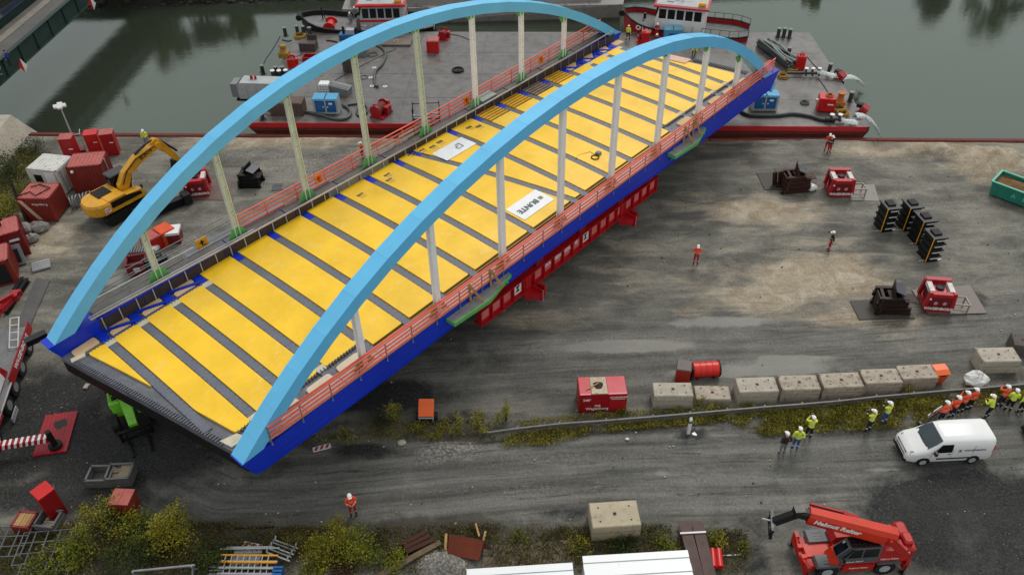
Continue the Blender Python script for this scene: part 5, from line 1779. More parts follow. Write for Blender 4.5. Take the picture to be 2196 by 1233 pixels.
# ------------------------------------------------------------------ excavator
def tracked_excavator():
    e0 = G(262, 452)
    rz = R(52)
    t = thing('excavator', 'yellow crawler excavator with raised boom parked before the red containers', 'excavator', (e0.x, e0.y, 0), rz)
    X = YEL
    for s in (-1, 1):
        tr = part(t, 'track', BLACK, lambda b: b.side([(-2.1, .35), (-1.8, .05), (1.8, .05), (2.1, .35), (2.1, .65), (1.8, .9), (-1.8, .9), (-2.1, .65)], s * 1.15 - .3, s * 1.15 + .3))
        for k in range(14):
            part(tr, 'shoe', DSTEEL, lambda b: b.bb(-1.9 + k * .28, -1.74 + k * .28, s * 1.15 - .31, s * 1.15 + .31, .9, .94))
    part(t, 'undercarriage', DSTEEL, lambda b: (b.bb(-1.2, 1.2, -.9, .9, .3, .9), b.cyl((0, 0, .9), (0, 0, 1.1), .9, n=16)))
    part(t, 'upper_frame', X, lambda b: b.loft([[(-1.9, -1.3, 1.1), (1.9, -1.3, 1.1), (1.9, 1.3, 1.1), (-1.9, 1.3, 1.1)], [(-1.9, -1.3, 1.4), (1.9, -1.3, 1.4), (1.9, 1.3, 1.4), (-1.9, 1.3, 1.4)]]))
    # counterweight, rounded
    def cw(z, g):
        P = []
        for k in range(9):
            a = R(90 + 180 * k / 8)
            P.append((-1.7 + (1.15 - g) * math.cos(a), (1.35 - g) * math.sin(a), z))
        return [(-1.2, -(1.35 - g), z)] + P[::-1] + [(-1.2, 1.35 - g, z)]
    part(t, 'counterweight', X, lambda b: b.loft([cw(1.1, .05), cw(1.25, 0), cw(1.9, 0), cw(2.1, .12)]))
    part(t, 'engine_hood', X, lambda b: b.loft([[(-1.3, -1.3, 1.4), (.5, -1.3, 1.4), (.5, 1.3, 1.4), (-1.3, 1.3, 1.4)], [(-1.3, -1.25, 2.15), (.2, -1.25, 2.15), (.2, 1.25, 2.15), (-1.3, 1.25, 2.15)]]))
    part(t, 'engine_grille', DSTEEL, lambda b: (b.bb(-1.5, -.3, -.2, 1.1, 2.15, 2.2), [b.bb(-1.45 + .2 * k, -1.4 + .2 * k, -.15, 1.05, 2.2, 2.23) for k in range(6)]))
    part(t, 'side_panel', DSTEEL, lambda b: b.side([(-1.2, 1.45), (1.6, 1.45), (1.5, 1.75), (.2, 2.0), (-1.2, 2.0)], -1.335, -1.305))
    part(t, 'side_box', X, lambda b: b.loft([[(.3, -1.3, 1.4), (1.9, -1.3, 1.4), (1.9, -.5, 1.4), (.3, -.5, 1.4)], [(.3, -1.25, 1.95), (1.7, -1.25, 1.85), (1.7, -.5, 1.85), (.3, -.5, 1.95)]]))
    part(t, 'chevron', WHITE, lambda b: b.bb(-1.85, -1.35, -1.37, -1.35, 1.3, 1.75))
    part(t, 'chevron_mark', REDB, lambda b: (b.beam((-1.8, -1.375, 1.35), (-1.4, -1.375, 1.55), .01, .09), b.beam((-1.8, -1.375, 1.55), (-1.4, -1.375, 1.72), .01, .07)))
    # cab
    cab = part(t, 'cab', BLACKP, lambda b: b.loft([[(.2, .35, 1.4), (1.9, .35, 1.4), (1.9, 1.35, 1.4), (.2, 1.35, 1.4)], [(.2, .35, 2.2), (2.0, .35, 2.2), (2.0, 1.35, 2.2), (.2, 1.35, 2.2)], [(.25, .38, 3.0), (1.7, .38, 3.0), (1.7, 1.32, 3.0), (.25, 1.32, 3.0)]]))
    part(cab, 'cab_roof', mat('cab roof grey', '#3b3d3c', .5, 0, .2, 2), lambda b: b.cbox((.97, .85, 3.05), (1.7, 1.1, .12), .05))
    part(cab, 'cab_window', GLASS, lambda b: (b.bb(.35, 1.75, .33, .36, 2.0, 2.85), b.bb(.35, 1.75, 1.34, 1.37, 1.7, 2.85), b.bb(.17, .21, .5, 1.2, 2.0, 2.8)))
    # boom: gooseneck from side outline, along +x
    def bm(pts, w, name, m, y=0):
        return part(t, name, m, lambda b: b.side(pts, y - w / 2, y + w / 2))
    bm([(.3, 1.75), (.85, 1.55), (1.65, 2.75), (2.6, 3.35), (4.6, 3.95), (4.85, 4.3), (4.6, 4.45), (2.4, 4.1), (1.1, 3.3), (.4, 2.4)], .55, 'boom', X, -.15)
    part(t, 'boom_lug', X, lambda b: (b.cyl((4.65, -.55, 4.2), (4.65, .25, 4.2), .3, n=12), b.cyl((1.6, -.5, 3.2), (1.6, .2, 3.2), .22, n=12)))
    bm([(4.2, 4.6), (4.6, 4.85), (5.05, 4.5), (6.05, 2.6), (6.2, 1.95), (5.9, 1.9), (5.4, 2.8), (4.45, 4.0)], .45, 'stick', X, -.15)
    part(t, 'boom_cylinder', LSTEEL, lambda b: [(b.cyl((1.3, y, 1.6), (1.55, y, 2.4), .12, n=10), b.cyl((1.55, y, 2.4), (1.8, y, 3.2), .07, n=8)) for y in (-.55, .25)])
    part(t, 'stick_cylinder', BLACKP, lambda b: (b.cyl((2.6, -.15, 4.25), (3.7, -.15, 4.6), .11, n=10), b.cyl((3.7, -.15, 4.6), (4.4, -.15, 4.75), .06, n=8)))
    part(t, 'bucket_cylinder', BLACKP, lambda b: b.cyl((5.0, -.15, 4.5), (6.25, -.15, 2.8), .1, n=8))
    part(t, 'bucket', DSTEEL, lambda b: b.side([(5.7, 2.0), (6.3, 2.0), (6.5, 1.3), (6.0, .7), (5.2, .6), (5.0, 1.0), (5.5, 1.1), (5.6, 1.5)], -.75, .45))
    part(t, 'hose', BLACK, lambda b: (b.tube([(.7, -.46, 2.4), (1.3, -.46, 3.3), (2.4, -.46, 3.95), (4.3, -.46, 4.3)], .04, 6),))
    lettering(t, 'BUNTE', .4, (3.4, -.432, 3.95), (1, 0, .27), (-.27, 0, 1), BLACKP, bold=.01)
    part(t, 'mirror', BLACK, lambda b: (b.box((1.6, 1.5, 2.5), (.1, .2, .3)), b.box((1.7, -1.35, 2.1), (.1, .2, .3))))
    return t


tracked_excavator()

# ------------------------------------------------------------------ lifting units and frames
JACK = mat('jack red', '#ad1420', .35, 0, .18, 1.2, .15, '#5c0f14')


def jack_unit(px, py, rz, label, plate=None, frame=True):
    t = place('lifting_unit', label, 'lifting machine', px, py, 0, rz, 'red lifting units in the yard')
    w, d, h = 1.85, 1.7, 1.75
    part(t, 'lower_body', JACK, lambda b: b.loft([[(-w / 2, 0, .05), (w / 2, 0, .05), (w / 2, d, .05), (-w / 2, d, .05)], [(-w / 2, 0, .45), (w / 2, 0, .45), (w / 2, d, .45), (-w / 2, d, .45)]]))
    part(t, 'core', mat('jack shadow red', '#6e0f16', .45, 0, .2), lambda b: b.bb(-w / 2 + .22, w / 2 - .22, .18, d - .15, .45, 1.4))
    for s in (-1, 1):
        for y0, y1 in ((0, .25), (d - .25, d)):
            part(t, 'leg', JACK, lambda b: b.side([(s * .92 - .13, .4), (s * .92 + .13, .4), (s * .8 + .12, h), (s * .8 - .12, h)], y0, y1))
        part(t, 'white_side_box', DWHITE, lambda b: b.bb(s * .68 - .17, s * .68 + .17, .3, 1.4, 1.42, 1.72))
    part(t, 'top_beam', JACK, lambda b: b.bb(-.78, .78, -.02, .34, 1.38, 1.66))
    part(t, 'rear_beam', JACK, lambda b: b.bb(-.85, .85, d - .32, d + .02, 1.5, 1.85))
    part(t, 'top_plate', mat('jack pink', '#c2444c', .4), lambda b: b.bb(-.38, .42, .55, 1.3, 1.4, 1.5))
    part(t, 'ram', DSTEEL, lambda b: (b.cyl((0, .9, 1.5), (0, .9, 1.62), .26, n=14), b.torus((0, .9, 1.62), .26, .05, 14, 6)))
    part(t, 'lamp', WHITE, lambda b: (b.sphere((.2, .45, 1.48), .1, 8, 5), b.sphere((-.75, -.02, 1.2), .08, 8, 5)))
    for s in (-.3, .3):
        part(t, 'emblem_disc', mat('disc pink', '#c98a8c', .5), lambda b: b.cyl((s, -.025, .85), (s, .02, .85), .14, n=12))
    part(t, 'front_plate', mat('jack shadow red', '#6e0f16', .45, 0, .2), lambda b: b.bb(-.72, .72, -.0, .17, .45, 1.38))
    lettering(t, 'WAGENBORG', .3, (0, -.03, .36), (1, 0, 0), (0, 0, 1), WHITE, bold=.014)
    if frame:
        part(t, 'side_frame', mat('beige frame', '#9a917f', .5, .1, .2), lambda b: (b.beam((1.0, .15, .75), (2.1, .1, .75), .08, .1), b.beam((1.0, 1.0, .75), (2.0, 1.0, .75), .08, .1), b.beam((2.1, .1, .75), (2.0, 1.0, .75), .08, .1), b.beam((2.05, .15, 0), (2.05, .15, .75), .08, .08), b.beam((2.0, .95, 0), (2.0, .95, .75), .08, .08), b.beam((1.0, .15, .3), (2.1, .1, .3), .06, .06)))
    return t


jack_unit(1801, 424, R(-3), 'red lifting unit with white side boxes beside the tall rusty frame stack')
jack_unit(2008, 670, R(-8), 'red lifting unit with white side boxes standing on a brown steel plate')
jack_unit(426, 424, R(10), 'red lifting unit with white side boxes under the far arch on the left', frame=False)
PLB = mat('brown steel plate', '#655a54', .4, .1, .25, .6, .3, '#4a403a')
flat_plate([(1990, 676), (2116, 672), (2080, 612), (1955, 622)], 'large brown steel plate under the lower right lifting unit', PLB, .05)
flat_plate([(1822, 430), (1885, 432), (1875, 396), (1815, 398)], 'thin grey steel plate beside the upper lifting unit', mat('plate grey2', '#77726c', .5, .1, .2, .6, .2), .03)
flat_plate([(385, 430), (500, 430), (495, 385), (400, 383)], 'brown steel plate under the left lifting unit', mat('plate rust', '#6d5850', .5, .1, .25, .6, .3), .03)
flat_plate([(1843, 686), (1962, 683), (1930, 640), (1822, 646)], 'dark timber mat below the lower rusty frame stack', mat('mat dark', '#4a453e', .7, 0, .3, .8, .3), .06, 'timber_mat', 'mat')
flat_plate([(1640, 408), (1740, 410), (1735, 372), (1622, 372)], 'dark timber mat below the upper rusty frame stack', mat('mat dark', '#4a453e', .7, 0, .3, .8, .3), .06, 'timber_mat', 'mat')


def frame_stack(px, py, rz, label, m, seed, s=1.0):
    t = place('frame_stack', label, 'steel frames', px, py, 0, rz, 'stacks of dark steel support frames')
    rs = random.Random(seed)
    for k in range(4):
        z = .15 + k * .42 * s
        sh = rs.uniform(-.12, .12)
        w = (1.25 - .08 * k) * s
        part(t, 'frame', m, lambda b: (b.ibeam((-w + sh, -.1, z), (w + sh, -.05, z), .24, .34, .05), b.ibeam((-w + sh, 1.1, z), (w + sh, 1.15, z), .24, .34, .05), b.ibeam((-w * .7 + sh, -.1, z), (-w * .65 + sh, 1.15, z), .2, .3, .05), b.ibeam((w * .65 + sh, -.1, z), (w * .7 + sh, 1.15, z), .2, .3, .05), b.box((sh, .5, z), (.5, .9, .12)), b.box((-w * .8 + sh, -.24, z), (.2, .06, .5))))
    part(t, 'plate_on_top', mat('slate steel', '#4b4a52', .4, .3, .2), lambda b: b.box((.35, .55, 1.95 * s), (.7, 1.3, .06), 0, rot=Matrix.Rotation(R(18), 3, 'Y') @ Matrix.Rotation(R(-12), 3, 'Z')))
    part(t, 'fin', m, lambda b: b.box((-.1, .5, 1.95 * s), (.06, 1.2, .9), 0, rot=Matrix.Rotation(R(-12), 3, 'Z')))
    part(t, 'fin', m, lambda b: b.box((.95 * s, .1, 1.5 * s), (.8, .9, .08)))
    part(t, 'fin', m, lambda b: b.box((-1.0 * s, .4, .8 * s), (.08, 1.0, 1.3)))
    return t


frame_stack(1908, 674, R(-6), 'lower dark rusty frame stack left of the red unit on the plate', mat('frame brown', '#2e1d19', .6, .2, .3, 1.5, .4, '#191110'), 2)
frame_stack(1706, 412, R(4), 'upper rusty frame stack with slate plate on top far right of the bridge', mat('frame rust', '#45291f', .65, .2, .3, 1.5, .4, '#241613'), 3)
t = frame_stack(538, 402, R(-4), 'black frame stack between the far hangers on the left', DSTEEL, 4, .8)
mono('tilted_frame', 'dark steel end frame leaning left of the upper rusty frame stack', 'frame', 1672, 404, RUST, lambda b: (b.ibeam((-.25, .5, .1), (-.45, .5, 1.35), .3, .3, .05), b.ibeam((.25, .5, .1), (.05, .5, 1.35), .3, .3, .05), b.beam((-.3, .2, .1), (.3, .2, .1), .3, .2)), 0, R(10))
mono('white_bag', 'small crumpled white sack at the foot of the upper frame stack', 'bag', 1738, 408, WHITE, lambda b: (b.sphere((0, 0, .28), (.45, .4, .32), 7, 5, 0, smooth=False), b.sphere((.3, .1, .2), (.3, .3, .22), 6, 4, 0, smooth=False)))
for i, (px, py, lab) in enumerate(((1893, 487, 'leftmost of the four black stacked towers'), (1940, 485, 'second black stacked tower, at the back beside the leftmost'), (1967, 514, 'third black stacked tower, in the middle of the row'), (1988, 550, 'black stacked tower closest to the bottom of the row'))):
    t = place('stacked_tower', lab, 'support tower', px, py, 0, R(8), 'black stacked support towers')
    H_ = 2.25
    for k in range(4):
        z = k * .56
        part(t, 'module', BLACKP, lambda b: (b.bb(-.46, .46, -.6, .6, z + .06, z + .44), b.bb(-.56, .62, -.7, .7, z + .44, z + .56), b.bb(-.52, .52, -.68, .68, z, z + .06)))
        part(t, 'white_slot', WHITE, lambda b: b.bb(-.2, .42, -.64, -.6, z + .22, z + .3))
    part(t, 'yellow_edge', YELB, lambda b: b.beam((-.57, -.70, .1), (-.57, -.70, H_ + .02), .045, .045))
    part(t, 'top_block', BLACK, lambda b: b.bb(-.3, .3, -.3, .4, H_, H_ + .12))
    part(t, 'base_bar', LSTEEL, lambda b: (b.bb(-.95, -.5, -.5, -.42, .0, .08), b.bb(.5, .85, -.6, -.5, 0, .07)))
mono('grating', 'small dark grating lying beside the black frame stack', 'grating', 595, 402, GREY, lambda b: [b.bb(-.5, .5, -.5 + k * .16, -.44 + k * .16, .02, .08) for k in range(7)] + [b.bb(-.5, -.44, -.5, .52, .03, .07), b.bb(.44, .5, -.5, .52, .03, .07)], 0, R(8))
# orange / red cabinets under the first far hangers
t = place('cabinet', 'red and orange double cabinet beside the white topped box', 'cabinet', 345, 523, 0, R(50))
part(t, 'red_half', REDB, lambda b: b.cbox((-.65, 0, .6), (1.2, 1.3, 1.2), .05))
part(t, 'orange_half', ORANGE, lambda b: b.cbox((.62, 0, .62), (1.2, 1.3, 1.25), .05))
part(t, 'roof_plate', PRED, lambda b: b.bb(-1.2, -.1, -.6, .6, 1.2, 1.23))
t = place('cabinet', 'red box with white lid right of the orange cabinet', 'cabinet', 371, 523, 0, R(8))
part(t, 'body', DRED, lambda b: b.cbox((0, .45, .45), (1.35, 1.1, .9), .04))
part(t, 'lid', WHITE, lambda b: b.bb(-.72, .72, -.16, 1.05, .9, 1.12))
t = place('skip', 'open dark red skip with white label left of the hanger foot', 'skip', 298, 590, 0, R(14))
for (x0, x1, y0, y1) in ((-.7, .7, -.05, .05), (-.7, .7, 1.05, 1.15), (-.7, -.62, .05, 1.05), (.62, .7, .05, 1.05)):
    part(t, 'side_wall', DRED, lambda b: b.bb(x0, x1, y0, y1, .05, 1.05))
part(t, 'floor', GREY, lambda b: b.bb(-.62, .62, .05, 1.05, .05, .5))
part(t, 'label', WHITE, lambda b: b.bb(-.2, .25, -.06, -.05, .35, .75))
part(t, 'rim', DRED, lambda b: (b.bb(-.76, .76, -.1, .02, 1.05, 1.12), b.bb(-.76, .76, 1.08, 1.2, 1.05, 1.12)))
for i, (px, py) in enumerate(((330, 585), (345, 577), (356, 582))):
    mono('black_rack', ('left black rack standing behind the hanger foot', 'middle black rack standing behind the hanger foot', 'right black rack standing behind the hanger foot')[i], 'rack', px, py, [BLACKP, GSTEEL], lambda b: (b.bb(-.35, .35, -.1, .1, 0, 1.3, 0), b.bb(-.42, -.35, -.2, .2, 0, 1.5, 0), b.bb(.35, .42, -.2, .2, 0, 1.5, 0), [b.bb(-.35, .35, -.14, -.1, .2 + .35 * k, .27 + .35 * k, 1) for k in range(4)]), 0, R(30), 'black racks behind the bridge')
mono('barrier_stack', 'stack of grey barrier panels behind the arch on the left', 'panels', 300, 555, GREY, lambda b: [b.bb(-.8 + k * .2, -.72 + k * .2, -.3, .5, 0, .9) for k in range(8)], 0, R(5))
mono('wrapped_load', 'load under crumpled white foil beside the far arch', 'load', 318, 545, DWHITE, lambda b: (b.sphere((0, 0, .35), (.9, .5, .4), 9, 6, 0, smooth=False), b.sphere((.5, .2, .3), (.5, .4, .35), 7, 5, 0, smooth=False)), 0, R(20))
mono('black_trailer', 'black bulky attachment half hidden below the far arch', 'attachment', 345, 460, BLACK, lambda b: (b.ibeam((-1.6, 0, .5), (2.8, 0, .5), .6, .7, .06), b.box((-1.5, 0, .6), (.8, 1.2, 1.0)), b.box((2.4, 0, .6), (.6, .9, .9))), 0, R(40))

# ------------------------------------------------------------------ truck crane at the left edge
def truck_crane():
    p, q_ = G(24, 905), G(86, 715)
    rz = math.atan2(q_.y - p.y, q_.x - p.x)
    t = thing('truck_crane', 'red truck crane with white lettering and outrigger extended at the left edge', 'crane', (p.x, p.y, 0), rz)
    # x forward along the side seen, y to the left (away from the bridge)
    CR = mat('crane red', '#9c111b', .35, 0, .15, .9, .15, '#4d0d12')
    part(t, 'chassis', DSTEEL, lambda b: b.bb(-6, 7.6, .2, 2.4, .7, 1.2))
    part(t, 'deck', GREY, lambda b: b.bb(-6, 7.6, .05, 2.6, 1.2, 1.32))
    part(t, 'side_skirt', CR, lambda b: b.bb(2.2, 7.6, -.02, .05, 1.0, 1.75))
    part(t, 'side_skirt', CR, lambda b: b.bb(-6.0, -.3, -.02, .05, 1.0, 1.75))
    lettering(t, 'WAGENBORG', .5, (5.0, -.03, 1.42), (1, 0, 0), (0, 0, 1), WHITE, bold=.012)
    part(t, 'edge_rail', LSTEEL, lambda b: b.bb(-6, 2.2, -.05, .02, 1.28, 1.36))
    for x in (-3.6, -2.0, .9, 2.5, 4.3, 6.3):
        w = part(t, 'wheel', BLACK, lambda b: b.cyl((x, .05, .62), (x, .5, .62), .62, n=18))
        part(w, 'rim', GREY, lambda b: b.cyl((x, .03, .62), (x, .06, .62), .34, n=14))
    part(t, 'mudguard', BLACKP, lambda b: [b.tube([(x - .75, .25, .75), (x - .5, .25, 1.15), (x, .25, 1.3), (x + .5, .25, 1.15), (x + .75, .25, .75)], .1, 6) for x in (4.3, 6.3)])
    part(t, 'superstructure', CR, lambda b: b.loft([[(-1.5, .4, 1.4), (3.2, .4, 1.4), (3.2, 2.6, 1.4), (-1.5, 2.6, 1.4)], [(-1.5, .5, 2.7), (2.6, .5, 2.7), (2.6, 2.6, 2.7), (-1.5, 2.6, 2.7)]]))
    part(t, 'white_panel', WHITE, lambda b: b.loft([[(1.0, .36, 1.5), (2.5, .36, 1.5), (2.2, .36, 2.6), (1.2, .36, 2.6)], [(1.0, .42, 1.5), (2.5, .42, 1.5), (2.2, .42, 2.6), (1.2, .42, 2.6)]]))
    part(t, 'boom', CR, lambda b: b.loft([[(-5, 1.0, 2.8), (-5, 2.2, 2.8), (-5, 2.2, 4.0), (-5, 1.0, 4.0)], [(7.5, 1.1, 3.0), (7.5, 2.1, 3.0), (7.5, 2.1, 3.9), (7.5, 1.1, 3.9)]]))
    part(t, 'boom_head', CR, lambda b: (b.beam((7.3, 1.2, 3.2), (8.8, .7, 3.0), .3, .35), b.beam((7.3, 1.7, 3.6), (8.8, .7, 3.3), .25, .25), b.box((8.9, .6, 3.1), (.7, .5, .5)), b.cyl((8.9, .2, 3.1), (8.9, .2, 3.5), .12, n=8)))
    part(t, 'ladder', WHITE, lambda b: (b.beam((5.4, .25, 1.5), (7.4, .3, 2.4), .06, .06), b.beam((5.4, .8, 1.5), (7.4, .85, 2.4), .06, .06), [b.beam((5.4 + .5 * k, .25, 1.5 + .22 * k), (5.4 + .5 * k, .82, 1.5 + .22 * k), .05, .05) for k in range(5)]))
    part(t, 'step', LSTEEL, lambda b: (b.beam((-.2, -.25, .3), (.9, -.25, .3), .05, .4), [b.beam((-.1 + .28 * k, -.28, .1), (-.1 + .28 * k, -.28, .5), .05, .06) for k in range(4)]))
    # outrigger
    og = part(t, 'outrigger', CR, lambda b: b.bb(-2.95, -2.55, -3.1, .3, .75, 1.12))
    for k in range(9):
        part(og, 'white_stripe', WHITE, lambda b: b.loft([[(-2.96, -.15 - k * .33, .76), (-2.96, -.30 - k * .33, .76), (-2.96, -.42 - k * .33, 1.125), (-2.96, -.27 - k * .33, 1.125)], [(-2.5, -.15 - k * .33, .76), (-2.5, -.30 - k * .33, .76), (-2.5, -.42 - k * .33, 1.125), (-2.5, -.27 - k * .33, 1.125)]]))
    part(t, 'jack_leg', DSTEEL, lambda b: (b.cyl((-2.75, -3.25, .3), (-2.75, -3.25, 1.5), .17, n=10), b.cyl((-2.75, -3.25, .12), (-2.75, -3.25, .3), .4, n=12)))
    part(t, 'cab', WHITE, lambda b: b.loft([[(-6, .1, .9), (-4.4, .1, .9), (-4.4, 2.5, .9), (-6, 2.5, .9)], [(-6, .2, 2.3), (-4.5, .2, 2.3), (-4.5, 2.4, 2.3), (-6, 2.4, 2.3)]]))
    return t


truck_crane()
W_ = [G(*p) for p in [(83, 978), (150, 968), (157, 882), (93, 895)]]
c = sum(W_, Vector()) / 4
ax = (W_[1] - W_[0])
t = thing('outrigger_mat', 'red outrigger mat of timbers with dark oil stain under the striped crane leg', 'mat', c, math.atan2(ax.y, ax.x))
MR = mat('mat red', '#a31d28', .4, 0, .25, 1.1, .25, '#5e1218')
for k in range(8):
    part(t, 'mat_board', MR, lambda b: b.bb(-.98 + k * .245, -.745 + k * .245, -1.65 + .02 * (k % 3), 1.65 - .03 * (k % 2), 0, .1))
part(t, 'stain', mat('oil stain', '#16110f', .3), lambda b: b.prism([(-.2, .5), (.1, .2), (.3, .4), (.55, .5), (.5, .9), (.3, 1.1), (0, 1.0), (-.3, .9)], .1, .106))

# ------------------------------------------------------------------ green machine under the deck edge
gm = place('telehandler', 'lime green telehandler with black fork carriage under the skew bridge end', 'telehandler', 292, 905, 0, yaw((284, 880), (297, 940)))
part(gm, 'boom', GREEN, lambda b: b.loft([[(-2.8, -.3, 2.0), (-2.8, .3, 2.0), (-2.8, .3, 2.6), (-2.8, -.3, 2.6)], [(0.3, -.3, 1.9), (0.3, .3, 1.9), (0.3, .3, 2.5), (0.3, -.3, 2.5)], [(1.3, -.24, .9), (1.3, .24, .9), (1.45, .24, 1.35), (1.45, -.24, 1.35)]]))
part(gm, 'body', GREEN, lambda b: (b.cbox((-1.6, -.55, 1.25), (2.8, .9, 1.0), .12), b.cbox((-1.4, .75, 1.2), (3.0, .8, .9), .12)))
part(gm, 'hood', GREEN, lambda b: b.cbox((-.6, -.65, 1.9), (1.2, .7, .5), .1))
part(gm, 'light_bracket', BLACKP, lambda b: (b.box((-.4, -.6, 2.2), (.3, .3, .12)), b.box((-.9, -.75, 2.18), (.2, .15, .1)), b.box((.1, .32, 2.2), (.4, .08, .3))))
for x in (-2.3, .1):
    for s in (-1, 1):
        part(gm, 'wheel', BLACK, lambda b: b.cyl((x, s * .85, .6), (x, s * 1.25, .6), .6, n=16))
fk = part(gm, 'fork_carriage', BLACKP, lambda b: (b.bb(1.45, 1.65, -.95, .95, .35, .55), b.bb(1.45, 1.65, -.95, .95, .95, 1.1), b.bb(1.45, 1.65, -.95, -.8, .3, 1.15), b.bb(1.45, 1.65, .8, .95, .3, 1.15)))
for s in (-.55, .55):
    part(fk, 'fork', BLACKP, lambda b: (b.bb(1.66, 2.9, s - .07, s + .07, .05, .13), b.bb(1.66, 1.74, s - .07, s + .07, .05, 1.0)))
part(gm, 'yellow_arm', YEL, lambda b: b.beam((-.6, 1.2, 1.5), (-1.4, 2.0, 1.6), .25, .3))
part(gm, 'white_lamp', WHITE, lambda b: b.box((-2.6, -.5, 2.65), (.2, .3, .12)))
# small items lower left
mono('paving_slab', 'small pale slab lying on dark gravel below the deck edge', 'slab', 186, 829, CONCL, lambda b: b.box((0, 0, .05), (.28, .4, .1)), 0, R(-8))


def open_box(px, py, rz, label, m, w, d, h, fill=None, fillm=None, group=None, name='steel_box'):
    t = place(name, label, 'box', px, py, 0, rz, group)
    for (x0, x1, y0, y1) in ((-w / 2, w / 2, -d / 2, -d / 2 + .06), (-w / 2, w / 2, d / 2 - .06, d / 2), (-w / 2, -w / 2 + .06, -d / 2 + .06, d / 2 - .06), (w / 2 - .06, w / 2, -d / 2 + .06, d / 2 - .06)):
        part(t, 'side_wall', m, lambda b: (b.bb(x0, x1, y0, y1, .05, h), b.bb(x0 - .03, x1 + .03, y0 - .03, y1 + .03, h - .08, h + .002), b.bb(x0 - .02, x1 + .02, y0 - .02, y1 + .02, h * .45, h * .52)))
    part(t, 'floor', m, lambda b: b.bb(-w / 2 + .06, w / 2 - .06, -d / 2 + .06, d / 2 - .06, .05, .1))
    if fill:
        part(t, 'contents', fillm, fill)
    return t


BOXG = mat('box grey', '#6b6a68', .6, .2, .25, 1.5, .3, '#45413c')
open_box(223, 1030, R(0), 'open dark grey steel box, left one of a pair on the gravel', BOXG, 1.4, 1.1, .75)
open_box(265, 1028, R(2), 'open grey steel box with a yellowish heap inside, right one of a pair', BOXG, 1.4, 1.1, .85, lambda b: (b.bb(-.02, .62, -.48, .48, .1, .72), [b.sphere((-.35 + .13 * (i % 4), .1 + .12 * (i // 4), .66), .09, 6, 4) for i in range(9)], b.bb(-.62, -.02, -.48, .48, .1, .58)), [mat('box fill', '#8d8069', .7)])
open_box(112, 1125, R(-8), 'open dark grey steel box with rubble inside below the tall red box', BOXG, 1.15, 1.1, .7, lambda b: [b.sphere((-.3 + .2 * (i % 4), -.2 + .2 * (i // 4), .2), .14, 6, 4) for i in range(9)], CONC)
open_box(62, 1128, R(-6), 'brown steel box filled with pale boards at the lower left', BRED, 1.05, 1.0, .7, lambda b: [b.bb(-.44 + .18 * i, -.28 + .18 * i, -.42, .42, .4, .66 + .01 * (i % 2)) for i in range(5)], WOOD)
t = place('tool_cabinet', 'tall bright red cabinet leaning at the lower left', 'cabinet', 122, 1100, 0, R(-38))
part(t, 'body', mat('cabinet red', '#8e0f16', .35, 0, .15, 1.0, .1), lambda b: b.bb(-.45, .45, -.45, .45, 0, 2.15))
part(t, 'lid', REDB, lambda b: b.bb(-.47, .47, -.47, .47, 2.15, 2.2))
part(t, 'door', mat('cabinet red', '#8e0f16', .35, 0, .15, 1.0, .1), lambda b: b.bb(-.4, .4, -.47, -.45, .1, 2.05))
t = place('tool_cabinet', 'faded pink topped red cabinet behind the yellow bush', 'cabinet', 275, 1092, 0, R(-4))
part(t, 'body', BRED, lambda b: b.bb(-.55, .55, -.5, .5, 0, 1.2))
part(t, 'lid', PRED, lambda b: (b.bb(-.58, -.01, -.53, .53, 1.2, 1.25), b.bb(.01, .58, -.53, .53, 1.2, 1.25)))
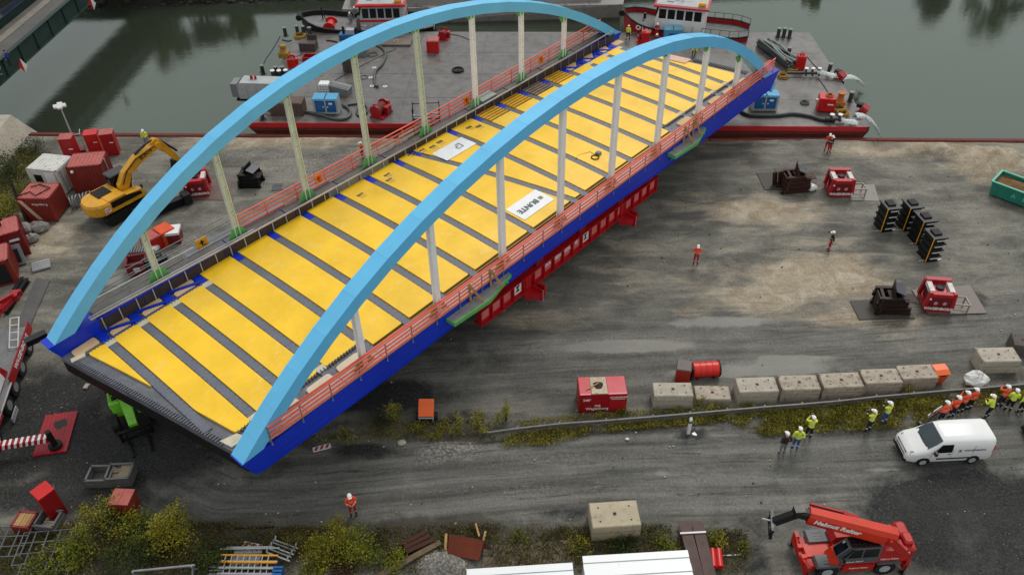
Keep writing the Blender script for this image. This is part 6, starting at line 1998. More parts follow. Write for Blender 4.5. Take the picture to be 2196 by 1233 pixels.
# ------------------------------------------------------------------ red telehandler, lower right
def red_telehandler():
    c = G(1814, 1196)
    rz = R(183)
    t = thing('telehandler', 'red rotating telehandler with white lettered boom at the lower right', 'telehandler', c, rz)
    t.scale = (.87, .87, .87)
    inv = (Matrix.Translation(c) @ Matrix.Rotation(rz, 4, 'Z') @ Matrix.Scale(.87, 4)).inverted()
    TR = mat('telehandler red', '#b0120f', .5, 0, .15, 1.0, .25, '#5c100e')
    TO = mat('telehandler orange red', '#cf300f', .5, 0, .14, 1.0, .18, '#8a2410')
    TG = mat('telehandler grey', '#55575a', .5, 0, .15, 1.2, .2, '#3c3a38')
    part(t, 'chassis', TR, lambda b: b.loft([[(-2.9, -.95, .6), (2.9, -.95, .6), (2.9, .95, .6), (-2.9, .95, .6)], [(-2.9, -1.0, 1.1), (2.9, -1.0, 1.1), (2.9, 1.0, 1.1), (-2.9, 1.0, 1.1)]]))
    part(t, 'side_panel', TR, lambda b: b.bb(-1.0, .9, 1.0, 1.22, .6, 1.25))
    for x in (1.75, -1.75):
        for s in (-1, 1):
            w = part(t, 'wheel', BLACK, lambda b: (b.cyl((x, s * .82, .62), (x, s * 1.22, .62), .62, n=22), [b.box((x + .6 * math.cos(a), s * 1.02, .62 + .6 * math.sin(a)), (.1, .42, .12), 0, rot=Matrix.Rotation(-a, 3, 'Y')) for a in [k * math.pi / 9 for k in range(18)]]))
            part(w, 'rim', LGREY, lambda b: (b.cyl((x, s * 1.16, .62), (x, s * 1.235, .62), .33, n=16), b.cyl((x, s * 1.235, .62), (x, s * 1.25, .62), .14, n=10)))
    for x0, x1 in ((1.0, 2.55), (-2.6, -1.1)):
        for s in (-1, 1):
            mg = part(t, 'mudguard', TG, lambda b: b.side([(x0, 1.2), (x1, 1.2), (x1 - .1, 1.38), (x0 + .1, 1.38)], s * .85 - .42, s * .85 + .42))
            part(mg, 'slot', BLACKP, lambda b: [b.bb((x0 + x1) / 2 - .3, (x0 + x1) / 2 + .3, s * .85 - .22 + .2 * k, s * .85 - .16 + .2 * k, 1.38, 1.395) for k in range(3)])
    # stabilisers at both ends
    for x in (3.0, -3.0):
        part(t, 'stabiliser_beam', TR, lambda b: (b.bb(x - .16, x + .16, -1.15, 1.15, .55, .95), b.bb(x - .12, x + .12, -1.25, -.85, .4, 1.35), b.bb(x - .12, x + .12, .85, 1.25, .4, 1.35)))
        for s in (-1, 1):
            part(t, 'stabiliser_foot', DSTEEL, lambda b: (b.cyl((x, s * 1.2, .1), (x, s * 1.2, .9), .08, n=8), b.cyl((x, s * 1.2, .05), (x, s * 1.2, .1), .22, n=12)))
            part(t, 'stabiliser_cylinder', TO, lambda b: (b.cyl((x + .05, s * .3, .95), (x + .05, s * 1.0, 1.25), .1, n=8), b.box((x, s * .35, 1.05), (.3, .25, .3))))
    part(t, 'deck_plate', TO, lambda b: b.bb(1.0, 2.85, -.42, .42, 1.1, 1.22))
    # turret
    part(t, 'turret_ring', DSTEEL, lambda b: b.cyl((-.3, 0, 1.1), (-.3, 0, 1.28), .85, n=20))
    part(t, 'turret', TR, lambda b: b.loft([[(-3.0, -1.1, 1.28), (1.2, -1.1, 1.28), (1.2, 1.15, 1.28), (-3.0, 1.15, 1.28)], [(-3.0, -1.1, 1.55), (1.2, -1.1, 1.55), (1.2, 1.15, 1.55), (-3.0, 1.15, 1.55)]]))
    part(t, 'engine_hood', TR, lambda b: b.loft([[(-1.2, -1.15, 1.55), (1.25, -1.15, 1.55), (1.25, -.2, 1.55), (-1.2, -.2, 1.55)], [(-1.2, -1.1, 2.1), (1.0, -1.1, 2.0), (1.0, -.25, 2.0), (-1.2, -.25, 2.1)]]))
    part(t, 'rear_body', TR, lambda b: b.loft([[(-2.9, .25, 1.55), (-1.05, .25, 1.55), (-1.05, 1.2, 1.55), (-2.9, 1.2, 1.55)], [(-2.75, .3, 2.3), (-1.05, .3, 2.35), (-1.05, 1.05, 2.35), (-2.75, 1.05, 2.3)]]))
    part(t, 'counterweight', TR, lambda b: (b.cbox((-3.05, 0, 1.75), (.7, 2.0, .9), .12), b.cbox((-2.95, .35, 2.3), (.6, .8, .5), .1)))
    part(t, 'front_panel', TO, lambda b: b.loft([[(1.25, .15, 1.3), (1.75, .2, 1.3), (1.75, 1.1, 1.3), (1.25, 1.2, 1.3)], [(1.25, .2, 2.0), (1.5, .25, 1.9), (1.5, 1.05, 1.9), (1.25, 1.1, 2.0)]]))
    # cab: rounded front
    cab = part(t, 'cab', TG, lambda b: b.loft([[(-1.0, .28, 1.5), (1.15, .28, 1.5), (1.3, .45, 1.5), (1.3, 1.05, 1.5), (1.15, 1.22, 1.5), (-1.0, 1.22, 1.5)], [(-1.05, .28, 2.15), (1.3, .28, 2.15), (1.5, .45, 2.15), (1.5, 1.05, 2.15), (1.3, 1.22, 2.15), (-1.05, 1.22, 2.15)], [(-1.0, .32, 2.95), (.75, .32, 2.95), (.95, .45, 2.95), (.95, 1.02, 2.95), (.75, 1.16, 2.95), (-1.0, 1.16, 2.95)]]))
    part(cab, 'windscreen', GLASS, lambda b: b.loft([[(1.515, .47, 2.15), (1.515, 1.03, 2.15), (1.31, 1.235, 2.15), (1.0, 1.235, 2.2)], [(.97, .47, 2.93), (.97, 1.0, 2.93), (.77, 1.175, 2.93), (.6, 1.175, 2.93)]], caps=False))
    part(cab, 'side_window', GLASS, lambda b: b._add([(.9, 1.243, 2.12), (.1, 1.243, 2.12), (.1, 1.175, 2.85), (.6, 1.175, 2.85)], [(0, 1, 2, 3)]))
    part(cab, 'side_window', GLASS, lambda b: b._add([(0, 1.243, 2.12), (-.9, 1.243, 2.12), (-.88, 1.175, 2.85), (0, 1.175, 2.85)], [(0, 1, 2, 3)]))
    part(cab, 'roof_glass', GLASS, lambda b: b.bb(-.85, .8, .4, 1.08, 2.952, 2.975))
    part(cab, 'roof_guard', BLACKP, lambda b: ([b.bb(-.85 + .27 * k, -.80 + .27 * k, .36, 1.12, 2.975, 3.02) for k in range(7)] + [b.bb(-.9, .8, .4 + .22 * k, .45 + .22 * k, 2.98, 3.01) for k in range(4)]))
    part(cab, 'mirror', BLACK, lambda b: (b.beam((1.2, 1.24, 2.1), (1.25, 1.5, 2.3), .04, .04), b.box((1.25, 1.52, 2.35), (.08, .2, .35))))
    part(cab, 'blind', mat('blind white', '#b9bcb8', .6), lambda b: b._add([(1.1, .5, 2.75), (1.1, .62, 2.75), (.99, .62, 2.92), (.99, .5, 2.92)], [(0, 1, 2, 3)]))
    lettering(cab, 'Helmut Reiter', .2, (.45, 1.26, 1.75), (-1, 0, .03), (0, -.02, 1), WHITE, shear=.2)
    lettering(t, 'Helmut Reiter', .19, (-1.75, 1.20, 1.7), (-1, 0, 0), (0, -.22, 1), WHITE)
    lettering(t, 'Helmut Reiter', .2, (-.05, 1.225, .95), (-1, 0, 0), (0, -.02, 1), WHITE)
    # boom between two measured points
    a = inv @ G(1908, 1146, 3.0)
    d = inv @ G(1733, 1102, 3.7)
    ax = (d - a).normalized()
    sx = ax.cross(Vector((0, 0, 1))).normalized()     # to the right of travel
    sz = sx.cross(ax)
    def sec(p, w, h):
        return [p - sx * w - sz * h, p + sx * w - sz * h, p + sx * w + sz * (h * .45), p + sx * (w * .6) + sz * h, p - sx * (w * .6) + sz * h, p - sx * w + sz * (h * .45)]
    part(t, 'boom', TO, lambda b: b.loft([sec(a - ax * .3, .42, .5), sec(a + ax * .6, .44, .5), sec(d, .38, .44)]))
    part(t, 'boom_sleeve', TR, lambda b: b.loft([sec(a - ax * .28 - sz * .28, .435, .22), sec(d - sz * .28, .388, .17)]))
    part(t, 'inner_boom', BLACKP, lambda b: b.loft([sec(d, .26, .3), sec(d + ax * .55, .25, .28)]))
    hd = d + ax * .55
    part(t, 'boom_head', BLACKP, lambda b: (b.box(hd, (.6, .5, .6)), b.beam(hd - ax * .1, hd + ax * 1.15 - Vector((0, 0, 1.5)), .35, .45), b.beam(hd - sz * .2, hd + ax * .7 - Vector((0, 0, 1.3)), .2, .2)))
    tip = hd + ax * 1.15 - Vector((0, 0, 1.5))
    part(t, 'carriage', BLACKP, lambda b: (b.beam(tip - sx * .75 + ax * .15, tip + sx * .75 + ax * .15, .18, .25), b.beam(tip - sx * .75 + ax * .15 - Vector((0, 0, .7)), tip + sx * .75 + ax * .15 - Vector((0, 0, .7)), .18, .2), b.beam(tip - sx * .5 + ax * .15, tip - sx * .5 + ax * .15 - Vector((0, 0, .75)), .16, .2), b.beam(tip + sx * .5 + ax * .15, tip + sx * .5 + ax * .15 - Vector((0, 0, .75)), .16, .2)))
    part(t, 'pin', LSTEEL, lambda b: b.cyl(tip + ax * .15, tip + ax * .75, .05, n=8))
    part(t, 'hydraulic_block', LSTEEL, lambda b: (b.box(tip + Vector((-.35, .1, .35)), (.25, .2, .15)), b.box(tip + Vector((-.6, 0, .5)), (.2, .25, .12))))
    # guard on the far flank of the boom
    part(t, 'boom_guard', TR, lambda b: (b.beam(d + sx * .62 - ax * .1 + sz * .15, d + sx * .55 - ax * 2.6 + sz * .2, .1, .2), b.beam(d + sx * .5 - ax * 2.0 + sz * .2, d + sx * .5 - ax * 2.9 + sz * .1, .22, .3)))
    part(t, 'hose_tray', DSTEEL, lambda b: b.beam(d + sx * .46 - ax * .3 + sz * .12, d + sx * .46 - ax * 2.3 + sz * .12, .2, .16))
    mid = d - ax * 1.7 - sx * (.425) - sz * .03
    lettering(t, 'Helmut Reiter', .47, mid, -ax, sz, WHITE, depth=.008, shear=.15, bold=.02)
    part(t, 'pivot_bracket', TR, lambda b: (b.beam(a - sx * .5 - ax * .1, Vector((-2.6, a.y + .5, 2.0)), .12, .5), b.beam(a + sx * .5 - ax * .1, Vector((-2.6, a.y - .5, 2.0)), .12, .5), b.cyl(a - sx * .6, a + sx * .6, .16, n=12)))
    part(t, 'work_lamp', WHITE, lambda b: (b.box((-2.9, .95, 1.9), (.12, .2, .2)), b.box((-2.2, .6, 2.42), (.14, .1, .08))))
    return t


red_telehandler()

# ------------------------------------------------------------------ white van and a dark car
def van_body(label, cx_, cy_, rz, paint, name, cat, scale=(1, 1, 1), logo=True):
    t = thing(name, label, cat, (cx_, cy_, 0), rz)
    sx_, sy_, sz_ = scale
    st = [(2.50, .38, .62, .70, .70, .60, .74), (2.40, .30, .72, .86, .88, .74, .90), (2.05, .27, .9, .95, 1.06, .84, 1.1), (1.45, .27, 1.02, .985, 1.2, .9, 1.27), (1.0, .27, 1.06, .99, 1.55, .86, 1.63), (.62, .27, 1.08, .99, 1.8, .82, 1.91), (.1, .27, 1.08, .995, 1.86, .84, 1.97), (-1.2, .27, 1.08, .995, 1.86, .85, 1.98), (-2.25, .28, 1.08, .985, 1.85, .84, 1.96), (-2.44, .34, 1.06, .96, 1.8, .8, 1.9)]
    rings = []
    for x, zb, zs, w, zt, wt, zr in st:
        h = [(w * .93, zb), (w, zb + .12), (w, zs), (w * .985, (zs + zt) / 2 if zt > zs else zs), (wt, zt), (wt * .82, zr), (wt * .4, zr + .012)]
        ring = [(x * sx_, -y * sy_, z * sz_) for y, z in h] + [(x * sx_, y * sy_, z * sz_) for y, z in h[::-1]]
        rings.append(ring)
    body = part(t, 'body', paint, lambda b: b.loft(rings, 0, True, True))
    sm = body.modifiers.new('edge', 'EDGE_SPLIT')
    sm.split_angle = R(38)
    def P(x, y, z):
        return (x * sx_, y * sy_, z * sz_)
    part(t, 'windscreen', mat('van glass', '#39454a', .06, 0, .2, .8), lambda b: b._add([P(1.42, -.8, 1.285), P(1.42, .8, 1.285), P(1.0, .79, 1.652), P(.66, .72, 1.90), P(.66, -.72, 1.90), P(1.0, -.79, 1.652), P(1.46, 0, 1.30), P(1.02, 0, 1.662), P(.68, 0, 1.925)], [(0, 6, 7, 5), (6, 1, 2, 7), (5, 7, 8, 4), (7, 2, 3, 8)]))
    for s in (-1, 1):
        part(t, 'side_window', GLASS, lambda b: b._add([P(1.15, s * 1.0, 1.16), P(.05, s * 1.004, 1.16), P(.05, s * .993, 1.46), P(.95, s * .99, 1.44), P(.05, s * .905, 1.76), P(.7, s * .9, 1.74)], [(0, 1, 2, 3), (3, 2, 4, 5)]))
        part(t, 'mirror', BLACKP, lambda b: b.box(P(1.05, s * 1.12, 1.25), (.14, .2, .26)))
        part(t, 'headlight', mat('headlight', '#9aa0a3', .15), lambda b: b._add([P(2.38, s * .80, .86), P(2.44, s * .55, .86), P(2.16, s * .68, 1.06), P(2.0, s * .90, 1.02)], [(0, 1, 2, 3)]))
        part(t, 'rub_strip', BLACK, lambda b: b.box(P(-.35, s * 1.0, .62), (2.3, .03, .1)))
        part(t, 'door_handle', BLACK, lambda b: b.box(P(.15, s * 1.0, 1.02), (.16, .03, .04)))
        part(t, 'door_seam', mat('seam', '#9a9a98', .6), lambda b: (b.box(P(-.02, s * .998, .95), (.015, .012, .85)), b.box(P(-1.25, s * .998, 1.1), (.015, .012, 1.2)), b.box(P(1.2, s * .992, .85), (.015, .012, .55))))
        for x in (1.5, -1.44):
            w = part(t, 'wheel', BLACK, lambda b: b.cyl(P(x, s * .74, .335), P(x, s * 1.006, .335), .335, n=20))
            part(w, 'rim', LGREY, lambda b: (b.cyl(P(x, s * .99, .335), P(x, s * 1.012, .335), .2, n=12), [b.beam(P(x, s * 1.014, .335), (x * sx_ + .19 * math.cos(a), s * 1.014 * sy_, .335 * sz_ + .19 * math.sin(a)), .05, .03, 0, (0, 1, 0)) for a in [k * 1.257 for k in range(5)]]))
            part(t, 'wheel_arch', BLACK, lambda b: b.side([((x * sx_) + .40 * math.cos(R(a)), .335 + .40 * math.sin(R(a))) for a in range(-8, 189, 14)], s * .985 - .02, s * .985 + .02) if s > 0 else b.side([((x * sx_) + .40 * math.cos(R(a)), .335 + .40 * math.sin(R(a))) for a in range(-8, 189, 14)], -.985 - .02, -.985 + .02))
    part(t, 'grille', BLACKP, lambda b: (b._add([P(2.515, -.52, .62), P(2.515, .52, .62), P(2.45, .58, .86), P(2.45, -.58, .86)], [(0, 1, 2, 3)]), b.box(P(2.5, 0, .42), (.05, 1.1, .14))))
    part(t, 'bumper', BLACK, lambda b: b.box(P(2.44, 0, .33), (.16, 1.6, .16)))
    part(t, 'bumper', BLACK, lambda b: b.box(P(-2.44, 0, .42), (.12, 1.8, .2)))
    part(t, 'wiper', BLACK, lambda b: (b.beam(P(1.45, -.5, 1.30), P(1.38, .1, 1.36), .03, .02), b.beam(P(1.45, .2, 1.30), P(1.36, .75, 1.34), .03, .02)))
    part(t, 'tail_light', REDB, lambda b: (b.box(P(-2.42, -.94, 1.25), (.06, .06, .6)), b.box(P(-2.42, .94, 1.25), (.06, .06, .6))))
    if logo:
        lettering(t, 'WAGENBORG', .2, P(-1.3, 1.005, 1.28), (-1, 0, 0), (0, -.05, 1), mat('van print', '#5c6064', .5))
        part(t, 'emblem', BLACKP, lambda b: (b._add([P(-.55, 1.01, 1.36), P(-.28, 1.01, 1.36), P(-.42, 1.01, 1.28)], [(0, 1, 2)]), b._add([P(-.55, 1.01, 1.18), P(-.28, 1.01, 1.18), P(-.42, 1.01, 1.28)], [(0, 1, 2)])))
    return t


vc = G(2027, 988)
van_body('white panel van with small grey lettering parked on the gravel track', vc.x - .1, vc.y + .72, R(182), mat('van white', '#e9e9e7', .25, 0, .04, .8, .04, '#bdb8ae', 0, .6), 'panel_van', 'van')
vc = G(2292, 962)
van_body('dark car cut off by the right image edge behind the van', vc.x, vc.y + .6, R(176), mat('car dark', '#14161b', .25, 0, .1, .8, .08, '#3a3630', 0, .6), 'parked_car', 'car', (.9, .92, .78), False)

# ------------------------------------------------------------------ concrete blocks along the verge
BLK_P = [(1441, 876, 2.45, 1.15, 1.2, 'first concrete block from the left, stacked joint halfway, beside the red drum'), (1528, 868, 2.2, 1.15, .55, 'low sunken concrete block, second from the left in the row'), (1622, 866, 2.5, 1.25, 1.15, 'third concrete block from the left with a dark stain on its face'), (1712, 860, 2.45, 1.25, 1.1, 'fourth concrete block from the left in the row'), (1802, 856, 2.55, 1.25, 1.15, 'fifth concrete block from the left, before the tall weeds'), (1887, 846, 2.4, 1.25, 1.1, 'sixth concrete block from the left in the row'), (1964, 836, 2.35, 1.2, 1.1, 'last concrete block of the row beside the orange bin'), (2138, 800, 2.5, 1.3, 1.1, 'concrete block standing apart at the right beside the white sack')]


def conc_block(px, py, w, d, h, label, rz=0.0, m=None, group='concrete blocks along the verge'):
    t = place('concrete_block', label, 'concrete block', px, py, 0, rz, group)
    m = m or CONC
    part(t, 'block', m, lambda b: b.loft([[(-w / 2, 0, 0), (w / 2, 0, 0), (w / 2, d, 0), (-w / 2, d, 0)], [(-w / 2, 0, h - .05), (w / 2, 0, h - .05), (w / 2, d, h - .05), (-w / 2, d, h - .05)], [(-w / 2 + .04, .04, h), (w / 2 - .04, .04, h), (w / 2 - .04, d - .04, h), (-w / 2 + .04, d - .04, h)]]))
    sp = mat('block recess', '#3b3026', .9, 0, .3, 3)
    part(t, 'lifting_socket', sp, lambda b: b.bb(-.09, .09, d / 2 - .09, d / 2 + .09, h, h + .006))
    for sx in (-1, 1):
        for sy in (-1, 1):
            part(t, 'peg_hole', sp, lambda b: b.cyl((sx * w * .32, d / 2 + sy * d * .27, h), (sx * w * .32, d / 2 + sy * d * .27, h + .006), .055, n=8))
    part(t, 'joint', mat('block joint', '#5a4f42', .9, 0, .3, 3), lambda b: b.bb(-w / 2 + .02, w / 2 - .02, -.006, 0, h * .55, h * .57))
    return t


for i, (px, py, w, d, h, lab) in enumerate(BLK_P):
    conc_block(px, py, w, d, h, lab, R((-1.5, -3, 1, 0, 1.5, 1, 2, 0)[i]), CONCL if i in (2, 7, 0) else CONC)
conc_block(1320, 1156, 2.65, 1.6, 1.25, 'large pale concrete block standing alone at the lower edge of the track', R(3), mat('pale block', '#b5a990', .85, 0, .18, .9, .35, '#7a6e5a', .3, .25, .1), None)
conc_block(2185, 765, 1.2, 1.2, 1.0, 'dark concrete block cut off at the right edge', R(-15), mat('dark block', '#5b554f', .85, 0, .2, 1.2, .3, '#3d3833', .3), None)
# orange bins
def grit_bin(px, py, rz, label, w=.85, d=.8, h=1.0):
    t = place('grit_bin', label, 'bin', px, py, 0, rz, 'orange bins')
    part(t, 'body', ORANGE, lambda b: b.loft([[(-w * .35, .1, .05), (w * .35, .1, .05), (w * .35, d * .9, .05), (-w * .35, d * .9, .05)], [(-w / 2, 0, h), (w / 2, 0, h), (w / 2, d, h), (-w / 2, d, h)]]))
    part(t, 'lid', mat('bin orange top', '#ee6a2a', .4, 0, .1), lambda b: b.loft([[(-w / 2 - .04, -.04, h), (w / 2 + .04, -.04, h), (w / 2 + .04, d + .04, h), (-w / 2 - .04, d + .04, h)], [(-w / 2 - .02, d * .35, h + .16), (w / 2 + .02, d * .35, h + .16), (w / 2 + .02, d, h + .16), (-w / 2 - .02, d, h + .16)]]))
    part(t, 'handle', BLACK, lambda b: b.bb(-.15, .15, -.06, -.04, h - .12, h - .06))
    return t


grit_bin(2013, 826, R(6), 'orange bin at the right end of the concrete block row')
t = place('light_board', 'tilted orange panel trailer in the weeds near the blue girder', 'trailer', 915, 905, 0, R(-2), None)
part(t, 'panel', mat('board orange', '#f0631c', .4, 0, .12, 1.2, .1, '#9a4018'), lambda b: b.box((0, .45, .85), (.95, 1.1, .14), 0, rot=Matrix.Rotation(R(38), 3, 'X')))
part(t, 'frame', LSTEEL, lambda b: (b.beam((-.48, -.05, .45), (.48, -.05, .45), .07, .07), b.beam((-.42, 0, 0), (-.42, .1, .5), .06, .06), b.beam((.42, 0, 0), (.42, .1, .5), .06, .06), b.beam((-.42, .8, 0), (-.42, .8, 1.1), .06, .06), b.beam((.42, .8, 0), (.42, .8, 1.1), .06, .06)))
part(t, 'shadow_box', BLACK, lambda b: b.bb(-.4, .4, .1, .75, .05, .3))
part(t, 'wheel', BLACK, lambda b: (b.cyl((.5, .3, .25), (.66, .3, .25), .25, n=12), b.cyl((-.66, .3, .25), (-.5, .3, .25), .25, n=12)))
# red bin with grey top and red drum
t = place('waste_bin', 'red steel bin with sloping grey top touching the red drum', 'bin', 1462, 822, 0, R(-12))
part(t, 'body', mat('bin red', '#a3281c', .45, 0, .2, 1.2, .3, '#5e2016'), lambda b: b.bb(-.45, .45, 0, .8, 0, 1.2))
part(t, 'top', mat('bin grey top', '#6d625d', .6, 0, .2, 1.4, .3), lambda b: b.loft([[(-.48, -.03, 1.2), (.48, -.03, 1.2), (.48, .83, 1.2), (-.48, .83, 1.2)], [(-.44, .0, 1.28), (.44, .0, 1.28), (.44, .8, 1.38), (-.44, .8, 1.38)]]))
t = place('drum', 'bright red ribbed drum lying on its side behind the concrete blocks', 'drum', 1514, 815, 0, R(3))
part(t, 'barrel', mat('drum red', '#d9281a', .4, 0, .15, 1.5, .1), lambda b: b.cyl((-.85, .5, .52), (.85, .5, .52), .5, n=20))
for x in (-.82, -.4, 0, .4, .82):
    part(t, 'rib', REDB, lambda b: b.torus((x, .5, .52), .5, .025, 20, 5, rot=Matrix.Rotation(R(90), 3, 'Y')))
part(t, 'flange', DSTEEL, lambda b: b.cyl((.86, .5, .52), (.93, .5, .52), .56, n=8))
part(t, 'end_frame', RUST, lambda b: b.box((-.93, .5, .5), (.1, .9, 1.0)))
part(t, 'cradle', DRED, lambda b: (b.bb(-.6, -.5, .05, .95, 0, .1), b.bb(.5, .6, .05, .95, 0, .1)))
# red power pack with rusty patch
t = place('power_pack', 'red power pack cabinet with white lettering and a rust stained hatch on top', 'generator', 1291, 884, 0, R(1))
PK = mat('power pack red', '#9c1019', .35, 0, .15, .9, .15, '#4d0b10')
part(t, 'body', PK, lambda b: b.cbox((0, .75, .85), (3.0, 1.5, 1.7), .04))
part(t, 'base', BLACK, lambda b: b.bb(-1.45, 1.45, .05, 1.45, -.02, .03))
part(t, 'door', PK, lambda b: b.bb(-1.4, .3, -.025, 0, .15, 1.6))
part(t, 'door', mat('power pack red 2', '#b11a24', .35, 0, .15), lambda b: b.bb(.4, 1.42, -.03, 0, .15, 1.6))
for x0, x1 in ((-1.45, -.78), (.3, 1.45)):
    part(t, 'roof_plate', mat('sky lit roof red', '#bd2536', .42, 0, .12, .9, .12), lambda b: b.bb(x0, x1, .05, 1.45, 1.7, 1.73))  # roof painted brighter for overcast light and wet sheen on top
    part(t, 'edge_strip', mat('edge pink', '#dd7a80', .4), lambda b: b.bb(x0, x1, -.035, .05, 1.69, 1.735))
h_ = part(t, 'hatch', mat('hatch cream', '#c0b096', .7, 0, .2, 2.0, .4, '#6b4a30'), lambda b: b.bb(-.72, .26, .02, 1.4, 1.705, 1.75))
part(h_, 'soot_stain', mat('soot', '#3a2418', .9, 0, .3, 3), lambda b: b.prism([(-.45 + .38 * math.cos(a) * (1 + .2 * math.sin(3 * a)), .7 + .42 * math.sin(a) * (1 + .15 * math.cos(2 * a)), ) for a in [k * .5236 for k in range(12)]] and [(-.25 + .3 * math.cos(a) * (1 + .2 * math.sin(3 * a)), .7 + .36 * math.sin(a) * (1 + .15 * math.cos(2 * a))) for a in [k * .5236 for k in range(12)]], 1.75, 1.756))
part(t, 'stick', WOOD, lambda b: b.beam((-.2, .8, 1.9), (-1.05, .35, 1.76), .05, .05))
lettering(t, 'Wagenborg', .3, (-.35, -.04, .42), (1, 0, 0), (0, 0, 1), WHITE, bold=.005)
part(t, 'emblem', WHITE, lambda b: (b.torus((-.42, -.03, .68), .08, .02, 10, 4, rot=Matrix.Rotation(R(90), 3, 'X')), b.torus((-.24, -.03, .68), .08, .02, 10, 4, rot=Matrix.Rotation(R(90), 3, 'X'))))
lettering(t, '2487', .24, (-1.0, -.04, 1.22), (1, 0, 0), (0, 0, 1), WHITE, bold=.006)
lettering(t, 'WAGENBORG', .17, (.95, -.045, 1.42), (1, 0, 0), (0, 0, 1), WHITE, bold=.004)
part(t, 'stripe', WHITE, lambda b: b.bb(.5, 1.35, -.04, -.03, 1.24, 1.27))
# long crash barrier along the verge
railpts = [(1045, 930), (1110, 921), (1200, 911), (1300, 904), (1400, 896), (1480, 889), (1560, 882), (1640, 875), (1720, 869), (1800, 862), (1880, 853), (1960, 846), (2040, 839), (2120, 833), (2200, 826)]
RG = mat('barrier grey', '#726f6a', .55, .2, .25, 1.2, .4, '#4b4640')
t = thing('crash_barrier', 'long low grey crash barrier running along the grassy verge', 'barrier', (0, 0, 0))
for i in range(len(railpts) - 1):
    a, c = G(*railpts[i], .45), G(*railpts[i + 1], .45)
    part(t, 'rail', RG, lambda b: (b.beam(a + Vector((0, 0, .09)), c + Vector((0, 0, .09)), .1, .12), b.beam(a - Vector((0, 0, .09)), c - Vector((0, 0, .09)), .1, .12), b.beam(a + Vector((0, .05, 0)), c + Vector((0, .05, 0)), .05, .1)))
    part(t, 'post', RG, lambda b: b.bb(c.x - .05, c.x + .05, c.y + .06, c.y + .16, 0, .6))
t = place('marker_post', 'white roadside marker post standing before the barrier', 'post', 1476, 930, 0, R(20))
part(t, 'post', WHITE, lambda b: b.loft([[(-.09, -.06, 0), (.09, -.06, 0), (.09, .06, 0), (-.09, .06, 0)], [(-.09, -.06, 1.35), (.09, -.06, 1.35), (.09, .06, 1.5), (-.09, .06, 1.5)]]))
part(t, 'band', BLACKP, lambda b: b.bb(-.095, .095, -.066, .066, 1.05, 1.2))
mono('litter_plate', 'small white plate lying on dark gravel by the marker post', 'plate', 1489, 932, WHITE, lambda b: b.box((0, 0, .05), (.22, .26, .04)), 0, R(25))
mono('pebble', 'white pebble on the lower track left of the marker post', 'stone', 1345, 942, WHITE, lambda b: b.sphere((0, 0, .05), (.14, .09, .07), 7, 4, 0, smooth=False))
# warning boards lying on the ground
def board(p1, p2, label, w=.3):
    a, c = G(*p1), G(*p2)
    m_ = (a + c) / 2
    L_ = (c - a).length
    t = thing('warning_board', label, 'warning board', m_, math.atan2(c.y - a.y, c.x - a.x), 'red and white warning boards')
    part(t, 'board', WHITE, lambda b: b.prism([(-L_ / 2 + .06, -w / 2), (L_ / 2 - .06, -w / 2), (L_ / 2, -w / 2 + .06), (L_ / 2, w / 2 - .06), (L_ / 2 - .06, w / 2), (-L_ / 2 + .06, w / 2), (-L_ / 2, w / 2 - .06), (-L_ / 2, -w / 2 + .06)], .04, .09))
    for k in range(3):
        x = -L_ / 2 + .06 + k * (L_ - .1) / 3
        d = (L_ - .1) / 6
        part(t, 'red_stripe', mat('stripe red', '#b3222c', .5), lambda b: b.prism([(x + (0 if k else .02), -w / 2 + .04), (x + d, -w / 2 + .04), (x + d * 1.9, w / 2 - .04), (x + d * .9, w / 2 - .04)], .09, .096))


board((671, 966), (710, 956), 'red and white warning board lying on gravel right of the blue girder tip', .36)
board((522, 1167), (563, 1176), 'red and white warning board lying in the weeds above the ladders', .36)
a = G(2000, 893)
t = thing('warning_board', 'red and white warning board leaning beside the people in orange', 'warning board', a, R(25), 'red and white warning boards')
part(t, 'board', WHITE, lambda b: b.box((0, 0, .45), (1.1, .05, .36), 0, rot=Matrix.Rotation(R(-20), 3, 'Y')))
for k in range(3):
    part(t, 'red_stripe', mat('stripe red', '#b3222c', .5), lambda b: b.box((-.33 + .33 * k, -.03, .45 + .11 - .12 * k), (.16, .012, .3), 0, rot=Matrix.Rotation(R(15), 3, 'Y')))
# white sack
b = MB()
rs = random.Random(9)
b.sphere((0, 0, .42), (.75, .6, .5), 12, 8, 0, smooth=False)
b.v = [(x * (1 + rs.uniform(-.16, .16)), y * (1 + rs.uniform(-.16, .16)), max(0, z * (1 + rs.uniform(-.2, .15)))) for x, y, z in b.v]
o = b.build('bulk_bag', mat('white sack', '#dcdcd8', .7, 0, .1, 2.0, .15, '#a09a90', .2), None, G(2088, 822))
tag(o, 'crumpled white bulk sack beside the separate concrete block', 'bag')
# green skip on the right
p, q_ = G(2117, 416), G(2196, 446)
rz = math.atan2(q_.y - p.y, q_.x - p.x)
t = thing('skip', 'green skip filled with earth at the right image edge', 'skip', p, rz)
TEAL = mat('skip green', '#1f7d68', .45, 0, .2, 1.0, .25, '#1d4a40')
part(t, 'front_wall', TEAL, lambda b: b.side([(.15, .1), (6.2, .1), (6.4, 1.25), (0, 1.25)], -.05, .03))
part(t, 'rear_wall', TEAL, lambda b: b.side([(.15, .1), (6.2, .1), (6.4, 1.25), (0, 1.25)], 2.1, 2.18))
part(t, 'end_wall', TEAL, lambda b: b.loft([[(.15, .03, .1), (.2, .03, .1), (.2, 2.1, .1), (.15, 2.1, .1)], [(-.02, .03, 1.25), (.06, .03, 1.25), (.06, 2.1, 1.25), (-.02, 2.1, 1.25)]]))
part(t, 'floor', TEAL, lambda b: b.bb(.2, 6.2, .03, 2.1, .08, .14))
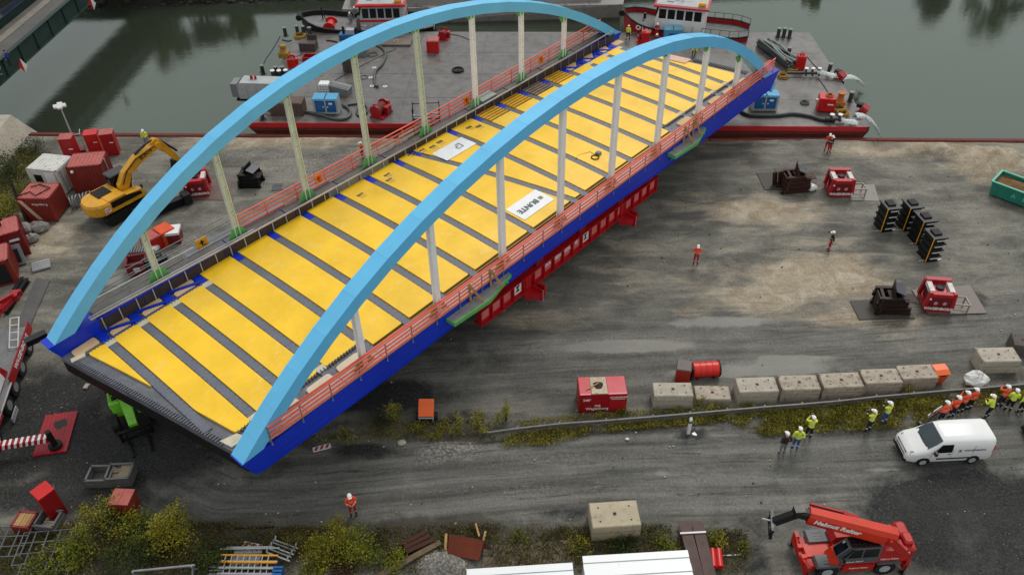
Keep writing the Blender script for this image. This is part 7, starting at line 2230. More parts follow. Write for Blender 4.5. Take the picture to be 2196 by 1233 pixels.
part(t, 'rim', mat('skip rim', '#5fb29c', .4, 0, .15), lambda b: (b.bb(-.08, 6.4, -.12, .05, 1.25, 1.33), b.bb(-.08, 6.4, 2.08, 2.24, 1.25, 1.33), b.bb(-.1, .07, .05, 2.08, 1.25, 1.33)))
b = MB()
for i in range(12):
    for j in range(5):
        P = []
        for (a_, c_) in ((i, j), (i + 1, j), (i + 1, j + 1), (i, j + 1)):
            x, y = .1 + 6.1 * a_ / 12, .05 + 2.05 * c_ / 5
            P.append((x, y, .95 + .35 * math.sin(math.pi * a_ / 12) * math.sin(math.pi * c_ / 5) + .05 * math.sin(5 * a_ + 3 * c_)))
        b.quad(*P)
b.build('earth', mat('earth', '#7a5a3a', .95, 0, .3, 1.5, .3, '#4a3624', .5, .2, .2), t)
for k in range(6):
    part(t, 'rib', TEAL, lambda b: b.bb(.5 + k, .6 + k, -.1, -.05, .12, 1.2))
lettering(t, 'A   B   R', .5, (2.6, -.07, .65), (1, 0, 0), (0, 0, 1), mat('faded print', '#8fc7b8', .6))

# ------------------------------------------------------------------ stored material along the bottom
def pack_roof(corners, label, z=2.0, nrib=5):
    """white ribbed flat roof of a site cabin, near corner order: back left, back right, front right, front left"""
    W_ = [G(*p, z) for p in corners]
    c = sum(W_, Vector()) / 4
    ax = (W_[1] - W_[0])
    rz = math.atan2(ax.y, ax.x)
    L_, D = ax.length, 2.3
    t = thing('site_cabin', label, 'cabin', (W_[0].x, W_[0].y, 0), rz, 'white ribbed packs along the bottom edge')
    part(t, 'body', WHITE, lambda b: b.bb(.03, L_ - .03, -D + .03, -.03, .1, z - .1))
    part(t, 'base', GREY, lambda b: b.bb(0.05, L_ - .05, -D + .05, -.05, 0, .1))
    for k in range(nrib * 2):
        y0 = -D * k / (nrib * 2)
        y1 = -D * (k + 1) / (nrib * 2)
        part(t, 'roof_rib', mat('cabin white', '#e9ecec', .4, 0, .05, .7, .08, '#b9bdbd'), lambda b: b.bb(-.03, L_ + .03, y0 - (.02 if k % 2 else 0), y1 + (.02 if k % 2 else 0), z - .1, z + (.0 if k % 2 else .06)))
    return t


pack_roof([(1250, 1193), (1473, 1180), (1480, 1215), (1250, 1228)], 'right white ribbed cabin roof at the bottom edge beside the brown girders', 2.0, 3)
pack_roof([(1002, 1221), (1226, 1207), (1230, 1240), (1002, 1260)], 'left white ribbed cabin roof at the bottom edge', 2.0, 3)
# brown steel beams at the right of the cabins
for i, (x0, x1, xb0, xb1) in enumerate(((1455, 1476, 1490, 1512), (1480, 1506, 1514, 1540))):
    a, c = G((x0 + x1) / 2, 1122, .4), G((xb0 + xb1) / 2, 1262, .4)
    m_ = (a + c) / 2
    b = MB()
    b.ibeam(a - m_, c - m_, .62, .55, .06, 0)
    tag(b.build('steel_girder', mat('brown girder', '#4a332c', .6, .1, .25, 1.0, .35, '#2f211c'), None, m_), ('left brown steel girder at the bottom beside the white cabin', 'right brown steel girder at the bottom next to the red pipes')[i], 'girder', 'brown steel girders')
a = G(1458, 1146, .72)
mono('timber_batten', 'pale batten lying across the two brown steel girders', 'batten', 1485, 1160, LSTEEL, lambda b: b.beam((-.75, .05, .72), (.65, .1, .72), .1, .06))
for i, (x0, x1) in enumerate(((1527, 1530), (1540, 1544))):
    a, c = G(x0, 1178, .3), G(x1, 1216, .3)
    m_ = (a + c) / 2
    b = MB()
    b.cyl(a - m_, c - m_, .2, n=12)
    tag(b.build('red_pipe', REDB, None, m_), ('left short red pipe beside the brown girders', 'right short red pipe beside the brown girders')[i], 'pipe', 'short red pipes')
# rusty beams, plates, timber
for i, (p1, p2, dz_) in enumerate((((862, 1168), (912, 1143), .2), ((868, 1176), (922, 1150), .2), ((872, 1185), (934, 1157), .2))):
    a, c = G(*p1, dz_), G(*p2, dz_)
    m_ = (a + c) / 2
    b = MB()
    b.ibeam(a - m_, c - m_, .26, .3, .05)
    tag(b.build('rusty_beam', RUST, None, m_), ('rearmost of three rusty beams in the weeds', 'middle one of three rusty beams in the weeds', 'front one of three rusty beams in the weeds')[i], 'beam', 'rusty beams in the weeds')
a, c = G(812, 1236, .15), G(945, 1163, .15)
m_ = (a + c) / 2
b = MB()
b.beam(a - m_, c - m_, .32, .2)
tag(b.build('timber_beam', mat('grey brown timber', '#6e5f4c', .85, 0, .3, 2, .3, '#45392c', .2, .2, .1), None, m_), 'long weathered timber beam lying diagonally by the stone heap', 'beam')
t = place('rusty_plate', 'folded rusty steel plate leaning on timber by the stone heap', 'plate', 1000, 1188, 0, R(-8))
RP = mat('orange rust', '#6f3320', .8, .1, .25, 1.2, .35, '#4a2216', .15, .3)
part(t, 'plate', RP, lambda b: b.loft([[(-.95, -.3, .25), (.75, -.45, .25), (.95, .45, .7), (-1.0, .6, .75)], [(-.95, -.3, .29), (.75, -.45, .29), (.95, .45, .74), (-1.0, .6, .79)]]))
part(t, 'fold', RUST, lambda b: b.loft([[(-1.0, .6, .79), (.95, .45, .74), (1.45, .2, .4), (1.2, .15, .4)], [(-1.0, .66, .79), (.95, .51, .74), (1.45, .26, .4), (1.2, .2, .4)]]))
part(t, 'bearer', WOOD, lambda b: (b.beam((-1.1, -.3, .1), (-1.25, .9, .35), .14, .1), b.beam((-1.3, -.6, .08), (.7, -1.1, .08), .1, .12), b.beam((.8, .5, .1), (.85, 1.4, .2), .12, .1)))
for i, (p1, p2) in enumerate((((1028, 1150), (1020, 1122)),)):
    a, c = G(*p1, .3), G(*p2, .3)
    m_ = (a + c) / 2
    b = MB()
    b.beam(a - m_, c - m_, .1, .1)
    tag(b.build('timber_post', WOOD, None, m_), 'short pale timber post behind the rusty plate', 'post')
for i, (x0, y0, w, d) in enumerate(((1060, 1196, 1.3, 1.5), (1110, 1194, 1.3, 1.5), (1160, 1190, 1.3, 1.6), (1208, 1187, 1.2, 1.6))):
    mono('paving_slab', ('leftmost', 'second', 'third', 'rightmost')[i] + ' old concrete ground slab behind the left white cabin', 'slab', x0, y0, mat('old slab', '#6d6354', .9, 0, .3, 1.2, .5, '#4a4336', .3), lambda b: b.box((0, 0, .03), (w - .06, d, .1)), 0, R(-2), 'old concrete ground slabs')
# scaffold frames at the lower left
DGAL = mat('dull galvanised', '#5f6261', .6, .2, .25, 3.0, .35, '#38352f')


def scaffold_panel(px, py, rz, nx_, ny_, label, w=.62, d=.62):
    t = place('scaffold_frame', label, 'scaffold frame', px, py, 0, rz, 'scaffold frames lying in the bushes')
    for i in range(nx_ + 1):
        part(t, 'upright', DGAL, lambda b: b.beam((i * w, 0, .45), (i * w, ny_ * d, .5), .06, .06))
    for j in range(ny_ + 1):
        part(t, 'crossbar', DGAL, lambda b: b.beam((0, j * d, .47), (nx_ * w, j * d, .47), .05, .05))
    part(t, 'feet', GREY, lambda b: [b.beam((i * nx_ * w, j * ny_ * d, 0), (i * nx_ * w, j * ny_ * d, .45), .06, .06) for i in (0, 1) for j in (0, 1)])


scaffold_panel(-25, 1205, R(2), 3, 3, 'scaffold frame cut by the left image edge in the bushes')
scaffold_panel(32, 1222, R(4), 4, 3, 'wide scaffold frame lying in the bushes at the lower left', .66, .66)
scaffold_panel(40, 1255, R(2), 4, 2, 'scaffold frame at the bottom edge under the wide one', .66, .5)
t = place('trestle', 'grey steel storage trestle with yellow ladder at the bottom edge', 'trestle', 362, 1246, 0, R(5))
for sx in (-1.5, 1.5):
    part(t, 'end_frame', GSTEEL, lambda b: (b.beam((sx, 0, 1.0), (sx - .15, -.5, 0), .08, .08), b.beam((sx, 0, 1.0), (sx + .15, .5, 0), .08, .08), b.beam((sx, 0, 1.0), (sx, 0, 1.25), .08, .08)))
part(t, 'top_bar', GSTEEL, lambda b: (b.beam((-1.6, .15, 1.05), (1.6, .15, 1.05), .09, .09), b.beam((-1.5, -.45, .45), (1.5, -.45, .45), .08, .1)))
part(t, 'yellow_tray', YELB, lambda b: b.bb(-.55, .45, -.75, -.3, .5, .62))
part(t, 'ladder', LSTEEL, lambda b: (b.beam((-1.2, -.3, .5), (1.4, -.3, .5), .06, .08), b.beam((-1.2, -.8, .4), (1.4, -.8, .4), .06, .08), [b.beam((-1.0 + .35 * k, -.3, .5), (-1.0 + .35 * k, -.8, .4), .05, .05) for k in range(7)]))
part(t, 'yellow_bar', YELB, lambda b: b.beam((.5, -.85, .5), (1.5, -.85, .5), .08, .12))
t = place('ladder_stack', 'stack of grey and yellow ladders with a blue crate end at the bottom edge', 'ladders', 530, 1232, 0, R(-1))
for k in range(4):
    part(t, 'ladder', YELB if k == 3 else LSTEEL, lambda b: (b.beam((-1.5, -.4 + .28 * k, .2 + .12 * k), (1.6, -.45 + .28 * k, .2 + .12 * k), .07, .1), b.beam((-1.5, .0 + .28 * k, .2 + .12 * k), (1.6, -.05 + .28 * k, .2 + .12 * k), .07, .1)))
    for i in range(8):
        part(t, 'rung', LSTEEL, lambda b: b.beam((-1.2 + .33 * i, -.4 + .28 * k, .22 + .12 * k), (-1.2 + .33 * i, 0 + .28 * k, .22 + .12 * k), .05, .05))
part(t, 'pole_ends', GSTEEL, lambda b: [b.cyl((-2.0, -.5 + .16 * k, .15 + .07 * (k % 3)), (-1.2, -.5 + .16 * k, .15 + .07 * (k % 3)), .045, n=6) for k in range(8)])
part(t, 'blue_crate', MBLUE, lambda b: [b.box((1.75, -.5 + .2 * k, .35), (.5, .12, .5)) for k in range(4)])
t = place('pole_stack', 'stack of grey scaffold boards and poles above the ladders', 'scaffold poles', 530, 1202, 0, R(0))
for k in range(4):
    part(t, 'board', GSTEEL, lambda b: b.bb(-.75, .75, -.45 + .25 * k, -.22 + .25 * k, .1 + .03 * (k % 2), .2 + .03 * (k % 2)))
part(t, 'pole', LSTEEL, lambda b: b.cyl((-1.5, .55, .3), (1.7, .55, .3), .05, n=6))
part(t, 'pole', LSTEEL, lambda b: b.cyl((-1.2, .65, .3), (1.3, .62, .32), .05, n=6))
t = place('frame_bundle', 'bundle of grey scaffold brackets between the bushes', 'scaffold brackets', 606, 1184, 0, R(-22))
for k in range(5):
    part(t, 'bracket', GSTEEL if k % 2 else LSTEEL, lambda b: (b.beam((-.7, -.4 + .2 * k, .2 + .06 * (k % 2)), (.75, -.4 + .2 * k, .2 + .06 * (k % 2)), .07, .09), b.cyl((-.7, -.4 + .2 * k, .2), (-.7, -.25 + .2 * k, .4), .05, n=6), b.cyl((.6, -.4 + .2 * k, .2), (.6, -.25 + .2 * k, .4), .05, n=6)))
mono('steel_rod', 'thin dark rod lying at the upper edge of the weeds', 'rod', 545, 1133, DSTEEL, lambda b: b.beam((-1.1, 0, .06), (1.1, .05, .06), .07, .07))
mono('rusty_grid', 'dark rusty grid lying among yellow weeds at the bottom', 'grid', 735, 1222, RUST, lambda b: [b.beam((-.6, -.4 + .16 * k, .15), (.6, -.35 + .16 * k, .15), .06, .08) for k in range(6)], 0, R(4))
mono('thin_stake', 'thin pale stake lying by the red pipes at the bottom', 'stake', 1565, 1192, LSTEEL, lambda b: (b.beam((-.5, 0, .08), (.6, .02, .08), .05, .05), b.beam((-.55, .1, .08), (-.6, .6, .08), .05, .05)))
mono('stone_boulder', 'pale boulder beside the light gravel patch', 'stone', 862, 951, CONCL, lambda b: b.sphere((0, 0, .1), (.3, .22, .16), 8, 5, 0, smooth=False))
# scattered white litter and stones
rs = random.Random(17)
b = MB()
for i in range(420):
    px, py = rs.uniform(0, 2196), rs.uniform(300, 1150)
    p = G(px, py)
    if p.y > yq(p.x) - 1:
        continue
    s = rs.uniform(.03, .085)
    b.sphere((p.x, p.y, .02), (s, s * .8, s * .6), 5, 3, 0 if rs.random() < .6 else 1, smooth=False)
tag(b.build('loose_stones', [CONCL, mat('dark stone', '#3d3b38', .8)]), None, None, None, 'stuff')
b = MB()
c = G(950, 1212)
for i in range(2600):
    a, r = rs.uniform(0, 6.283), rs.random() ** .5
    x, y = c.x + r * 1.45 * math.cos(a), c.y + r * .95 * math.sin(a)
    z = .62 * max(0, 1 - r) ** 1.1
    s = rs.uniform(.03, .07)
    b.sphere((x, y, z + .02), (s, s * .8, s * .7), 5, 3, rs.choice((0, 0, 1, 2)), smooth=False)
tag(b.build('stone_heap', [mat('heap stone', '#8d8880', .85, 0, .3, 3), mat('heap stone 2', '#6a655e', .85, 0, .3, 3), mat('heap stone 3', '#a9a59c', .85, 0, .3, 3)]), 'heap of pale gravel at the bottom beside the left white cabin', 'gravel heap', None, 'stuff')
# ------------------------------------------------------------------ people
def cloth(name, hx, var=.15):
    return mat(name, hx, .75, 0, var, 9.0, .0)


HV_Y = cloth('hi vis yellow', '#dff04a')
HV_O = cloth('hi vis orange', '#f0501e')
C_NAVY = cloth('navy cloth', '#18203a')
C_BLK = cloth('black cloth', '#131316')
C_JEAN = cloth('blue jeans', '#27548f')
C_RED = cloth('red workwear', '#a8202c')
C_BRN = cloth('dark brown jacket', '#34241f')
C_GRY = cloth('grey cloth', '#7d7d7c')
C_SIL = cloth('reflective tape', '#c9ccc8', .05)
C_BLUE = cloth('blue jacket', '#1d3f86')
C_BOOT = cloth('boot black', '#15120f')
HELM = mat('white helmet', '#f2f2f0', .3, 0, .03)
HAIR = mat('dark hair', '#20170f', .8)


def person(px, py, face, label, top, legs, pose='stand', z=0.0, arms=None, bands=True, group=None, height=1.78, helmet=HELM, vest=None, world=None):
    rs = random.Random(int(px * 7 + py * 13))
    s = height / 1.78
    J = {}
    lean, drop = 0.0, 0.0
    stride = 0.0
    if pose == 'walk':
        stride = .26
    if pose == 'crouch':
        drop, lean = .42, .25
    if pose == 'lean':
        lean = .12
    J['pelvis'] = (0, -lean * .4, .96 - drop)
    J['waist'] = (0, lean * .1, 1.12 - drop)
    J['chest'] = (0, lean * .6, 1.30 - drop)
    J['neckb'] = (0, lean, 1.46 - drop)
    J['neck'] = (0, lean + .01, 1.53 - drop)
    J['head'] = (0, lean + .035, 1.62 - drop)
    J['crown'] = (0, lean + .02, 1.72 - drop)
    for sd, nm in ((-1, 'L'), (1, 'R')):
        f = sd * stride
        J['hip' + nm] = (sd * .095, -lean * .4, .90 - drop)
        if pose == 'crouch':
            J['knee' + nm] = (sd * .17, .34, .46)
            J['ankle' + nm] = (sd * .13, -.02, .09)
        else:
            J['knee' + nm] = (sd * .115, f * .55 + .03, .50)
            J['ankle' + nm] = (sd * .125, f - .02 + (-.05 if f < 0 else 0), .10 + (.05 if f < 0 else 0))
        a = J['ankle' + nm]
        J['toe' + nm] = (a[0] + sd * .03, a[1] + .17, a[2] - .055)
        J['shoulder' + nm] = (sd * .19, lean, 1.42 - drop)
        if arms == 'photo':
            J['elbow' + nm] = (sd * .25, lean + .2, 1.27 - drop)
            J['wrist' + nm] = (sd * .08, lean + .30, 1.50 - drop)
            J['palm' + nm] = (sd * .055, lean + .33, 1.57 - drop)
        elif arms == 'pocket':
            J['elbow' + nm] = (sd * .30, lean - .08, 1.15 - drop)
            J['wrist' + nm] = (sd * .20, lean + .08, .98 - drop)
            J['palm' + nm] = (sd * .16, lean + .12, .93 - drop)
        elif arms == 'front':
            J['elbow' + nm] = (sd * .25, lean + .04, 1.14 - drop)
            J['wrist' + nm] = (sd * .1, lean + .24, 1.16 - drop)
            J['palm' + nm] = (sd * .05, lean + .29, 1.18 - drop)
        elif arms == 'phone' and sd > 0:
            J['elbow' + nm] = (sd * .28, lean + .08, 1.18 - drop)
            J['wrist' + nm] = (sd * .15, lean + .12, 1.45 - drop)
            J['palm' + nm] = (sd * .12, lean + .09, 1.55 - drop)
        else:
            sw = -sd * stride * .7
            J['elbow' + nm] = (sd * .25, lean * .8 + sw * .5 - .02, 1.14 - drop)
            J['wrist' + nm] = (sd * .26, lean * .8 + sw + .05, .89 - drop)
            J['palm' + nm] = (sd * .255, lean * .8 + sw + .075, .80 - drop)
    rad = {'pelvis': (.145, .115), 'waist': (.145, .115), 'chest': (.17, .125), 'neckb': (.085, .08), 'neck': (.055, .055), 'head': (.078, .095), 'crown': (.07, .082)}
    for nm in 'LR':
        rad.update({'hip' + nm: (.095, .1), 'knee' + nm: (.068, .07), 'ankle' + nm: (.052, .055), 'toe' + nm: (.045, .035), 'shoulder' + nm: (.078, .078), 'elbow' + nm: (.056, .056), 'wrist' + nm: (.036, .036), 'palm' + nm: (.034, .042)})
    E_ = [('pelvis', 'waist'), ('waist', 'chest'), ('chest', 'neckb'), ('neckb', 'neck'), ('neck', 'head'), ('head', 'crown')]
    for nm in 'LR':
        E_ += [('pelvis', 'hip' + nm), ('hip' + nm, 'knee' + nm), ('knee' + nm, 'ankle' + nm), ('ankle' + nm, 'toe' + nm), ('neckb', 'shoulder' + nm), ('shoulder' + nm, 'elbow' + nm), ('elbow' + nm, 'wrist' + nm), ('wrist' + nm, 'palm' + nm)]
    key = list(J)
    me = bpy.data.meshes.new('person_cage')
    me.from_pydata([J[k] for k in key], [(key.index(a), key.index(b_)) for a, b_ in E_], [])
    tmp = bpy.data.objects.new('person_cage', me)
    COL.objects.link(tmp)
    sk = tmp.modifiers.new('skin', 'SKIN')
    sk.use_smooth_shade = True
    for i, k in enumerate(key):
        me.skin_vertices[0].data[i].radius = rad[k]
        me.skin_vertices[0].data[i].use_root = (k == 'pelvis')
    sb = tmp.modifiers.new('sub', 'SUBSURF')
    sb.levels = 2
    dg = bpy.context.evaluated_depsgraph_get()
    bme = bpy.data.meshes.new_from_object(tmp.evaluated_get(dg))
    bpy.data.objects.remove(tmp)
    V = [tuple(v.co) for v in bme.vertices]
    F = [tuple(p.vertices) for p in bme.polygons]
    segs = []
    for a, b_ in E_:
        if 'toe' in b_:
            m_ = 2
        elif b_.startswith(('knee', 'ankle', 'hip')):
            m_ = 1
        elif b_.startswith('palm') or b_ in ('head', 'crown', 'neck'):
            m_ = 3
        else:
            m_ = 0
        segs.append((Vector(J[a]), Vector(J[b_]), m_, b_))
    MI = []
    for p in bme.polygons:
        c = p.center
        best, bi, bt = 9, 0, 0
        bn = ''
        for A_, B_, m_, nm in segs:
            ab = B_ - A_
            t_ = max(0, min(1, (c - A_).dot(ab) / ab.length_squared))
            d = (c - A_ - ab * t_).length
            if d < best:
                best, bi, bt, bn = d, m_, t_, nm
        if bi == 0 and bn in ('pelvis', 'waist') and c.z < J['pelvis'][2] - .02:
            bi = 1
        if bi == 1 and bn.startswith('ankle') and bt > .86:
            bi = 2
        if bands and bi == 0 and bn == 'chest' and .25 < bt < .5:
            bi = 4
        if bands and bi == 0 and bn.startswith('wrist') and .3 < bt < .5:
            bi = 4
        if bands and bi == 1 and bn.startswith('ankle') and .25 < bt < .42:
            bi = 4
        if vest is not None and bi == 0 and bn.startswith(('elbow', 'wrist')) and (bn.startswith('wrist') or bt > .35):
            bi = 5
        MI.append(bi)
    bpy.data.meshes.remove(bme)
    b = MB()
    b._add(V, F, 0, True)
    b.m = MI
    # five fingers on each hand, nose and ears
    for sd, nm in ((-1, 'L'), (1, 'R')):
        w, pl = Vector(J['wrist' + nm]), Vector(J['palm' + nm])
        d = (pl - w).normalized()
        side = d.cross(Vector((sd, .2, .1))).normalized()
        nor = side.cross(d)
        for k, ln in enumerate((.068, .078, .072, .056)):
            base = pl + side * (-.027 + .018 * k) + d * .015
            mid = base + d * ln * .55 + nor * .006
            b.tube([base, mid, mid + (d * .8 - nor * sd * .5).normalized() * ln * .5], [.0095, .0085, .006], 5, 3)
        tb = pl - side * .03 - d * .03
        tm = tb + (d * .5 - side * .8).normalized() * .035
        b.tube([tb, tm, tm + (d * .9 - side * .3).normalized() * .03], [.012, .010, .007], 5, 3)
        h = Vector(J['head'])
        b.sphere(h + Vector((sd * .078, -.012, -.01)), (.012, .022, .032), 6, 4, 3)
    h = Vector(J['head'])
    b.tube([h + Vector((0, .082, .02)), h + Vector((0, .108, -.018)), h + Vector((0, .085, -.026))], [.009, .016, .012], 5, 3)
    mats = [top, legs, C_BOOT, SKIN, C_SIL, vest or top]
    loc = world if world is not None else G(px, py, z)
    o = b.build('person', mats, None, loc, face)
    o.scale = (s, s, s)
    tag(o, label, 'person', group)
    hd = Vector(J['head'])
    if helmet is not None:
        hm = part(o, 'helmet', helmet, lambda b: (b.sphere((hd.x, hd.y - .005, hd.z + .045), (.118, .142, .125), 14, 8, 0, 0, .5), b.loft([[(hd.x - .10 + .0, hd.y + .07, hd.z + .04), (hd.x + .10, hd.y + .07, hd.z + .04), (hd.x + .07, hd.y + .185, hd.z + .03), (hd.x - .07, hd.y + .185, hd.z + .03)], [(hd.x - .10, hd.y + .07, hd.z + .055), (hd.x + .10, hd.y + .07, hd.z + .055), (hd.x + .07, hd.y + .185, hd.z + .042), (hd.x - .07, hd.y + .185, hd.z + .042)]])))
    else:
        part(o, 'hair', HAIR, lambda b: b.sphere((hd.x, hd.y - .015, hd.z + .02), (.09, .11, .105), 12, 8, 0, 0, .6))
    part(o, 'eyes', BLACK, lambda b: (b.sphere((hd.x - .032, hd.y + .086, hd.z + .018), .011, 6, 4), b.sphere((hd.x + .032, hd.y + .086, hd.z + .018), .011, 6, 4)))
    part(o, 'mouth', mat('lips', '#8a4a40', .6), lambda b: b.box((hd.x, hd.y + .083, hd.z - .055), (.045, .012, .01)))
    if arms == 'photo':
        part(o, 'camera', BLACKP, lambda b: b.box((0, lean + .36, 1.58 - drop), (.13, .06, .09)))
    return o


N_ = 0.0          # facing +y: towards the canal
PL = [
    (1676, 974, R(10), 'person in dark brown jacket with pale braces, hands in pockets, white helmet', C_BRN, C_GRY, dict(arms='pocket', bands=False)),
    (1703, 964, R(-10), 'person in yellow hi vis jacket and blue jeans beside the brown jacket', HV_Y, C_JEAN, dict(arms='pocket')),
    (1731, 940, R(-5), 'person in yellow hi vis jacket and black trousers with both arms raised', HV_Y, C_BLK, dict(arms='photo')),
    (1859, 926, R(25), 'person in yellow vest over navy photographing, navy trousers, in the verge', HV_Y, C_NAVY, dict(arms='photo', vest=C_NAVY)),
    (1893, 909, R(25), 'person in yellow vest over navy photographing, blue jeans', HV_Y, C_JEAN, dict(arms='photo', vest=C_NAVY)),
    (2013, 908, R(15), 'person in orange jacket behind the van roof, leftmost of four in orange', HV_O, C_NAVY, dict(arms='pocket')),
    (2037, 897, R(15), 'second from left of four people in orange behind the van', HV_O, C_NAVY, dict(arms='front')),
    (2056, 887, R(15), 'third from left of four people in orange behind the van', HV_O, C_BLK, dict(arms='photo')),
    (2074, 880, R(15), 'rightmost of four people in orange behind the van', HV_O, C_BLK, dict()),
    (2113, 897, R(30), 'person in yellow jacket and black trousers leaning at the rear corner of the van', HV_Y, C_BLK, dict(pose='lean', arms='front')),
    (2140, 874, R(0), 'person in orange jacket standing among people in yellow at the right', HV_O, C_NAVY, dict(arms='photo')),
    (2158, 882, R(-20), 'person in yellow jacket and black trousers right of the one in orange', HV_Y, C_BLK, dict(arms='front')),
    (2185, 886, R(5), 'person in yellow jacket cut by the right image edge', HV_Y, C_BLK, dict()),
    (1491, 567, R(170), 'person in orange jacket and red trousers alone on the yard facing the camera', HV_O, C_RED, dict(arms='front')),
    (1777, 538, R(80), 'person in black jacket and red trousers walking in the yard', C_BLK, C_RED, dict(pose='stand', arms='pocket')),
    (1771, 326, R(160), 'person in orange jacket and red trousers by the quay, partly hidden', HV_O, C_RED, dict(arms='front')),
    (1776, 330, R(200), 'person in black jacket and red trousers in front at the quay', C_BLK, C_RED, dict(arms='phone')),
    (759, 1104, R(200), 'person in orange jacket and red trousers alone on the lower track', HV_O, C_RED, dict(arms='front')),
    (318, 316, R(190), 'person in yellow jacket by the quay behind the excavator boom', HV_Y, C_GRY, dict(arms='front')),
    (779, 344, R(80), 'person in orange behind the orange railing at the fourth hanger', HV_O, C_BLK, dict()),
]
for px, py, f, lab, a, l, kw in PL:
    person(px, py, f, lab, a, l, height=2.02 if py > 600 else 1.9, **kw)
person(24, 143, R(90), 'person in blue jacket walking on the old green bridge', C_BLUE, C_NAVY, z=3.6, bands=False, helmet=None)
person(4, 168, R(60), 'person in yellow jacket on the old bridge at the left image edge', HV_Y, C_NAVY, z=3.6)
person(1346, 88, R(-20), 'person in yellow jacket walking across the barge', HV_Y, C_BLK, pose='walk', z=BZ)
person(1407, 83, R(180), 'person in red overalls with white straps beside the light blue box', C_RED, C_RED, z=BZ, arms='front')
person(1409, 96, R(150), 'crouching person in red with white helmet just above the near arch', C_RED, C_RED, pose='crouch', z=BZ)
person(1487, 119, R(180), 'crouching person in yellow vest on the barge seen under the near arch', HV_Y, C_BLK, pose='crouch', z=BZ, arms='front')
person(754, 58, R(170), 'crew member in pale overalls in front on the black tug deck', C_GRY, C_GRY, z=.2, bands=False)
person(763, 46, R(200), 'crew member in pale overalls behind on the black tug deck', C_GRY, C_GRY, z=.2, bands=False, arms='pocket')

# ------------------------------------------------------------------ vegetation
def leafmat(name, ca, cb_, cc):
    m = bpy.data.materials.new(name)
    m.use_nodes = True
    nt = m.node_tree
    L = nt.links.new
    b = nt.nodes['Principled BSDF']
    g = nd(nt, 'ShaderNodeNewGeometry')
    cr = nd(nt, 'ShaderNodeValToRGB')
    e = cr.color_ramp.elements
    e[0].color, e[1].color = lin(ca), lin(cc)
    e.new(.5).color = lin(cb_)
    n = nd(nt, 'ShaderNodeTexNoise', Scale=.9, Detail=2.0)
    L(g.outputs['Position'], n.inputs['Vector'])
    mx = nd(nt, 'ShaderNodeMath', operation='MULTIPLY_ADD')
    L(g.outputs['Random Per Island'], mx.inputs[0])
    mx.inputs[1].default_value = .55
    s2 = nd(nt, 'ShaderNodeMath', operation='MULTIPLY_ADD')
    L(n.outputs['Fac'], s2.inputs[0])
    s2.inputs[1].default_value = 1.6
    s2.inputs[2].default_value = -.55
    L(s2.outputs[0], mx.inputs[2])
    L(mx.outputs[0], cr.inputs['Fac'])
    L(cr.outputs[0], b.inputs['Base Color'])
    b.inputs['Roughness'].default_value = .65
    b.inputs['Specular IOR Level'].default_value = .25
    b.inputs['Transmission Weight'].default_value = 0
    return m


LF_Y = leafmat('yellow autumn leaf', '#4c4f10', '#77731a', '#9c9022')
LF_G = leafmat('olive leaf', '#3c4512', '#616818', '#8a8724')
LF_D = leafmat('dark leaf', '#1c2a10', '#2f3d14', '#4c5219')
LF_V = leafmat('verge grass', '#605c24', '#857f32', '#a89e4a')
LF_B = leafmat('brown dry weed', '#3a3016', '#5a4f20', '#6f6a2a')
STEM = mat('stem brown', '#3b2f20', .85, 0, .3, 4)


def leaf_mesh(name, P, size, rng, m, up=.35, aspect=.55):
    """P: n x 3 leaf positions; each leaf a bent quad pair of its own"""
    n = len(P)
    a = rng.uniform(0, 2 * np.pi, n)
    tilt = rng.normal(0, .55, n)
    d = np.stack([np.cos(a) * np.cos(tilt), np.sin(a) * np.cos(tilt), np.sin(tilt) + up], -1)
    d /= np.linalg.norm(d, axis=1)[:, None]
    r = rng.normal(size=(n, 3)) + np.array([0, 0, .2])
    s = np.cross(d, r)
    s /= np.linalg.norm(s, axis=1)[:, None] + 1e-9
    sz = size * rng.uniform(.6, 1.4, n)[:, None]
    w = sz * aspect * .5
    v = np.stack([P, P + d * sz * .5 + s * w, P + d * sz, P + d * sz * .5 - s * w], 1).reshape(-1, 3)
    me = bpy.data.meshes.new(name)
    me.vertices.add(4 * n)
    me.vertices.foreach_set('co', v.astype(np.float32).ravel())
    me.loops.add(4 * n)
    me.loops.foreach_set('vertex_index', np.arange(4 * n, dtype=np.int32))
    me.polygons.add(n)
    me.polygons.foreach_set('loop_start', np.arange(0, 4 * n, 4, dtype=np.int32))
    me.update()
    me.materials.append(m)
    return me


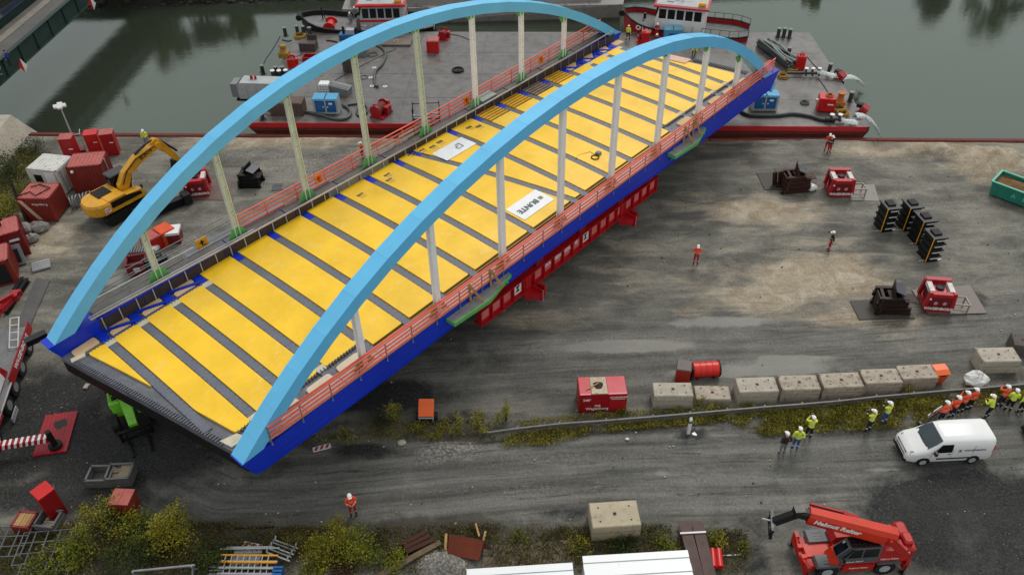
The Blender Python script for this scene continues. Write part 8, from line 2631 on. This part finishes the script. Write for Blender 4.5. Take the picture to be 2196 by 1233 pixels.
def bush(px, py, r, h, n, label, m=LF_Y, seed=0, leaf=.13, cat='bush', name='bush', group=None, spiky=False):
    rng = np.random.default_rng(seed * 31 + int(px))
    c = G(px, py)
    t = thing(name, label, cat, c, 0, group)
    k = max(6, int(r * 9)) if not spiky else max(4, int(r * 10))
    P = []
    sb = MB()
    for i in range(k):
        a = rng.uniform(0, 2 * np.pi)
        rr = r * rng.uniform(.0, 1.0) ** .6
        hh = h * (1.05 - .5 * rr / r) * rng.uniform(.4, 1.3)
        base = np.array([rr * .35 * np.cos(a), rr * .35 * np.sin(a), 0])
        tip = np.array([rr * np.cos(a), rr * np.sin(a), hh])
        sb.tube([tuple(base), tuple((base + tip) / 2 + rng.normal(0, .05, 3)), tuple(tip)], [.03, .02, .008], 5)
        m_ = int(n / k * rng.uniform(.6, 1.4))
        t_ = rng.uniform(.25 if not spiky else .1, 1.0, m_) ** .8
        sp = (.34 * r * (1.15 - t_) + .10) if not spiky else (.16 * (1.2 - t_) + .04)
        P.append(base + (tip - base) * t_[:, None] + rng.normal(0, 1, (m_, 3)) * sp[:, None] * np.array([1, 1, .7]))
    P = np.concatenate(P)
    P = P[P[:, 2] > .02]
    o = bpy.data.objects.new('foliage', leaf_mesh('foliage', P, leaf, rng, m))
    COL.objects.link(o)
    o.parent = t
    sb.build('stems', STEM, t)
    return t


B_ = [
    (235, 1125, 1.5, 1.6, 2300, 'yellow bush growing in front of the pink topped cabinet', LF_Y), (375, 1150, 1.5, 2.0, 3000, 'largest bright yellow bush at the lower left', LF_Y),
    (175, 1190, 1.4, 1.5, 2000, 'olive bush over the scaffold frames at the lower left', LF_G), (290, 1200, 1.6, 1.2, 2300, 'dark olive bush between trestle and scaffold frames', LF_D),
    (110, 1215, 1.2, 1.2, 1300, 'sparse olive bush at the bottom left corner', LF_G), (450, 1205, 1.2, 1.1, 1400, 'dark low bush beside the trestle', LF_D), (300, 1140, 1.1, 1.2, 1500, 'olive bush between the two yellow ones', LF_G),
    (690, 1210, 1.2, 1.7, 2200, 'bright yellow bush right of the ladders', LF_Y), (780, 1185, 1.4, 1.5, 2200, 'olive yellow bush left of the rusty beams', LF_G), (735, 1150, 1.0, 1.1, 1200, 'small yellow bush at the lower track edge', LF_Y),
    (840, 1205, .9, 1.0, 1000, 'green bush under the timber beam', LF_G), (640, 1165, .8, .9, 700, 'thin yellowish weed clump near the scaffold brackets', LF_B),
    (1330, 1180, 1.5, .6, 1500, 'low dark green weeds in front of the large pale block', LF_D), (1235, 1170, .9, .6, 700, 'low yellow weeds left of the large pale block', LF_Y), (1420, 1175, .8, .6, 700, 'low olive weeds left of the brown girders', LF_G),
    (1540, 1160, .7, .6, 600, 'yellow weeds around the end of the brown girders', LF_Y), (1590, 1175, .5, .5, 300, 'small green weed tuft right of the red pipes', LF_G), (1120, 1150, .6, .4, 300, 'small weed tuft behind the old slabs', LF_G),
    (30, 380, 2.4, 2.2, 3500, 'dark green bush by the abutment at the left edge', LF_D), (10, 470, 2.0, 2.2, 2800, 'yellow green bush at the left edge beside the dark pole', LF_Y), (70, 330, 1.6, 1.2, 1600, 'dark bush between abutment and light mast', LF_D), (50, 430, 1.5, 1.4, 1800, 'olive bush left of the brick red container', LF_G),
]
for i, (px, py, r, h, n, lab, m) in enumerate(B_):
    bush(px, py, r, h, n, lab, m, i, .12 if r > 1 else .1)
W2 = [(845, 905, .8, 1.7, 1100, 'tall green weed left of the tilted orange panel', LF_V), (822, 915, .7, 1.1, 700, 'dark weed close to the blue girder', LF_D), (1085, 900, .35, 2.1, 620, 'tallest yellow green weed on the verge', LF_Y), (1063, 908, .35, 1.2, 320, 'tall weed left of the tallest one', LF_V), (1030, 915, 1.0, .8, 1000, 'green weed clump right of the orange panel', LF_V), (975, 912, 1.0, .7, 1000, 'low green weed strip beside the orange panel', LF_V), (895, 930, .8, .7, 650, 'yellow weed below the orange panel', LF_Y), (745, 940, .7, .9, 600, 'small weed beside the red and white board', LF_V), (940, 928, .8, .7, 650, 'yellow weed right below the orange panel', LF_Y),
      (1302, 884, .8, .6, 620, 'green weeds growing against the red power pack', LF_V), (1340, 884, .6, .5, 420, 'yellow weeds right of the red power pack', LF_Y), (1500, 868, .35, .9, 300, 'yellow weed before the low sunken block', LF_Y), (1535, 872, .9, .45, 620, 'weed strip along the low sunken block', LF_Y), (1600, 870, .7, .4, 420, 'weed strip below the third concrete block', LF_V), (1945, 845, .4, .8, 320, 'weeds between the last two blocks and the barrier', LF_Y), (1965, 868, .5, .6, 420, 'weeds below the barrier near the last block', LF_V), (1450, 884, .6, .4, 350, 'short weeds below the first concrete block', LF_V)]
for i, (px, py, r, h, n, lab, m) in enumerate(W2):
    bush(px, py, r, h, n, lab, m, 50 + i, .09, 'weed', 'weed_clump', 'weeds along the verge', True)


# grass verge: uncountable, one object
def in_poly(x, y, poly):
    c = np.zeros(x.shape, bool)
    j = len(poly) - 1
    for i in range(len(poly)):
        xi, yi = poly[i]
        xj, yj = poly[j]
        c ^= ((yi > y) != (yj > y)) & (x < (xj - xi) * (y - yi) / (yj - yi + 1e-9) + xi)
        j = i
    return c


def grass(name, areas, size, m, seed, label=None, hmax=.16):
    rng = np.random.default_rng(seed)
    out = []
    for poly, dens in areas:
        W_ = [G(*p) for p in poly]
        xs, ys = [w.x for w in W_], [w.y for w in W_]
        area = (max(xs) - min(xs)) * (max(ys) - min(ys))
        n = int(area * dens)
        x, y = rng.uniform(min(xs), max(xs), n), rng.uniform(min(ys), max(ys), n)
        k = in_poly(x, y, list(zip(xs, ys)))
        # patchy: keep by a smooth random field
        f = np.sin(x * 1.3 + 2 * np.sin(y * .9)) + np.sin(y * 2.1 + 1.5 * np.sin(x * .7 + 1)) + .8 * np.sin(x * 3.3 - y * 2.7)
        k &= rng.uniform(-2.6, 1.0, n) < f
        hh = rng.uniform(0, hmax, k.sum()) ** 1
        out.append(np.stack([x[k], y[k], hh], -1))
    P = np.concatenate(out)
    o = bpy.data.objects.new(name, leaf_mesh(name, P, size, rng, m, .9, .28))
    COL.objects.link(o)
    tag(o, label, None, None, 'stuff')
    return o


V1 = [(1050, 935), (1250, 912), (1450, 895), (1700, 872), (1990, 846), (2196, 832), (2196, 858), (2020, 880), (1960, 918), (1760, 928), (1640, 936), (1560, 905), (1480, 912), (1400, 918), (1270, 930), (1180, 955), (1080, 960)]
V2 = [(1100, 905), (1250, 890), (1400, 880), (1580, 872), (1700, 864), (1560, 876), (1400, 890), (1240, 905), (1120, 918)]
V3 = [(0, 1150), (150, 1120), (300, 1100), (430, 1120), (600, 1128), (850, 1130), (1000, 1125), (1230, 1130), (1400, 1125), (1600, 1140), (1610, 1233), (0, 1233)]
V4 = [(0, 330), (60, 320), (120, 345), (70, 430), (50, 500), (0, 520)]
V5 = [(640, 945), (760, 925), (860, 905), (960, 900), (1050, 905), (1060, 935), (960, 935), (860, 945), (740, 955)]
grass('grass', [(V1, 620), (V2, 300), (V4, 200)], .18, LF_V, 5)
grass('grass', [(V1, 260), (V5, 110)], .16, LF_Y, 6)
grass('dry_weeds', [(V3, 260), (V5, 70), (V1, 160)], .18, LF_B, 7)
grass('ground_cover', [(V3, 110)], .14, LF_D, 8)
# trees beyond the canal: they show as dark reflections in the water
TR_ = [(-47, 111, 6, 2.6), (-42, 112, 5, 2.4), (-38, 113, 4, 2.2), (4, 112.5, 8, 3.2), (10, 113, 9, 3.4), (15.5, 114, 8, 3.0), (72, 118, 7, 3.0), (63, 119, 5.0, 2.0), (45, 118, 3.6, 1.0)]
for i, (x, y, h, r) in enumerate(TR_):
    rng = np.random.default_rng(400 + i)
    t = thing('tree', ('leafy', 'dense', 'broad')[i % 3] + ' tree on the far bank mirrored in the canal, number %d from the left' % (i + 1) if False else ['dense tree on the far bank mirrored left of the barge', 'tree on the far bank behind the left bollards', 'smaller tree on the far bank left of centre', 'tall tree on the far bank behind the grey cargo hull', 'tallest tree on the far bank behind the cargo hull', 'tree on the far bank at the bow of the cargo hull', 'tree on the far bank mirrored in the top right corner', 'tall tree on the far bank beyond the top right corner', 'slim tree on the far bank mirrored right of the red tug'][i], 'tree', (x, y, 1.0))
    part(t, 'trunk', STEM, lambda b: (b.tube([(0, 0, -.2), (.1, 0, h * .4), (.05, .1, h * .8)], [.28, .2, .06], 8), [b.tube([(0, 0, h * .3), (r * .6 * math.cos(a), r * .6 * math.sin(a), h * .6)], [.1, .03], 6) for a in (0, 1.3, 2.6, 3.9, 5.1)]))
    n = 2600
    cl = rng.normal(0, 1, (16, 3)) * np.array([r * .5, r * .5, h * .2]) + np.array([0, 0, h * .62])
    P = cl[rng.integers(0, 16, n)] + rng.normal(0, 1, (n, 3)) * r * .22
    o = bpy.data.objects.new('crown', leaf_mesh('crown', P, .42, rng, LF_D if i % 2 else LF_G, .2, .7))
    COL.objects.link(o)
    o.parent = t
